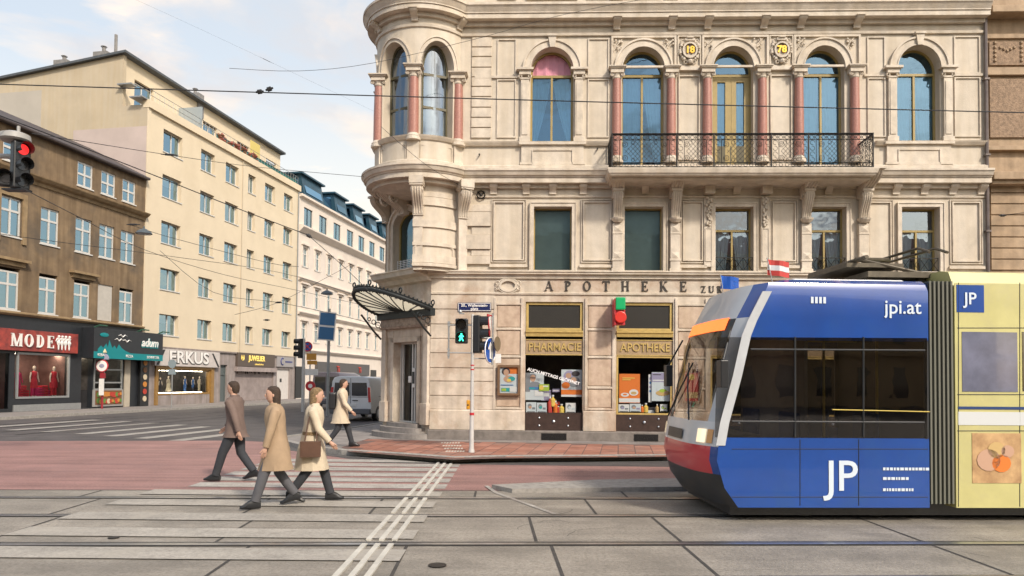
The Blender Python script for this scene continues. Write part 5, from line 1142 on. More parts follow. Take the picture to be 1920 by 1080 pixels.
# --- white house with blue dormers
uO1 = lu(760, 600); WH = thing('white_town_house', 'white stucco town house with blue metal roof dormers beyond the cream block', 'building'); on(WH, FL, uB1)
WS = mat('white_stucco', (.72, .64, .56), .85, var=.06, scale=1, grime=(.64, .56, .49), gscale=.2); BLM = mat('blue_roof_metal', (.03, .085, .125), .4, metal=.3, var=.3, scale=1.5); BLK = mat('dark_blue_glass', (.02, .05, .08), .2)
OW = uO1-uB1; L0 = lambda x, y: lz(x, y)
zc_hi, zc_mid, zc_lo = L0(557, 360), L0(557, 384), L0(557, 422); zc_a = L0(557, 430)
ua = [lu(x, 450)-uB1 for x in (577.5, 605.5, 632, 656.5, 678, 698, 717, 735)]
uw = [lu(x, 560)-uB1 for x in (570.5, 594, 616.5, 638, 657, 673.5, 690, 706, 722)]
rws = [(L0(570, 500), L0(570, 464)), (L0(570, 575), L0(570, 537)), (L0(570, 640), L0(570, 606))]
opw = [(u-.85, u+.85, L0(577, 432)+.1, L0(577, 391)) for u in ua]+[(u-.5, u+.5, a, b) for u in uw for a, b in rws]
k = MB(); wallgrid(k, 0, OW, .1, zc_hi, opw, 0, .3); k.box(0, OW, 1.2, 10, 0, zc_hi-.1); k.build('wall', WS, WH)
k = MB(); k.sweep([(0, 0), (OW, 0)], [(0, zc_lo-.5), (.1, zc_lo-.45), (.5, zc_lo-.05), (.5, zc_lo+.1), (0, zc_lo+.2)]); k.sweep([(0, 0), (OW, 0)], [(0, zc_hi-.3), (.3, zc_hi-.2), (.3, zc_hi), (0, zc_hi)])
for y0 in (519, 584, 655): z = L0(557, y0); k.sweep([(0, 0), (OW, 0)], [(0, z-.25), (.15, z-.2), (.3, z-.02), (.3, z+.05), (0, z+.1)])
for u in uw:
    for a, b in rws: k.box(u-.75, u+.75, -.2, 0, b+.2, b+.35); k.box(u-.66, u-.5, -.07, 0, a, b+.2); k.box(u+.5, u+.66, -.07, 0, a, b+.2)
k.build('cornice', WS, WH)
p1 = None
for u in uw:
    for a, b in rws:
        if p1 is None: p1 = o = street_window(WH, 1.0, b-a, WFR, .12, trans=(.68,), fw=.09); o.location = (u-.5, 0, a)
        else: dup(p1, (u-.5, 0, a), WH)
p1 = None
for u in ua:
    a, b = opw[0][2:4]
    if p1 is None: p1 = o = street_window(WH, 1.7, b-a, BLK, .1, sill=False, fw=.06, back=BLK); o.location = (u-.85, 0, a)
    else: dup(p1, (u-.85, 0, a), WH)
k = MB(); k.extr([(0, .2, zc_hi), (0, 2.0, zc_hi+2.2), (0, 9, zc_hi+2.2), (0, 9, zc_hi)], (OW, 0, 0)); k.build('roof', BLM, WH)
for i, (x0, x1) in enumerate(((572, 610), (633, 655), (668, 686), (698, 712), (722, 736))):
    a, b = lu(x0, 420)-uB1, lu(x1, 420)-uB1; k = MB(); zt = zc_hi+2.1
    k.extr([(a, .1, zc_hi), (a, .5, zt), (a, 4, zt), (a, 4, zc_hi)], (b-a, 0, 0)); k.box(a-.3, b+.3, .2, 4, zt, zt+.15); o = k.build('dormer', BLM, WH)
    k = MB(); k.face([(a-.01, .6, zc_hi+.4), (a-.01, 3, zc_hi+.4), (a-.01, 3, zt-.3), (a-.01, .8, zt-.3)]); k.face([(a+.4, .12, zc_hi+.5), (b-.4, .12, zc_hi+.5), (b-.4, .42, zt-.6), (a+.4, .42, zt-.6)]); k.build('pane', glass('dormer_glass', .4, (.3, .52, .7), see=(.1, .2, .3)), o)
k = MB()
for a in (8, 22, 34): k.box(a, a+3, 3, 4, zc_hi+2.2, zc_hi+3.2)
k.box(0, OW, 4.5, 9, zc_hi+2.2, zc_hi+2.7); k.build('chimney', WS, WH)
zf0, zf1 = L0(610, 703), L0(610, 681)
k = MB(); a, b = lu(590, 700)-uB1, lu(688, 700)-uB1; k.box(a, b, -.3, .0, zf0, zf1+.1); o = k.build('shop_fascia', mat('grey_fascia', (.09, .085, .085), .5), WH)
text('Ti', .9, mat('red_letter', (.6, .06, .04), .5), o, 'letters', (a+(b-a)*.35, -.34, (zf0+zf1)/2), .05); text('Ti', .9, mat('red_letter', (0, 0, 0)), o, 'letters', (a+(b-a)*.78, -.34, (zf0+zf1)/2), .05)
k = MB(); k.box(a, b, -.05, .02, .3, zf0-.05); o = k.build('shop_window', BLACK, WH); k = MB(); rr = random.Random(4)
for q in range(60): x = a+.5+rr.random()*(b-a-1); z = zf0-.4-rr.random()*.9; k.mt(rr.randrange(3)).box(x, x+rr.uniform(.15, .5), -.075-.0005*q, -.06, z, z+rr.uniform(.1, .35))
k.build('lit_display', [mat('lit_warm', (.8, .4, .1), .5, emit=(1, .55, .2), es=1.0), mat('lit_cream', (.8, .7, .5), .5, emit=(1, .8, .5), es=.9), mat('lit_red', (.5, .08, .05), .5, emit=(.7, .1, .05), es=.6)], o)
for x in (563, 700):
    u = lu(x, 700)-uB1; k = MB(); k.box(u-.9, u+.9, -.02, .03, .2, 3.0); k.build('house_entrance', BLACK, WH)

# ================================================================ street furniture
def hood(k, c, r, ln=.2, d=(0, -1, 0)):
    c = Vector(c); d = Vector(d).normalized(); up = Vector((0, 0, 1)); s = d.cross(up).normalized(); rg = []
    for q in (0, .5, 1):
        rg.append([c+d*ln*q+(s*math.cos(a)+up*math.sin(a))*r-up*.0*q for a in [R(-35)+R(250)*j/10 for j in range(11)]])
    k.loft(rg, False, False); k.loft([[p*1.0+Vector((0, 0, .004)) for p in g_] for g_ in rg], False, False)
LAMPOFF = mat('signal_lens_dark', (.02, .018, .018), .25, coat=.5)
REDL = mat('red_signal', (.4, .01, .01), .4, emit=(1, .03, .03), es=.7); GRNL = mat('green_signal', (.0, .5, .35), .4, emit=(.05, 1, .62), es=2.2)
def signal_head(parent, loc, rz, n=3, lit=(), lens=.105, body=BLACK, back=None, man=False):
    e = bpy.data.objects.new('signal_head', None); COL.objects.link(e); e.parent = parent; e.location = loc; e.rotation_euler = (0, 0, rz)
    k = MB(); h = .3*n; k.box(-.15, .15, 0, .17, 0, h); k.build('housing', body, e, bevel=.03)
    if back: k = MB(); k.box(-.155, .155, .17, .2, -.01, h+.01); k.build('housing_back', back, e, bevel=.02)
    for i in range(n):
        z = h-.15-.3*i; k = MB(); k.disc((0, -.005, z), lens, -.008, 18); k.build('signal_lens', (REDL if lit and lit[0] == i and lit[1] == 'r' else GRNL if lit and lit[0] == i and lit[1] == 'g' and not man else LAMPOFF), e)
        k = MB(); hood(k, (0, 0, z), lens+.02, .2); k.build('visor', BLACK, e)
        if man and lit and lit[0] == i:
            k = MB(); k.ball((0, -.02, z+.075), .02, 8); k.extr([(-.03, -.025, z+.05), (.025, -.025, z+.05), (.02, -.025, z-.01), (-.025, -.025, z-.01)], (0, .01, 0))
            k.tube([(-.01, -.02, z-.0), (-.045, -.02, z-.09)], .014, 5); k.tube([(.005, -.02, z-.0), (.02, -.02, z-.045), (.045, -.02, z-.09)], .014, 5); k.tube([(-.02, -.02, z+.045), (-.055, -.02, z+.0)], .011, 5); k.tube([(.02, -.02, z+.045), (.05, -.02, z+.01)], .011, 5)
            k.build('walking_figure', GRNL, e)
    return e
# pole with pedestrian light at the corner
pb = G(884, 848, .12); SP = thing('signal_pole', 'slim white signal pole with green pedestrian light on the corner pavement', 'traffic light', pb)
PLW = mat('pole_pale', (.52, .51, .49), .5, var=.15, scale=5)
k = MB(); k.rev([(.075, 0), (.07, .05), (.055, .1), (.05, 1.0), (.04, 1.8), (.036, 3.28)], 0, 0, 14); k.build('pole', PLW, SP, smooth=True)
for r_, z0_, z1_ in ((.056, .88, .94), (.045, 2.05, 2.08), (.045, 1.95, 1.98)): k = MB(); k.rev([(r_, z0_), (r_, z1_)], 0, 0, 14); k.build('red_band', mat('red_paint', (.5, .03, .04), .5), SP)
signal_head(SP, (-.265, -.06, 2.58), 0, 2, (1, 'g'), man=True)
k = MB(); k.tube([(-.02, 0, 3.02), (-.57, 0, 3.02)], .018, 6); k.tube([(-.02, 0, 2.36), (-.57, 0, 2.36)], .018, 6); k.tube([(-.57, 0, 3.1), (-.57, 0, 2.22)], .022, 6)
for z in (2.3, 2.36, 2.44, 3.02, 3.08): k.disc((-.57, -.03, z), .035, .06, 8)
k.build('side_bracket', GREYM, SP)
sh_ = signal_head(SP, (.31, .03, 2.36), R(78), 3, (), lens=.11, back=mat('housing_white', (.5, .49, .47), .5)); sh_.location = (.2, .05, 2.36)
k = MB(); k.tube([(0, 0, 2.5), (.2, .03, 2.5)], .018, 6); k.tube([(0, 0, 3.1), (.2, .03, 3.1)], .018, 6); k.build('side_bracket', GREYM, SP)
k = MB(); k.box(-.13, -.05, -.06, .06, 1.02, 1.24); o = k.build('push_button_box', mat('orange_yellow', (.6, .28, .02), .4), SP, bevel=.02); k = MB(); k.disc((-.09, -.065, 1.12), .022, .01, 10); k.build('button', BLACK, o)
k = MB(); k.box(-.33, -.2, -.08, .0, 3.28, 3.3); k.ball((-.3, -.04, 3.34), .05, 8); k.build('detector_camera', GREYM, SP)
# traffic signs carried by arms beside the signal pole
t = thing('direction_sign', 'blue round traffic sign with white arrow, turned half away behind the signal pole', 'traffic sign', (pb.x, pb.y+.12, .12))
zc_ = 1.8+(716-657)*pb.y/FPX-.12; qx = lambda px: (px-884)*pb.y/FPX
k = MB(); k.disc((0, 0, 0), .31, .02, 28); k.mt(1).ring((0, 0, 0), .305, .014, 28, 4)
k.mt(1).extr([(-.04, -.012, -.2), (.04, -.012, -.2), (.04, -.012, .02), (.14, -.012, .02), (0, -.012, .2), (-.14, -.012, .02), (-.04, -.012, .02)], (0, .01, 0)); k.xf(Matrix.Translation((qx(917), -.0, zc_)) @ Matrix.Rotation(R(68), 4, 'Z')); k.build('sign_disc', [mat('sign_blue', (.01, .08, .38), .4), PW], t)
k = MB(); k.disc((0, 0, 0), .18, .02, 20); k.xf(Matrix.Translation((qx(931), .05, zc_+.16)) @ Matrix.Rotation(R(68), 4, 'Z')); k.build('sign_back', mat('sign_back_brown', (.17, .13, .08), .5), t)
k = MB(); k.box(-.07, .07, -.02, 0, zc_-.22, zc_+.0); k.xf(Matrix.Translation((qx(932), .03, -.08))); k.build('notice_plate', WHITE, t)
k = MB(); k.tube([(qx(921), .03, zc_-.35), (qx(921), .03, zc_+.9)], .02, 8); k.tube([(0, -.08, zc_+.3), (qx(921), .03, zc_+.3)], .016, 6); k.tube([(0, -.08, zc_-.2), (qx(921), .03, zc_-.2)], .016, 6); k.build('pole', GREYM, t)
k = MB(); k.extr([(-.2, 0, .2), (.2, 0, .2), (0, 0, -.32)], (0, .02, 0)); k.mt(1).extr([(-.13, -.01, .16), (.13, -.01, .16), (0, -.01, -.2)], (0, .01, 0)); k.xf(Matrix.Translation((qx(916), .0, zc_+.66)) @ Matrix.Rotation(R(74), 4, 'Z')); k.build('yield_sign', [mat('red_paint', (0, 0, 0)), PW], t)
# street name plate
ua_, za_ = U(859, 575), Zz(584, 890); t = thing('street_name_plate', 'dark blue enamel street name plate reading Wallensteinplatz on the pale wall', 'street sign'); on(t, FM, ua_, -.06, za_); w_ = U(921, 575)-ua_; h_ = Zz(568, 890)-za_
k = MB(); k.box(0, w_, 0, .03, 0, h_); k.build('plate', mat('enamel_blue', (.012, .02, .085), .25), t); k = MB(); frame_panel(k, .015, w_-.015, .015, h_-.015, .012, -.006, 0); k.build('white_border', PW, t)
text('20., Wallenstein-', .115, PW, t, 'letters', (w_/2, -.006, h_*.68), .006, sx=1.0, bold=.002); text('platz', .115, PW, t, 'letters', (w_/2, -.006, h_*.28), .006, bold=.002)
# hanging signal top left
HY = 13.5; hb = atY(36, 300, HY); HS = thing('hanging_signal', 'black traffic light showing red, hung under a grey disc at the upper left', 'traffic light', hb)
s_ = HY/FPX
def hp(x, y): return ((x-36)*s_, (300-y)*s_)
GMS = mat('grey_mast', (.36, .35, .33), .5, var=.15)
k = MB(); k.tube([(-.0, .14, hp(0, 352)[1]), (0, .14, hp(0, 262)[1])], .06, 10); k.tube([(0, .14, .1), (-4, .3, .3)], .05, 8); k.tube([(-.1, .1, hp(0, 248)[1]), (-.1, .1, hp(0, 232)[1])], .03, 6); k.build('mast_arm', GMS, HS)
k = MB(); k.rev([(.02, hp(0, 247)[1]), (.15, hp(0, 248)[1]), (.25, hp(0, 252)[1]), (.265, hp(0, 262)[1]), (.23, hp(0, 265)[1]), (.05, hp(0, 265)[1])], -.09, .0, 24); k.build('disc_cover', GMS, HS, smooth=30)
signal_head(HS, (.10, -.05, hp(0, 356)[1]), R(58), 3, (0, 'r'), lens=.1); signal_head(HS, (-.15, -.12, hp(0, 352)[1]), R(25), 1, (), lens=.1)
k = MB(); k.box(-.25, .2, -.1, .1, hp(0, 356)[1]-.03, hp(0, 356)[1]); k.build('bracket', BLACK, HS)
# far signal pole with signs
p0 = G(568, 757, .11); p0 = atY(568, 745, 38); t = thing('far_signal_pole', 'far traffic light on a pale pole in front of the white house', 'traffic light', (p0.x, 38, .11))
k = MB(); k.rev([(.09, 0), (.08, 3.9)], 0, 0, 10); k.build('pole', PLW, t); e = signal_head(t, (-.26, -.05, 2.85), R(-55), 3, (), lens=.11, back=PLW); e.scale = (1.15,)*3
p1 = atY(577, 650, 40); t = thing('no_stopping_sign', 'round blue and red no-stopping sign above yellow plates on a far pole', 'traffic sign', (p1.x, 40, .11)); z = p1.z-.11
k = MB(); k.disc((0, -.03, z), .27, -.02, 24); k.mt(1).ring((0, -.06, z), .25, .035, 24, 4); k.mt(1).tube([(-.18, -.065, z+.18), (.18, -.065, z-.18)], .03, 5); k.mt(1).tube([(.18, -.065, z+.18), (-.18, -.065, z-.18)], .03, 5); k.build('sign_disc', [mat('sign_blue', (0, 0, 0)), mat('sign_red', (.5, .02, .03), .4)], t)
k = MB(); k.tube([(.15, 0, 0), (.15, 0, z)], .04, 8); k.build('pole', PLW, t); k = MB(); k.box(-.05, .5, -.04, 0, z-.75, z-.38); k.box(.0, .55, -.07, -.05, z-1.0, z-.78); k.build('yellow_plate', mat('sign_ochre', (.5, .24, .03), .5), t); k = MB(); k.box(-.3, .6, -.04, 0, z-1.6, z-1.25); k.build('white_plate', WHITE, t); k = MB(); k.disc((.2, -.06, z-2.2), .28, .03, 20); k.mt(1).disc((.2, -.08, z-2.2), .12, .02, 12); k.build('red_disc', [mat('sign_red', (0, 0, 0)), PW], t)
# solar panel pole
p1 = atY(614, 612, 36); t = thing('solar_panel_pole', 'blue solar panel tilted on a tall grey pole between the cream block and the canopy', 'solar panel', (p1.x, 36, 0)); z = p1.z
k = MB(); k.tube([(.05, .1, 0), (.05, .1, z+.9)], .075, 8); k.build('pole', GREYM, t)
SPB = mat('solar_cells', (.03, .14, .30), .3, var=.2, scale=30); k = MB(); k.box(-.42, .42, -.03, 0, -.72, .72); k.xf(Matrix.Translation((0, -.1, z)) @ Matrix.Rotation(R(8), 4, 'Z') @ Matrix.Rotation(R(-12), 4, 'X') @ Matrix.Shear('XZ', 4, (0, 0)) if False else Matrix.Translation((0, -.1, z)) @ Matrix.Rotation(R(8), 4, 'Z') @ Matrix.Rotation(R(4), 4, 'Y')); o = k.build('panel_frame', WHITE, t)
k = MB(); k.box(-.36, .36, -.045, -.03, .05, .66); k.box(-.36, .36, -.045, -.03, -.66, -.05); k.xf(Matrix.Translation((0, -.1, z)) @ Matrix.Rotation(R(8), 4, 'Z') @ Matrix.Rotation(R(4), 4, 'Y')); k.build('solar_cells', SPB, o)
# suspended street lamps
def hang_lamp(px, py, Y, s, label):
    p = atY(px, py, Y); t = thing('street_lamp', label, 'street lamp', p, group='lamps hung over the street'); k = MB(); k.rev([(.03*s, .16*s), (.12*s, .13*s), (.3*s, .02*s), (.36*s, -.08*s), (.34*s, -.09*s)], 0, 0, 18, cap=False); k.rev([(.04*s, .26*s), (.04*s, .15*s)], 0, 0, 8); k.build('lamp_shade', mat('lamp_shade_grey', (.10, .12, .13), .4, metal=.3), t, smooth=35)
    k = MB(); k.rev([(.3*s, -.08*s), (.2*s, -.12*s), (.02*s, -.13*s)], 0, 0, 14); k.build('lamp_glass', mat('lamp_glass', (.4, .42, .42), .3), t, smooth=True)
hang_lamp(270, 435, 26, .8, 'grey dome lamp hanging from wires beside the brown house'); hang_lamp(613, 549, 34, .8, 'small grey dome lamp hanging in front of the white house')
# tram stop pole, grey sign
p0 = G(191, 770); t = thing('tram_stop_pole', 'red pole with round white sign and cream cap in front of the kebab shop', 'tram stop sign', (p0.x, p0.y, .0)); D = p0.y; q = D/FPX
zf = lambda y: 1.8+(706-y)*q
k = MB(); k.tube([(0, 0, 0), (0, 0, zf(672))], .055, 10); k.box(-.12, .12, -.07, .07, zf(706), zf(696)); k.build('pole', mat('dark_red_paint', (.28, .02, .03), .5), t)
k = MB(); k.disc((0, -.06, zf(683)), 11.5*q, -.05, 26); k.mt(1).disc((0, -.115, zf(683)), 10*q, -.01, 26); k.mt(2).ball((0, -.13, zf(683)), 5*q, 10, (1, .1, .8)); k.build('round_sign', [mat('red_paint', (0, 0, 0)), PW, mat('sign_lilac', (.3, .3, .4), .5)], t)
k = MB(); a = 10.5*q; k.extr([(-a, -.05, zf(671)), (a, -.05, zf(671))]+[(a*math.cos(PI*j/12), -.05, zf(669)+10*q*math.sin(PI*j/12)) for j in range(13)], (0, .08, 0)); k.mt(1).rev([(6*q, zf(658)), (3*q, zf(650)), (.5*q, zf(645))], 0, 0, 12); k.build('cap_sign', [mat('sign_lilac', (0, 0, 0)), mat('sign_cream', (.6, .5, .3), .5)], t)
k = MB(); k.box(-4.5*q, 4.5*q, -.12, -.08, zf(738), zf(707)); k.build('timetable', WHITE, t)
p0 = G(321, 768); t = thing('grey_sign', 'grey back of a traffic sign on a thin pole in front of the VERKUS window', 'traffic sign', (p0.x, p0.y, 0)); q = p0.y/FPX; zf2 = lambda y: 1.8+(708-y)*q
k = MB(); k.tube([(0, .03, 0), (0, .03, zf2(672))], .035, 8); k.build('pole', GREYM, t); k = MB(); k.extr([(8*q*math.cos(PI/8+PI*j/4), -.02, zf2(680)+8.5*q*math.sin(PI/8+PI*j/4)) for j in range(8)], (0, .03, 0)); k.box(-7*q, 7*q, -.02, .01, zf2(700), zf2(690)); k.build('sign_back', mat('sign_back_grey', (.22, .27, .29), .5), t)
# small lantern by the canopy
t = thing('wall_clock_sign', 'small dark projecting shop sign at the right end of the white house', 'shop sign'); on(t, FL, lu(711, 672), -1.2, lz(711, 690)); k = MB(); k.box(-.3, .3, -.1, .1, 0, 1.1); k.tube([(0, 0, 1.1), (0, 1.2, 1.3)], .04, 5); k.build('sign_box', BLACK, t, bevel=.03)

# pharmacy cross lamps projecting from the wall
ux, zx = U(1163, 570, -.6), FM.m(1163, 578, -.6)[1]; t = thing('pharmacy_sign', 'green block above red block, illuminated pharmacy sign projecting beside the shop bay', 'pharmacy sign'); on(t, FM, ux, -.62, zx)
s_ = 20.3/FPX; k = MB(); k.box(-9*s_, 9*s_, -.1, .35, -3*s_, 20*s_); k.build('green_block', mat('green_plastic', (.0, .22, .07), .35, emit=(0, .4, .12), es=.25), t, bevel=.03)
k = MB(); k.disc((0, -.1, -17*s_), 11*s_, .45, 20); k.build('red_drum', mat('red_plastic', (.55, .03, .02), .35, emit=(.6, .03, .02), es=.05), t, bevel=.02)
k = MB(); k.box(-11*s_, -9*s_, -.05, .55, -32*s_, 18*s_); k.box(-9*s_, 9*s_, .0, .3, -31*s_, -3*s_); k.build('bracket', mat('red_paint', (0, 0, 0)), t)
# posters and goods in the pharmacy windows
PO = {n: mat('print_'+n, c, .5) for n, c in (('white', (.68, .70, .70)), ('grey', (.22, .24, .27)), ('skin', (.52, .32, .22)), ('blue', (.06, .2, .45)), ('teal', (.03, .35, .35)), ('green', (.35, .5, .06)), ('orange', (.72, .19, .03)), ('lilac', (.32, .30, .45)), ('dark', (.05, .045, .05)), ('yellow', (.75, .55, .12)), ('pale', (.55, .62, .66)), ('red', (.5, .05, .04)), ('tan', (.55, .38, .16)))}
PK = list(PO); PM = [PO[x] for x in PK]
def poster(name, label, px0, px1, py0, py1, y, base, art, cat='poster', frame=None, fw=.05, group=None):
    u0, u1 = U(px0, 700, y), U(px1, 700, y); pc = (px0+px1)/2; z0, z1 = FM.m(pc, py1, y)[1], FM.m(pc, py0, y)[1]; w_, h_ = u1-u0, z1-z0
    t = thing(name, label, cat, group=group); on(t, FM, u0, y, z0); k = MB(); k.box(0, w_, 0, .012, 0, h_); k.build('sheet', PO[base], t)
    k = MB(); n = 0
    for it in art:
        n += 1; e = -.0015*n-.001; c = PK.index(it[1])
        if it[0] == 'r': k.mt(c).extr([(w_*it[2], e, h_*it[4]), (w_*it[3], e, h_*it[4]), (w_*it[3], e, h_*it[5]), (w_*it[2], e, h_*it[5])], (0, .001, 0))
        else: k.mt(c).extr([(w_*it[2]+w_*it[4]*math.cos(2*PI*j/18), e, h_*it[3]+h_*it[5]*math.sin(2*PI*j/18)) for j in range(18)], (0, .001, 0))
    k.build('print', PM, t)
    if frame: k = MB(); bars(k, -fw, w_+fw, -fw, h_+fw, -.06, fw, .09); k.build('case_frame', frame, t, bevel=.006); k = MB(); panef(k, 0, w_, 0, h_, -.03); k.build('case_glass', SGL, t)
    return t
poster('poster_case', 'poster of a smiling woman in a brown wooden case left of the PHARMACIE window', 937.5, 971, 689, 737, -.09, 'pale', [('r', 'orange', .3, 1, .75, 1), ('e', 'dark', .33, .84, .24, .15), ('e', 'skin', .35, .8, .15, .13), ('e', 'skin', .5, .55, .3, .14), ('e', 'teal', .65, .56, .2, .09), ('e', 'yellow', .5, .5, .12, .06), ('r', 'teal', .08, .55, .06, .2), ('r', 'green', .1, .35, .08, .18), ('r', 'blue', .05, .75, .3, .33), ('r', 'white', .55, .95, .05, .25)], frame=mat('case_wood', (.16, .09, .045), .5, var=.2), fw=.07)
poster('poster_case', 'dim red poster in a wooden case right of the APOTHEKE window beside the tram', 1283, 1311, 696, 752, -.09, 'red', [('r', 'tan', .1, .9, .1, .3), ('e', 'yellow', .5, .8, .2, .1)], frame=mat('case_wood', (0, 0, 0)), fw=.06)
WY = .26
poster('display_poster', 'grey poster of a man in glasses in the PHARMACIE window', 985.5, 1020, 699, 750, WY, 'pale', [('r', 'grey', 0, .25, .3, 1), ('e', 'grey', .38, .88, .2, .1), ('e', 'skin', .4, .8, .15, .13), ('r', 'dark', .24, .56, .8, .83), ('e', 'grey', .5, .55, .32, .13), ('r', 'blue', .2, .75, .38, .48), ('r', 'teal', .2, .5, .4, .45), ('r', 'white', .5, .95, .15, .35)])
poster('display_poster', 'poster of a couple with an orange band in the PHARMACIE window', 1052.5, 1091, 693, 744, WY, 'pale', [('r', 'orange', 0, 1, .08, .26), ('e', 'lilac', .4, .72, .3, .25), ('e', 'grey', .62, .55, .3, .2), ('e', 'skin', .35, .78, .14, .1), ('e', 'skin', .6, .62, .15, .1), ('e', 'orange', .22, .42, .2, .12), ('e', 'dark', .7, .85, .2, .1), ('r', 'white', 0, 1, 0, .06)])
poster('display_poster', 'orange poster with white sandals in the APOTHEKE window', 1161, 1200, 701, 755.5, WY, 'orange', [('r', 'white', 0, 1, .02, .16), ('e', 'white', .28, .28, .2, .07), ('e', 'white', .7, .36, .22, .11), ('e', 'tan', .7, .34, .14, .05), ('e', 'orange', .28, .29, .1, .03), ('r', 'yellow', .15, .75, .84, .87), ('r', 'yellow', .15, .55, .78, .81)])
poster('display_poster', 'lilac poster with a round basket picture in the APOTHEKE window', 1222, 1257, 698, 752, WY, 'pale', [('r', 'lilac', 0, 1, .66, .98), ('r', 'white', .06, .94, .70, .74), ('r', 'dark', .06, .5, .9, .93), ('e', 'pale', .6, .42, .33, .2), ('e', 'tan', .6, .28, .38, .1), ('e', 'green', .6, .36, .2, .06), ('e', 'skin', .75, .3, .1, .04)])
poster('display_poster', 'narrow white poster of figures standing behind the lilac one in the APOTHEKE window', 1216, 1222.5, 702, 754, WY+.05, 'white', [('e', 'lilac', .5, .85, .3, .05), ('e', 'blue', .5, .7, .3, .05), ('e', 'lilac', .5, .55, .3, .05), ('e', 'blue', .5, .4, .3, .05)])
poster('price_card', 'green and yellow card in the middle of the PHARMACIE window', 1011, 1030, 720.5, 733, WY-.04, 'green', [('e', 'yellow', .25, .5, .22, .35), ('r', 'white', .4, .9, .6, .8)], 'card')
poster('price_card', 'small pale lilac card in the PHARMACIE window beside the green card', 1036, 1050, 729, 735, WY+.1, 'lilac', [('r', 'white', .1, .9, .3, .6)], 'card')
for i, (a, b, c, d, base, lab) in enumerate(((987, 1006, 754, 773, 'pale', 'low picture board with a face at the left of the PHARMACIE window'), (1007, 1025.5, 755, 773, 'pale', 'low picture board with a bottle beside the face picture, PHARMACIE window'), (1061, 1080, 755.5, 773.5, 'white', 'white square box at the right of the PHARMACIE window'), (1160, 1180, 758, 772, 'white', 'low white and lilac board at the left of the APOTHEKE window'), (1181, 1202, 757, 772, 'pale', 'low picture board of hands beside the orange bottles, APOTHEKE window'), (1238, 1251, 758, 771.5, 'white', 'small stack of white packets at the right of the APOTHEKE window'))):
    poster('display_board', lab, a, b, c, d, WY+.02, base, [('e', 'grey', .35, .6, .2, .25), ('r', 'dark', .1, .9, .02, .08), ('e', ('skin', 'teal', 'pale', 'lilac', 'skin', 'green')[i], .4, .5, .15, .15), ('r', ('grey', 'grey', 'pale', 'grey', 'lilac', 'green')[i], .6, .9, .3, .5)], 'display board')
def bottle(px, py, h, r, col, lab, y=WY+.05):
    u = U(px, 760, y); z = FM.m(px, py, y)[1]; t = thing('product_bottle', lab, 'bottle', group='bottles shown in the pharmacy windows'); on(t, FM, u, y, z); k = MB(); k.rev([(r, 0), (r, h*.6), (r*.4, h*.75), (r*.35, h*.85)], 0, 0, 10); k.build('glass_body', PO[col], t, smooth=30); k = MB(); k.rev([(r*.5, h*.85), (r*.45, h)], 0, 0, 8); k.build('cap', PO['white'], t)
for a in ((1031, 774, .5, .07, 'red', 'tallest red bottle in the PHARMACIE window'), (1036.5, 762, .34, .075, 'yellow', 'upper yellow bottle on the red pile in the PHARMACIE window'), (1041.5, 774, .36, .065, 'orange', 'orange bottle right of the tall red bottle in the PHARMACIE window'), (1053, 774, .26, .075, 'yellow', 'squat yellow teddy-shaped bottle beside the white box in the PHARMACIE window'), (1047, 774, .2, .05, 'red', 'small red bottle between orange and yellow ones, PHARMACIE window'), (1211, 773, .27, .07, 'yellow', 'round yellow bottle in the middle of the APOTHEKE window'), (1204, 773, .22, .05, 'orange', 'small orange bottle left of the yellow one, APOTHEKE window'), (1232, 773, .24, .05, 'tan', 'slim tan bottle right of the dark boxes, APOTHEKE window')): bottle(*a)
for px, py, w2, h2, col, lab in ((1024, 742, .3, .32, 'lilac', 'lilac round-cornered box behind the bottles in the PHARMACIE window'), (1221, 773, .3, .3, 'dark', 'dark gift box in the middle right of the APOTHEKE window'), (1040, 750, .3, .1, 'red', 'flat red box in the middle of the PHARMACIE window')):
    t = thing('product_box', lab, 'box'); u = U(px, 740, .45); on(t, FM, u, .45, FM.m(px, py, .45)[1]-.15); k = MB(); k.box(-w2/2, w2/2, 0, .15, 0, h2); k.build('carton', PO[col], t, bevel=.01); k = MB(); k.box(-w2*.3, w2*.3, -.004, 0, h2*.4, h2*.7); k.build('label_patch', PO['white'], t)
ul_, zl_ = U(1038, 705, .08), FM.m(1036, 706, .08)[1]
o = text('AUCH MITTAGS GEÖFFNET', .128, mat('window_letter_white', (.85, .85, .85), .5), None, 'window_lettering', (0, 0, 0), .004, rot=R(15.5), sx=1.0, bold=.003); on(o, FM, ul_, .075, zl_); tag(o, 'white slanted lettering AUCH MITTAGS GEÖFFNET across the PHARMACIE window', 'lettering')  # plain white letters on the pane, without emission
# tie plate and hooks on the facade
for x, y in ((902, 366), (899, 291), (1120, 280)):
    t = MB(); t.ball((0, -.03, 0), .05 if y > 300 else .028, 8); t.tube([(0, 0, 0), (0, -.12, 0)], .02, 5)
    if y > 300: t.ring((0, -.04, 0), .12, .02, 8, 4); [t.tube([(0, -.02, 0), (.15*math.cos(a), -.02, .15*math.sin(a))], .018, 4) for a in (PI/4, 3*PI/4, 5*PI/4, 7*PI/4)]
    o = t.build('wall_anchor', IRON, PH); o.location = (U(x, y), 0, Zz(y, x))
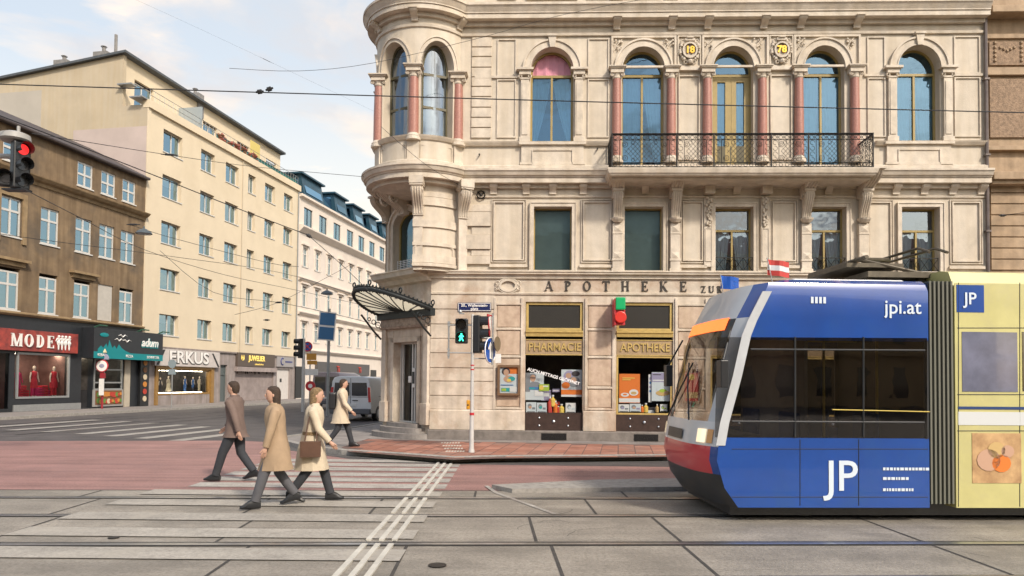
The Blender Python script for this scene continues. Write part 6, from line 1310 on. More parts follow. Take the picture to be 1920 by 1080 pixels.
# ================================================================ tram
v_s = rails[1]-.47; o_ = FR.w(0, v_s); FT = Frame(o_.x, o_.y, RA)
tu = lambda x, y=800: FT.m(x, y)[0]
tz = lambda y, x=1580: FT.m(x, y)[1]
uF = tu(1350, 850)-.28; TW = 2.4
TR = thing('tram', 'low-floor blue tram with slanted front and yellow second section entering from the right', 'tram'); on(TR, FT, uF)
TB = mat('tram_blue', (.002, .055, .29), .3, var=.2, scale=1.2, coat=.6, grime=(.006, .06, .25), gscale=1.5); TBW = mat('tram_silver', (.50, .52, .54), .35, coat=.4, var=.1); TRD = mat('tram_red', (.55, .03, .045), .35, coat=.5); TWT = mat('tram_white', (.62, .62, .62), .35, coat=.4, var=.08)
TDK = mat('tram_dark', (.03, .032, .035), .4, var=.3, scale=3); TY = mat('tram_yellow', (.56, .52, .22), .4, coat=.4, var=.15, scale=1.5, grime=(.48, .44, .22), gscale=1.2); TBG = mat('tram_black_glass', (.012, .012, .013), .04, spec=.9, coat=1.0)
zb0, zbl, zbu, zrf = tz(952), tz(821), tz(632), tz(527); Lb = tu(1742)-uF
zl = [zb0, .45, .62, .80, .98, zbl, 1.3, 1.5, 1.9, zbu-.05, zbu+.1, zbu+.25, zrf-.12, zrf-.03, zrf+.03]
def xf_(z):
    t = [(zb0, .28), (.45, .10), (.8, .0), (1.0, .02), (1.25, .06), (1.9, .24), (zbu, .36), (zbu+.3, .48), (zrf, .72), (zrf+.05, 1.2)]
    for (a, b), (c, d) in zip(t, t[1:]):
        if z <= c: return b+(d-b)*(z-a)/(c-a)
    return t[-1][1]
NS = 16; ss = [-1+2*i/NS for i in range(NS+1)]
k = MB(); rings = []; 
def ringat(z):
    ins = 0 if z < zrf-.05 else (.03 if z < zrf else .14); f = xf_(z); pts = [(Lb, ins)]
    for s in ss:
        s2 = math.copysign(abs(s)**.75, s); pts.append((f+.24*abs(s2)**3.2, TW/2+(TW/2-ins)*s2))
    pts.append((Lb, TW-ins)); return [(x, y, z) for x, y in pts]
rings = [ringat(z) for z in zl]
for j in range(len(zl)-1):
    zc = (zl[j]+zl[j+1])/2
    for i in range(len(rings[0])-1):
        if (i == 0 or i == len(rings[0])-2) and zbl+.01 < zc < zbu: continue
        side = i == 0 or i == len(rings[0])-2; sfr = abs(ss[min(max(i-1, 0), NS)]+.06)
        if side: m_ = 0
        elif zc < .62: m_ = 3
        elif zc < .98: m_ = 2
        elif zc < 1.3: m_ = 4
        elif zc < zbu+.0: m_ = 1 if (i <= 2 or i >= NS-1) else 5
        elif zc < zbu+.25: m_ = 1 if (i <= 2 or i >= NS-1) else 5
        else: m_ = 1 if i > 2 else 0
        if side and zc < .3: m_ = 0
        k.mt(0 if (i in (1, NS) and .62 < zc < 1.0) else m_).face([rings[j][i], rings[j][i+1], rings[j+1][i+1], rings[j+1][i]])
k.mt(1).face(list(reversed(rings[-1]))); k.mt(3).face(rings[0]); k.mt(3).face([(Lb, 0, zb0), (Lb, TW, zb0), (Lb, TW, zrf), (Lb, .0, zrf)])
k.build('body', [TB, TBW, TRD, TDK, TWT, TGL], TR, smooth=30)
cx0 = xf_(1.5)+.62
def sp(x, y): u, z = FT.m(x, y); return (u-uF, z)
def panel(name, pts, m_, par=TR, pr=.006, th=.01):
    q = MB(); q.extr([(x, -pr, z) for x, z in pts], (0, th, 0)); return q.build(name, m_, par)
wb_ = [sp(1423, 630), sp(1733, 634), sp(1733, 821), sp(1366, 819), sp(1388, 735)]
side_w = panel('side_window', [sp(1345, 632), sp(1738, 634), sp(1738, 822), sp(1340, 820)], TGL, TR, .004, .004)
xl_ = sp(1733, 730)[0]
q = MB(); q.box(xl_, Lb, .0, .04, zbl-.01, zbu-.03); q.box(xl_, Lb, TW-.04, TW, zbl-.01, zbu-.03); q.build('rear_pillar', TDK, TR)
q = MB(); q.face([(sp(1380, 700)[0], TW-.01, zbl), (Lb, TW-.01, zbl), (Lb, TW-.01, zbu), (sp(1380, 700)[0], TW-.01, zbu)]); q.build('far_side_window', TGL, TR)
SEAT = mat('seat_blue', (.03, .06, .16), .8, var=.4, scale=20)
q = MB(); q.box(.5, Lb, .05, TW-.05, .3, .34); q.box(.35, .95, .3, TW-.3, .34, 1.12); q.build('interior_floor', mat('interior_grey', (.18, .18, .18), .7, var=.2), TR)
q = MB(); q.box(1.42, 1.47, .06, TW-.06, .34, zrf-.3); q.build('driver_partition', mat('interior_grey', (0, 0, 0)), TR)
for x in (1.0, 2.05, 2.75):
    for y in (.18, 1.55):
        q = MB(); q.box(x, x+.42, y, y+.62, .72, .8); q.box(x+.4 if x > 1.5 else x+.38, x+.46, y, y+.62, .78, 1.42); q.build('passenger_seat', SEAT, TR, bevel=.03)
for x, y in ((1.9, .5), (2.65, .5), (2.3, 1.9), (3.1, 1.2)):
    q = MB(); q.tube([(x, y, .34), (x, y, zrf-.05)], .018, 6); q.build('grab_pole', mat('handrail_yellow', (.6, .45, .08), .4), TR)
q = MB()
for y in (.6, 1.8): q.tube([(1.5, y, zbu+.05), (Lb, y, zbu+.05)], .016, 6)
q.build('grab_rail', mat('handrail_yellow', (0, 0, 0)), TR)
q = MB()
for x in (1500, 1610): a, b = sp(x, 824), sp(x, 948); q.tube([(a[0], -.001, a[1]), (b[0], -.001, b[1])], .006, 4)
for y in (842, 932): a, b = sp(1372, y), sp(1740, y); q.tube([(a[0], -.001, a[1]), (b[0], -.001, b[1])], .005, 4)
q.build('panel_joint', TDK, TR)
q = MB()
for a, b in ((sp(1407, 655), sp(1733, 657)), (sp(1372, 790), sp(1732, 792))): q.tube([(a[0], -.012, a[1]), (b[0], -.012, b[1])], .012, 5)
for x in (1490, 1618): a, b = sp(x, 632), sp(x, 820); q.tube([(a[0], -.012, a[1]), (b[0], -.012, b[1])], .012, 5)
a, b = sp(1560, 768), sp(1742, 772); q.mt(1).tube([(a[0], -.014, a[1]), (b[0], -.014, b[1])], .007, 5)
q.build('window_bar', [TDK, mat('handrail_yellow', (.6, .45, .08), .4)], side_w)
q = MB(); pts = [(xf_(z)+.235, -.012, z) for z in (1.0, 1.3, 1.6, 1.9, 2.2, zbu, zbu+.2, zrf-.15)]
q.loft([[(x-.03, y+.0, z), (x+.09, y-.0, z), (x+.09, y+.02, z), (x-.03, y+.02, z)] for x, y, z in pts]); q.build('front_pillar', TBW, TR)
q = MB(); q.extr([(Lb, .04, zb0+.05), (Lb, TW-.04, zb0+.05), (Lb, TW-.04, zrf-.05), (Lb, .04, zrf-.05)], (.36, 0, 0))
for i in range(6): q.box(Lb+.02+i*.058, Lb+.045+i*.058, .0, TW, zb0+.05, zrf+.02)
q.build('bellows', mat('bellows_grey', (.14, .14, .11), .7), TR)
# second section
L2 = Lb+.36; zr2 = tz(503, 1850); L3 = L2+7.0
q = MB(); sec = [(0, zb0), (0, zrf+.0), (.02, zr2-.25), (.12, zr2-.04), (.3, zr2), (TW-.3, zr2), (TW-.12, zr2-.04), (TW, zr2-.25), (TW, zb0)]
q.extr([(L2, y, z) for y, z in sec], (L3-L2, 0, 0)); s2 = q.build('second_section', TY, TR)
def sq(x0, y0, x1, y1): (a, zt), (b, zb2) = sp(x0, y0), sp(x1, y1); return [(a, zb2), (b, zb2), (b, zt), (a, zt)]
p_ = panel('section_window', sq(1803, 622, 1908, 735), mat('advert_lilac_glass', (.16, .17, .24), .12, var=.4, scale=1.6, coat=.8), s2)
p_ = panel('section_window', sq(1916, 622, 2100, 735), TBG, s2)
panel('stripe', sq(1796, 772, 2300, 800), mat('advert_white', (.6, .62, .62), .4), s2); panel('stripe', sq(1796, 762, 2300, 771), mat('advert_navy', (.02, .05, .16), .4), s2)
o = panel('advert_picture', sq(1822, 812, 1915, 906), mat('advert_peach', (.55, .36, .18), .4, var=.5, scale=3, col2=(.28, .15, .07)), s2)
q = MB(); (a, z1_), (b, z0_) = sp(1830, 825), sp(1905, 900)
for c_, x, z, r in ((0, .3, .5, .16), (1, .62, .42, .13), (0, .78, .72, .09), (2, .5, .75, .12)): q.mt(c_).extr([(a+(b-a)*x+r*math.cos(2*PI*j/14), -.014, z0_+(z1_-z0_)*z+r*.9*math.sin(2*PI*j/14)) for j in range(14)], (0, .004, 0))
q.build('print', [PO['skin'], PO['orange'], PO['tan']], o)
q = MB()
for y in (615, 740, 808): a, b = sp(1795, y), sp(2200, y); q.tube([(a[0], -.001, a[1]), (b[0], -.001, b[1])], .006, 4)
for x in (1797, 1912): a, b = sp(x, 530), sp(x, 950); q.tube([(a[0], -.001, a[1]), (b[0], -.001, b[1])], .006, 4)
q.build('panel_joint', TDK, s2)
bx = panel('blue_logo_panel', sq(1793, 534, 1845, 586), TB, s2, .004, .006)
LW = mat('tram_letter_white', (.62, .70, .78), .4)
(a, z_) = sp(1818, 561); text('JP', .22, LW, bx, 'letters', (a, -.012, z_), .006, bold=.003)
(a, z_) = sp(1692, 577); text('jpi.at', .26, LW, TR, 'letters', (a, -.008, z_), .006, bold=.002)
(a, z_) = sp(1578, 895); text('JP', .56, LW, TR, 'big_letters', (a, -.008, z_), .006, bold=.004)
q = MB()
for x0, x1, y in ((1655, 1742, 879), (1655, 1700, 897), (1655, 1712, 918)):
    (a, z0_), (b, _) = sp(x0, y), sp(x1, y)
    x = a
    while x < b: w_ = rw.uniform(.02, .05); q.extr([(x, -.009, z0_-.018), (x+w_, -.009, z0_-.018), (x+w_, -.009, z0_+.018), (x, -.009, z0_+.018)], (0, .002, 0)); x += w_+.012
(a, z0_) = sp(1520, 563); (b, _) = sp(1548, 563)
for i in range(4): q.extr([(a+i*.055, -.009, z0_-.04), (a+i*.055+.035, -.009, z0_-.04), (a+i*.055+.035, -.009, z0_+.045), (a+i*.055, -.009, z0_+.045)], (0, .002, 0))
q.build('small_print', LW, TR)
# front details (they sit on the curved nose, which faces the left of the picture)
def nose(s, z, e=.012): s2 = math.copysign(abs(s)**.75, s); return Vector((xf_(z)+.24*abs(s2)**3.2-e, TW/2+TW/2*s2, z))
def npatch(name, s0, s1, z0, z1, m_, e=.012, par=TR, n=8):
    q = MB(); q.loft([[nose(s0+(s1-s0)*i/n, z, e) for i in range(n+1)] for z in [z0+(z1-z0)*j/3 for j in range(4)]], False, False); return q.build(name, m_, par, smooth=True)
npatch('destination_display', -.62, .62, zbu+.10, zbu+.27, mat('display_orange', (.5, .1, .02), .4, emit=(1, .18, .03), es=1.1))
for s in (-.78, .6): 
    o = npatch('headlight', s, s+.18, 1.02, 1.2, mat('headlight_clear', (.6, .55, .45), .1, coat=1, emit=(1, .8, .5), es=.6), .015)
npatch('indicator', -.9, -.8, 1.02, 1.2, mat('indicator_amber', (.6, .25, .03), .3, coat=1)); npatch('number_panel', -.2, .2, 1.02, 1.16, TDK, .02)
q = MB()
for s in (-.35, .35): q.tube([nose(s, 1.3, .03), nose(s*.2, 1.75, .04), nose(-s*.1, 2.1, .03)], .012, 5)
q.build('wiper', BLACK, TR)
for s in (-1, 1):
    q = MB(); y = -.12 if s < 0 else TW+.12; q.box(.22, .32, y-.09, y+.09, 1.75, 2.1); q.tube([(.28, y, 2.1), (.45, TW/2+s*1.1, 2.5)], .018, 5); q.build('mirror', BLACK, TR, bevel=.02)
q = MB(); q.box(.5, L3, .25, TW-.25, .06, zb0+.02)
for x in (1.6, 2.6, 5.6, 6.6):
    for y in (.42, TW-.5): q.disc((x, y, .3), .29, .08, 18)
q.build('running_gear', TDK, TR)
q = MB(); zr = zrf+.02; q.box(1.4, Lb-.1, .35, TW-.35, zr-.02, zr+.06); q.build('roof_plate', TWT, TR, bevel=.03)
PT = MB(); xa, xb = sp(1590, 500)[0]+.35, sp(1745, 500)[0]+.4; zp = tz(500)
PT.box(xa+.2, xb, .5, TW-.5, zp-.05, zp+.03); PT.box(xa-.05, xb-.4, .6, TW-.6, zp+.1, zp+.16)
for y in (.55, TW-.55): PT.tube([(xb-.1, y, zp+.0), (xa+.1, y+(.1 if y < 1 else -.1), zp+.22), (xb-.25, TW/2, zp+.32)], .028, 6)
PT.tube([(xa+.1, .35, zp+.2), (xa+.1, TW-.35, zp+.2)], .03, 6)
for x in (xb-.25, xb-.0): PT.tube([(x, .25, zp+.26), (x, .5, zp+.36), (x, TW-.5, zp+.36), (x, TW-.25, zp+.26)], .02, 6)
for x in (xa+.25, xb-.15):
    for y in (.6, TW-.6): PT.rev([(.05, zrf), (.06, zrf+.05), (.04, zrf+.08), (.06, zrf+.11), (.04, zp-.05)], x, y, 10)
PT.build('pantograph', mat('panto_metal', (.13, .11, .08), .5, metal=.4, var=.4, scale=6), TR)
for px, py, dep, cols, lab, cat in ((1452, 500, .2, ('print_red', 'print_white', 'print_red'), 'small red and white flag on the near front corner of the tram roof', 'flag'), (1362, 528, 2.1, ('sign_blue', 'sign_blue', 'sign_blue'), 'small blue flag on the far front corner of the tram roof', 'flag')):
    u, z = FT.m(px, py, dep); t = thing('small_flag', lab, cat); on(t, FT, u, dep, zrf-.12 if px > 1400 else zrf-.22); zz0 = z-t.location.z
    k = MB(); k.tube([(0, 0, 0), (-.1, 0, zz0+.12)], .008, 5); k.build('flag_pole', STEEL, t)
    k = MB()
    for i in range(3):
        z1 = zz0+.1-.07*i
        for j in range(6):
            P = lambda a, b: (-.09+.05*a, .025*math.sin(a*1.3+i*.3), b-.006*a)
            k.mt(i).face([P(j, z1-.07), P(j+1, z1-.07), P(j+1, z1), P(j, z1)])
    k.build('flag_cloth', [MATS[c] for c in cols], t)

# ================================================================ vans in the side street
def van(px, Z, label, col, name='parked_van', h=1.98):
    p = atY(px, 760, Z); t = thing(name, label, 'van', (p.x, Z, -.0), FL.a-PI/2)   # local +y runs up the street, the rear faces the camera
    LV, WV = 4.8, 1.95
    def sec(y, zt, w_, zb=.32): a = w_/2; return [(-a, y, zb), (-a*1.0, y, zb+.5), (-a*.99, y, 1.05), (-a*.90, y, zt-.22), (-a*.82, y, zt-.06), (-a*.6, y, zt), (a*.6, y, zt), (a*.82, y, zt-.06), (a*.90, y, zt-.22), (a*.99, y, 1.05), (a, y, zb+.5), (a, y, zb)]
    k = MB(); k.loft([sec(0.0, h-.02, WV*.98, .45), sec(.06, h, WV, .35), sec(2.8, h, WV), sec(3.4, h-.12, WV), sec(4.0, 1.25, WV*.97), sec(4.75, .95, WV*.9)]); k.build('body', col, t, smooth=35, bevel=.02)
    a = WV/2; k = MB()
    for s in (-1, 1): k.extr([(s*.05, -.012, 1.12), (s*a*.80, -.012, 1.12), (s*a*.76, -.012, h-.28), (s*.05, -.012, h-.28)], (0, .02, 0))
    k.build('rear_window', TBG, t)
    k = MB(); k.box(-.008, .008, -.01, .03, .5, h-.08); k.box(-a*.9, a*.9, -.006, .02, 1.06, 1.075); k.build('door_seam', BLACK, t)
    for s in (-1, 1):
        k = MB(); k.extr([(s*a*.86, -.03, .85), (s*a*.99, -.03, .85), (s*a*.93, -.03, 1.5), (s*a*.82, -.03, 1.5)], (0, .12, 0)); k.build('tail_light', mat('tail_red', (.45, .01, .015), .2, coat=1), t)
    k = MB(); k.box(-a*.97, a*.97, -.1, .12, .32, .56); k.build('bumper', mat('bumper_grey', (.10, .10, .11), .6), t, bevel=.04)
    k = MB(); k.box(-.26, .26, -.03, 0, .66, .78); k.build('number_plate', WHITE, t); k = MB(); k.box(.1, .35, -.03, 0, .9, .94); k.build('rear_handle', BLACK, t)
    for s in (-1, 1):
        for y in (.85, 3.85):
            k = MB(); k.disc((s*(a-.2), y, .33), .33, s*.22, 22, 'x'); o = k.build('wheel', BLACK, t); k = MB(); k.disc((s*(a+.0), y, .33), .2, s*.03, 16, 'x'); k.build('rim', STEEL, o)
    k = MB(); k.box(-a-.15, -a+.05, 3.2, 3.3, 1.2, 1.5); k.box(a-.05, a+.15, 3.2, 3.3, 1.2, 1.5); k.build('mirror', BLACK, t)
    k = MB(); [k.extr([(s*(a*.99), .9, 1.08), (s*(a*.99), 2.0, 1.08), (s*(a*.99), 2.0, 1.1), (s*(a*.99), .9, 1.1)], (s*.01, 0, 0)) for s in (-1, 1)]; k.build('side_groove', BLACK, t)
    return t
van(657, 31.5, 'silver white panel van with dark rear windows parked in the side street by the corner', mat('van_silver', (.66, .67, .68), .3, coat=.6, var=.05))
van(611, 44, 'mauve grey van further back beside the silver white van', mat('van_mauve', (.30, .25, .27), .35, coat=.5, var=.1), h=2.3)

# ================================================================ people on the crossing
SKN = mat('skin', (.52, .31, .22), .55); HAIRB = mat('brown_hair', (.06, .035, .02), .6, var=.6, scale=60, bump=.8, bscale=90); HAIRY = mat('fair_hair', (.26, .17, .08), .6, var=.6, scale=60, bump=.8, bscale=90)
def person(loc, heading, label, coatm, legm, hair, h=1.72, stride=.36, hem=.5, coat_w=1.0, shoe=BLACK, bag=None, longhair=True, swing=1, belt=False):
    t = thing('person', label, 'person', loc, heading); s = h/1.76; V = lambda x, y, z: Vector((x*s, y*s, z*s))      # +x is the walking direction
    J = {'pel': V(0, 0, .95), 'wai': V(.01, 0, 1.12), 'che': V(.03, 0, 1.33), 'nec': V(.035, 0, 1.48), 'hb': V(.05, 0, 1.56)}
    st = stride; sw = swing
    L_ = {1: dict(hip=V(0, .095, .9), kn=V(st*.58, .10, .50), an=V(st*.95, .10, .10), to=V(st*.95+.17, .11, .05)), -1: dict(hip=V(0, -.095, .9), kn=V(-st*.18, -.10, .49), an=V(-st*.95, -.10, .16), to=V(-st*.95+.13, -.11, .035))}
    A_ = {1: dict(sh=V(.03, .19, 1.42), el=V(-.10*sw, .24, 1.14), wr=V(.0-.16*sw, .23, .90)), -1: dict(sh=V(.03, -.19, 1.42), el=V(.04+.08*sw, -.24, 1.14), wr=V(.12+.16*sw, -.22, .95))}
    vs, es, rs = [], [], []
    def av(p, r, par=None):
        vs.append(p); rs.append(r*s); i = len(vs)-1
        if par is not None: es.append((par, i))
        return i
    pel = av(J['pel'], .13); wa = av(J['wai'], .115, pel); ch_ = av(J['che'], .14, wa); ne = av(J['nec'], .06, ch_); hb = av(J['hb'], .055, ne)
    hd = av(V(.06, 0, 1.635), .092, hb); hd2 = av(V(.055, 0, 1.70), .075, hd)
    for q in (1, -1):
        d = L_[q]; a = av(d['hip'], .075, pel); a = av(d['kn'], .045, a); a = av(d['an'], .030, a); av(d['to'], .018, a)
        d = A_[q]; a = av(d['sh'], .055, ch_); a = av(d['el'], .036, a); a = av(d['wr'], .026, a)
        dr = (d['wr']-d['el']).normalized(); pa = av(d['wr']+dr*.06*s, .033, a); side = Vector((1, 0, 0))
        for f, (o_, ln) in enumerate(((-.028, .065), (-.010, .08), (.010, .075), (.027, .06))):
            b_ = av(d['wr']+dr*.095*s+side*o_*s, .0095, pa); b_ = av(d['wr']+dr*(.095+ln*.6)*s+side*o_*1.1*s+Vector((0, -q*.008, 0)), .0088, b_); av(d['wr']+dr*(.095+ln)*s+side*o_*1.05*s+Vector((0, -q*.022, 0)), .0075, b_)
        b_ = av(d['wr']+dr*.05*s+side*.04*s, .011, pa); av(d['wr']+dr*.095*s+side*.06*s, .009, b_)
    me = bpy.data.meshes.new('body'); me.from_pydata([tuple(v) for v in vs], es, []); o = bpy.data.objects.new('body', me); COL.objects.link(o)
    o.modifiers.new('skin', 'SKIN'); me.skin_vertices[0]
    for i, v in enumerate(me.skin_vertices[0].data): v.radius = (rs[i], rs[i]); v.use_root = (i == 0)
    m_ = o.modifiers.new('sub', 'SUBSURF'); m_.levels = 1; m_.render_levels = 1
    dg = bpy.context.evaluated_depsgraph_get(); dg.update(); m2 = bpy.data.meshes.new_from_object(o.evaluated_get(dg)); bpy.data.objects.remove(o); m2.materials.clear(); m2.materials.append(SKN); m2.name = 'body'
    m2.polygons.foreach_set('use_smooth', [True]*len(m2.polygons))
    bo = bpy.data.objects.new('body', m2); COL.objects.link(bo); bo.parent = t
    def el(c, rx, ry, n=14): return [(c[0]+rx*s*math.cos(2*PI*j/n), c[1]+ry*s*math.sin(2*PI*j/n), c[2]) for j in range(n)]
    k = MB(); hc = V(.06, 0, 1.65)
    k.loft([el(hc+V(.01, 0, z), rx, ry) for z, rx, ry in ((-.125, .03, .028), (-.11, .055, .045), (-.07, .078, .062), (0, .094, .075), (.05, .094, .077), (.09, .075, .062), (.112, .03, .025))]); k.ball(hc+V(.103, 0, -.015), .016*s, 8, (1, .8, 1.6)); k.ball(hc+V(.0, .078, -.01), .018*s, 8, (.8, .4, 1.4)); k.ball(hc+V(.0, -.078, -.01), .018*s, 8, (.8, .4, 1.4))
    hdo = k.build('head', SKN, t, smooth=True)
    k = MB()
    for q in (-1, 1): k.ball(hc+V(.092, q*.03, .01), .009*s, 6)
    k.build('eyes', BLACK, hdo); k = MB(); k.box(hc.x+.088*s, hc.x+.098*s, -.022*s, .022*s, hc.z-.062*s, hc.z-.054*s); k.build('mouth', mat('lips', (.35, .12, .10), .5), hdo)
    k = MB(); k.loft([el(hc+V(dx, 0, z), rx, ry) for z, rx, ry, dx in (((-.24, .035, .06, -.06), (-.18, .055, .08, -.055), (-.1, .066, .086, -.045)) if longhair else ((-.09, .05, .055, -.045), (-.05, .066, .075, -.04)))+((0, .082, .085, -.03), (.045, .096, .088, -.014), (.075, .096, .082, -.004), (.105, .078, .066, -.004), (.128, .035, .03, -.004))]); k.build('hair', hair, t, smooth=True)
    k = MB(); k.loft([el(V(.03, 0, z), rx, ry) for z, rx, ry in ((1.43, .10, .13), (1.47, .09, .105), (1.53, .078, .085), (1.53, .06, .066), (1.46, .06, .07))], True, False); k.build('collar', coatm, t, smooth=True)
    cw = coat_w; k = MB(); rg = []
    for z, rx, ry, dx in ((1.5, .075, .075, .03), (1.47, .11, .15, .03), (1.42, .135, .205, .03), (1.3, .15, .2, .03), (1.12, .14, .175, .01), (1.0, .155, .195, .0), (.85, .18*cw, .215*cw, .0), (.68, .20*cw, .225*cw, .0), (hem, .23*cw, .23*cw, .0)):
        if z < hem: continue
        rr_ = random.Random(int(z*100)); rg.append([(V(dx, 0, z).x+rx*s*math.cos(2*PI*j/18)*(1+(.04+.05*max(0, 1.0-z))*math.sin(j*2.3+z*5)), ry*s*math.sin(2*PI*j/18)*(1+(.04+.05*max(0, 1.0-z))*math.sin(j*3.1+z*4)), z*s) for j in range(18)])
    k.loft(rg, True, True)
    k.build('coat', coatm, t, smooth=True)
    for q in (1, -1):
        d = A_[q]; k = MB(); mid = (d['sh']+d['el'])/2; k.tube([d['sh']+V(0, -q*.03, .015), d['sh']+V(0, q*.02, -.02), mid, d['el'], (d['el']+d['wr'])/2, d['wr']], [.07*s, .08*s, .07*s, .064*s, .056*s, .05*s], 10); k.build('sleeve', coatm, t, smooth=True)
        d = L_[q]; k = MB(); k.tube([d['hip']+V(0, 0, .03), (d['hip']+d['kn'])/2, d['kn'], (d['kn']+d['an'])/2, d['an']+V(0, 0, .01)], [.105*s, .095*s, .08*s, .072*s, .066*s], 10); k.build('trouser_leg', legm, t, smooth=True)
        k = MB(); a, b = d['an'], d['to']; dr = (b-a); dr.z = 0; dr.normalize(); z0 = a.z-.10*s if q > 0 else a.z-.12*s
        tilt = 0 if q > 0 else -.05
        k.loft([[(c.x, c.y+w_*s*math.cos(2*PI*j/8), max(.0, z+hh*s*math.sin(2*PI*j/8))) for j in range(8)] for c, w_, z, hh in ((a+dr*(-.08*s), .036, a.z-.04*s+.0, .055), (a, .046, a.z-.02*s, .08), (a+dr*.09*s, .048, a.z-.04*s+tilt*.5, .06), (a+dr*.17*s, .04, a.z-.065*s+tilt, .03), (a+dr*.21*s, .02, a.z-.07*s+tilt, .018))]); k.build('shoe', shoe, t, smooth=True)
    k = MB(); k.loft([[(V(.012, 0, z).x+rx*s*math.cos(2*PI*j/18), ry*s*math.sin(2*PI*j/18), z*s) for j in range(18)] for z, rx, ry in ((1.04, .158, .195), (1.09, .158, .192))]); (k.build('belt', hair, t, smooth=True) if belt else None)
    if bag == 'side':
        k = MB(); k.box(-.14*s, .16*s, -.36*s, -.25*s, .72*s, .96*s); k.tube([V(-.08, -.30, .95), V(-.02, -.22, 1.35), V(.0, -.12, 1.49), V(.06, -.05, 1.46)], .012, 5); k.tube([V(.1, -.30, .95), V(.08, -.23, 1.3), V(.05, -.12, 1.48)], .012, 5); k.build('shoulder_bag', mat('leather_brown', (.10, .05, .03), .5, var=.3), t, bevel=.02)
    elif bag:
        k = MB(); k.box(-.30*s, -.13*s, -.14*s, .14*s, .98*s, 1.42*s); k.build('backpack', bag, t, bevel=.04)
    return t
CT1 = mat('cream_coat', (.58, .49, .36), .85, var=.15, scale=3, bump=.7, bscale=9); CT2 = mat('tan_coat', (.38, .27, .17), .85, var=.2, scale=3, bump=.2); CT3 = mat('grey_brown_coat', (.17, .12, .10), .85, var=.25, scale=3, bump=.2); TRS = mat('dark_trousers', (.035, .038, .045), .85, var=.2); TRS2 = mat('grey_trousers', (.10, .10, .11), .85, var=.2)
def at_g(x, y, z=0.0): p = G(x, y, z); return (p.x, p.y, z+.015 if z == 0 else z)
person(at_g(583, 942), R(10), 'person in a knee-length cream coat with brown bag striding right on the zebra crossing', CT1, TRS, HAIRY, 1.66, .30, .5, 1.15, bag='side', belt=True)
person(at_g(516, 952), R(-158), 'person in a light brown coat striding left in the middle of the zebra crossing', CT2, TRS2, HAIRB, 1.68, .3, .55, 1.1, swing=-1)
person(at_g(440, 903), R(175), 'person in a grey brown jacket, leftmost of the people on the crossing', CT3, TRS, HAIRB, 1.74, .32, .78, 1.0, longhair=False)
person(at_g(638, 838, .12), R(8), 'person in a pale coat with black backpack on the pavement corner behind the crossing', CT1, TRS, HAIRB, 1.7, .3, .62, 1.1, bag=BLACK, longhair=False)

# ================================================================ overhead wires
WR = mat('wire_dark', (.02, .02, .022), .6)
def wire(pts, r, label, ins=(), sag=True):
    P = [atY(x, y, Y) for x, y, Y in pts]; c = P[0].copy(); t = thing('overhead_wire', label, 'wire', c, 0, 'overhead wires above the streets'); k = MB(); Q = [p-c for p in P]; sm = []
    for i in range(len(Q)-1):
        p0, p1, p2, p3 = Q[max(i-1, 0)], Q[i], Q[i+1], Q[min(i+2, len(Q)-1)]
        for j in range(4):
            u = j/4; sm.append(.5*((2*p1)+(-p0+p2)*u+(2*p0-5*p1+4*p2-p3)*u*u+(-p0+3*p1-3*p2+p3)*u**3))
    sm.append(Q[-1]); k.tube(sm, r, 5); k.build('cable', WR, t)
    for x, y, Y, ln, sl in ins:
        p = atY(x, y, Y)-c; d = Vector((1, 0, sl)).normalized()*ln*.5; k = MB(); k.tube([p-d, p-d*.55, p-d*.5, p+d*.5, p+d*.55, p+d], [r*1.5, r*2.2, r*4, r*4, r*2.2, r*1.5], 8); k.build('insulator', WR, t)
wire([(-250, 150, 9), (0, 158, 9), (480, 173, 9), (1000, 188, 9), (1500, 201, 9), (2200, 218, 9)], .0075, 'long thick wire across the whole facade and the sky just above the windows', [(487, 172, 9, .1, .15), (505, 167, 9, .1, .35)])
wire([(-150, 165, 12), (0, 217, 13), (267, 320, 16), (430, 385, 18), (578, 441, 20)], .012, 'thick dark wire running down past the brown house towards the white house', [(579, 442, 20, .2, -.6)])
wire([(578, 441, 20), (650, 505, 20), (700, 555, 20.2)], .009, 'short wire from a dark knot down to the glass canopy')
wire([(60, 250, 12), (135, 262, 14), (320, 291, 18), (480, 313, 21), (700, 333, 21)], .007, 'thin wire passing the top windows of the cream block', [(318, 290, 18, .45, -.05)])
wire([(40, 352, 11.1), (150, 408, 14), (270, 468, 18), (420, 515, 22), (560, 545, 26), (715, 580, 30)], .007, 'thin wire leaving the hanging traffic light towards the right')
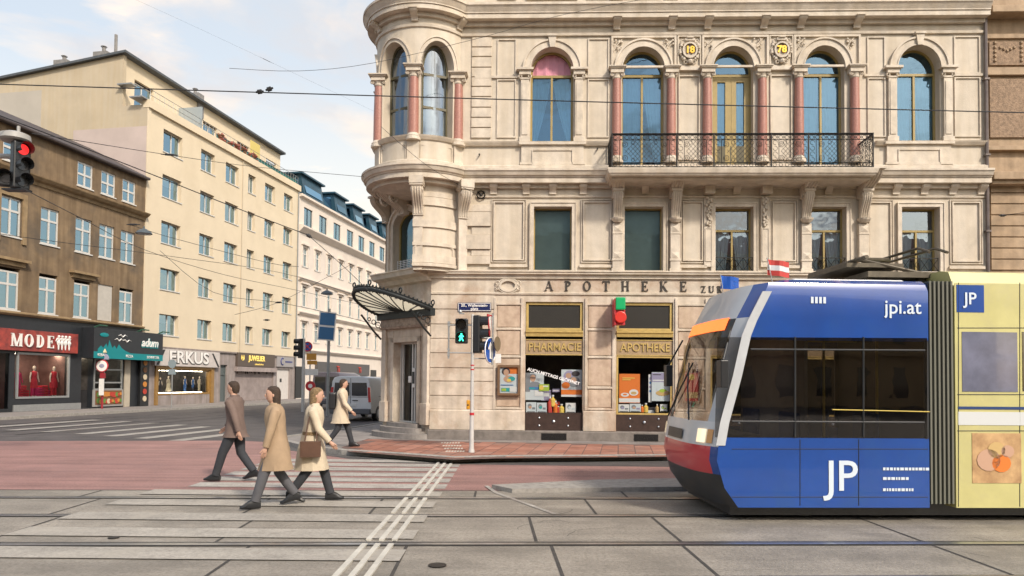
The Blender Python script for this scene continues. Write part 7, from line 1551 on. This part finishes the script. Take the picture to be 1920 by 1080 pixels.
wire([(-100, 425, 16), (120, 455, 20), (300, 478, 24), (520, 510, 28), (640, 545, 30), (715, 575, 30)], .008, 'thin wire at the middle storeys of the cream block')
wire([(240, 420, 26), (270, 430, 26), (330, 448, 26), (500, 492, 27), (560, 500, 28)], .009, 'lamp wire from the brown house across the cream block', [(250, 421, 26, .5, .0)])
wire([(300, 470, 30), (400, 548, 30), (522, 567, 32), (640, 592, 34), (720, 613, 36)], .010, 'thin wire low in front of the cream and white houses', [(522, 567, 32, .3, 0), (500, 600, 32, .3, 0)])
wire([(440, 590, 30), (522, 567, 32), (613, 520, 34), (660, 495, 34)], .009, 'thin rising wire that carries the small lamp by the white house')
wire([(1700, -80, 19), (1130, 12, 19), (900, 71, 19), (700, 118, 19), (560, 133, 19), (430, 128, 19)], .006, 'very thin wire rising from the sky over the oriel to the cornice')
wire([(715, 238, 18.8), (800, 310, 18.9), (885, 360, 20.2), (902, 366, 20.6)], .006, 'thin wire from the oriel to the round wall anchor')
wire([(1878, 404, 20), (1920, 399, 18), (2100, 380, 12)], .009, 'short wire hooked to the neighbouring house at the right edge', [(1880, 404, 20, .2, 0)])
wire([(-100, -160, 16), (300, 20, 16), (500, 113, 16), (715, 215, 19)], .0014, 'hair-thin wire with one insulator high in the sky left of the oriel', [(500, 113, 16, .35, -.48)])
# ================================================================ the side of the square behind the camera (it shows in window panes)
SQ = thing('square_side_house', 'long cream town house on the opposite side of the square, seen in reflections', 'building', (-38, -34, 0)); k = MB(); k.box(0, 80, -10, 0, 0, 15); 
for z in (4.2, 8.2, 11.8, 15): k.box(-.1, 80.1, 0, .3, z-.2, z+.15)
k.build('wall', mat('far_cream', (.62, .45, .26), .85, var=.25, scale=.6), SQ)
k = MB()
for i in range(26):
    for z in (1.0, 5.2, 9.0, 12.4): k.box(1.2+i*3.05, 2.4+i*3.05, -.02, .02+.0, z, z+2.1)
k.build('window', TBG, SQ)
k = MB(); k.extr([(0, -10, 15.2), (0, .2, 15.2), (0, -3, 18), (0, -7, 18)], (80, 0, 0)); k.build('roof', mat('roof_red', (.22, .09, .06), .8, var=.3), SQ)
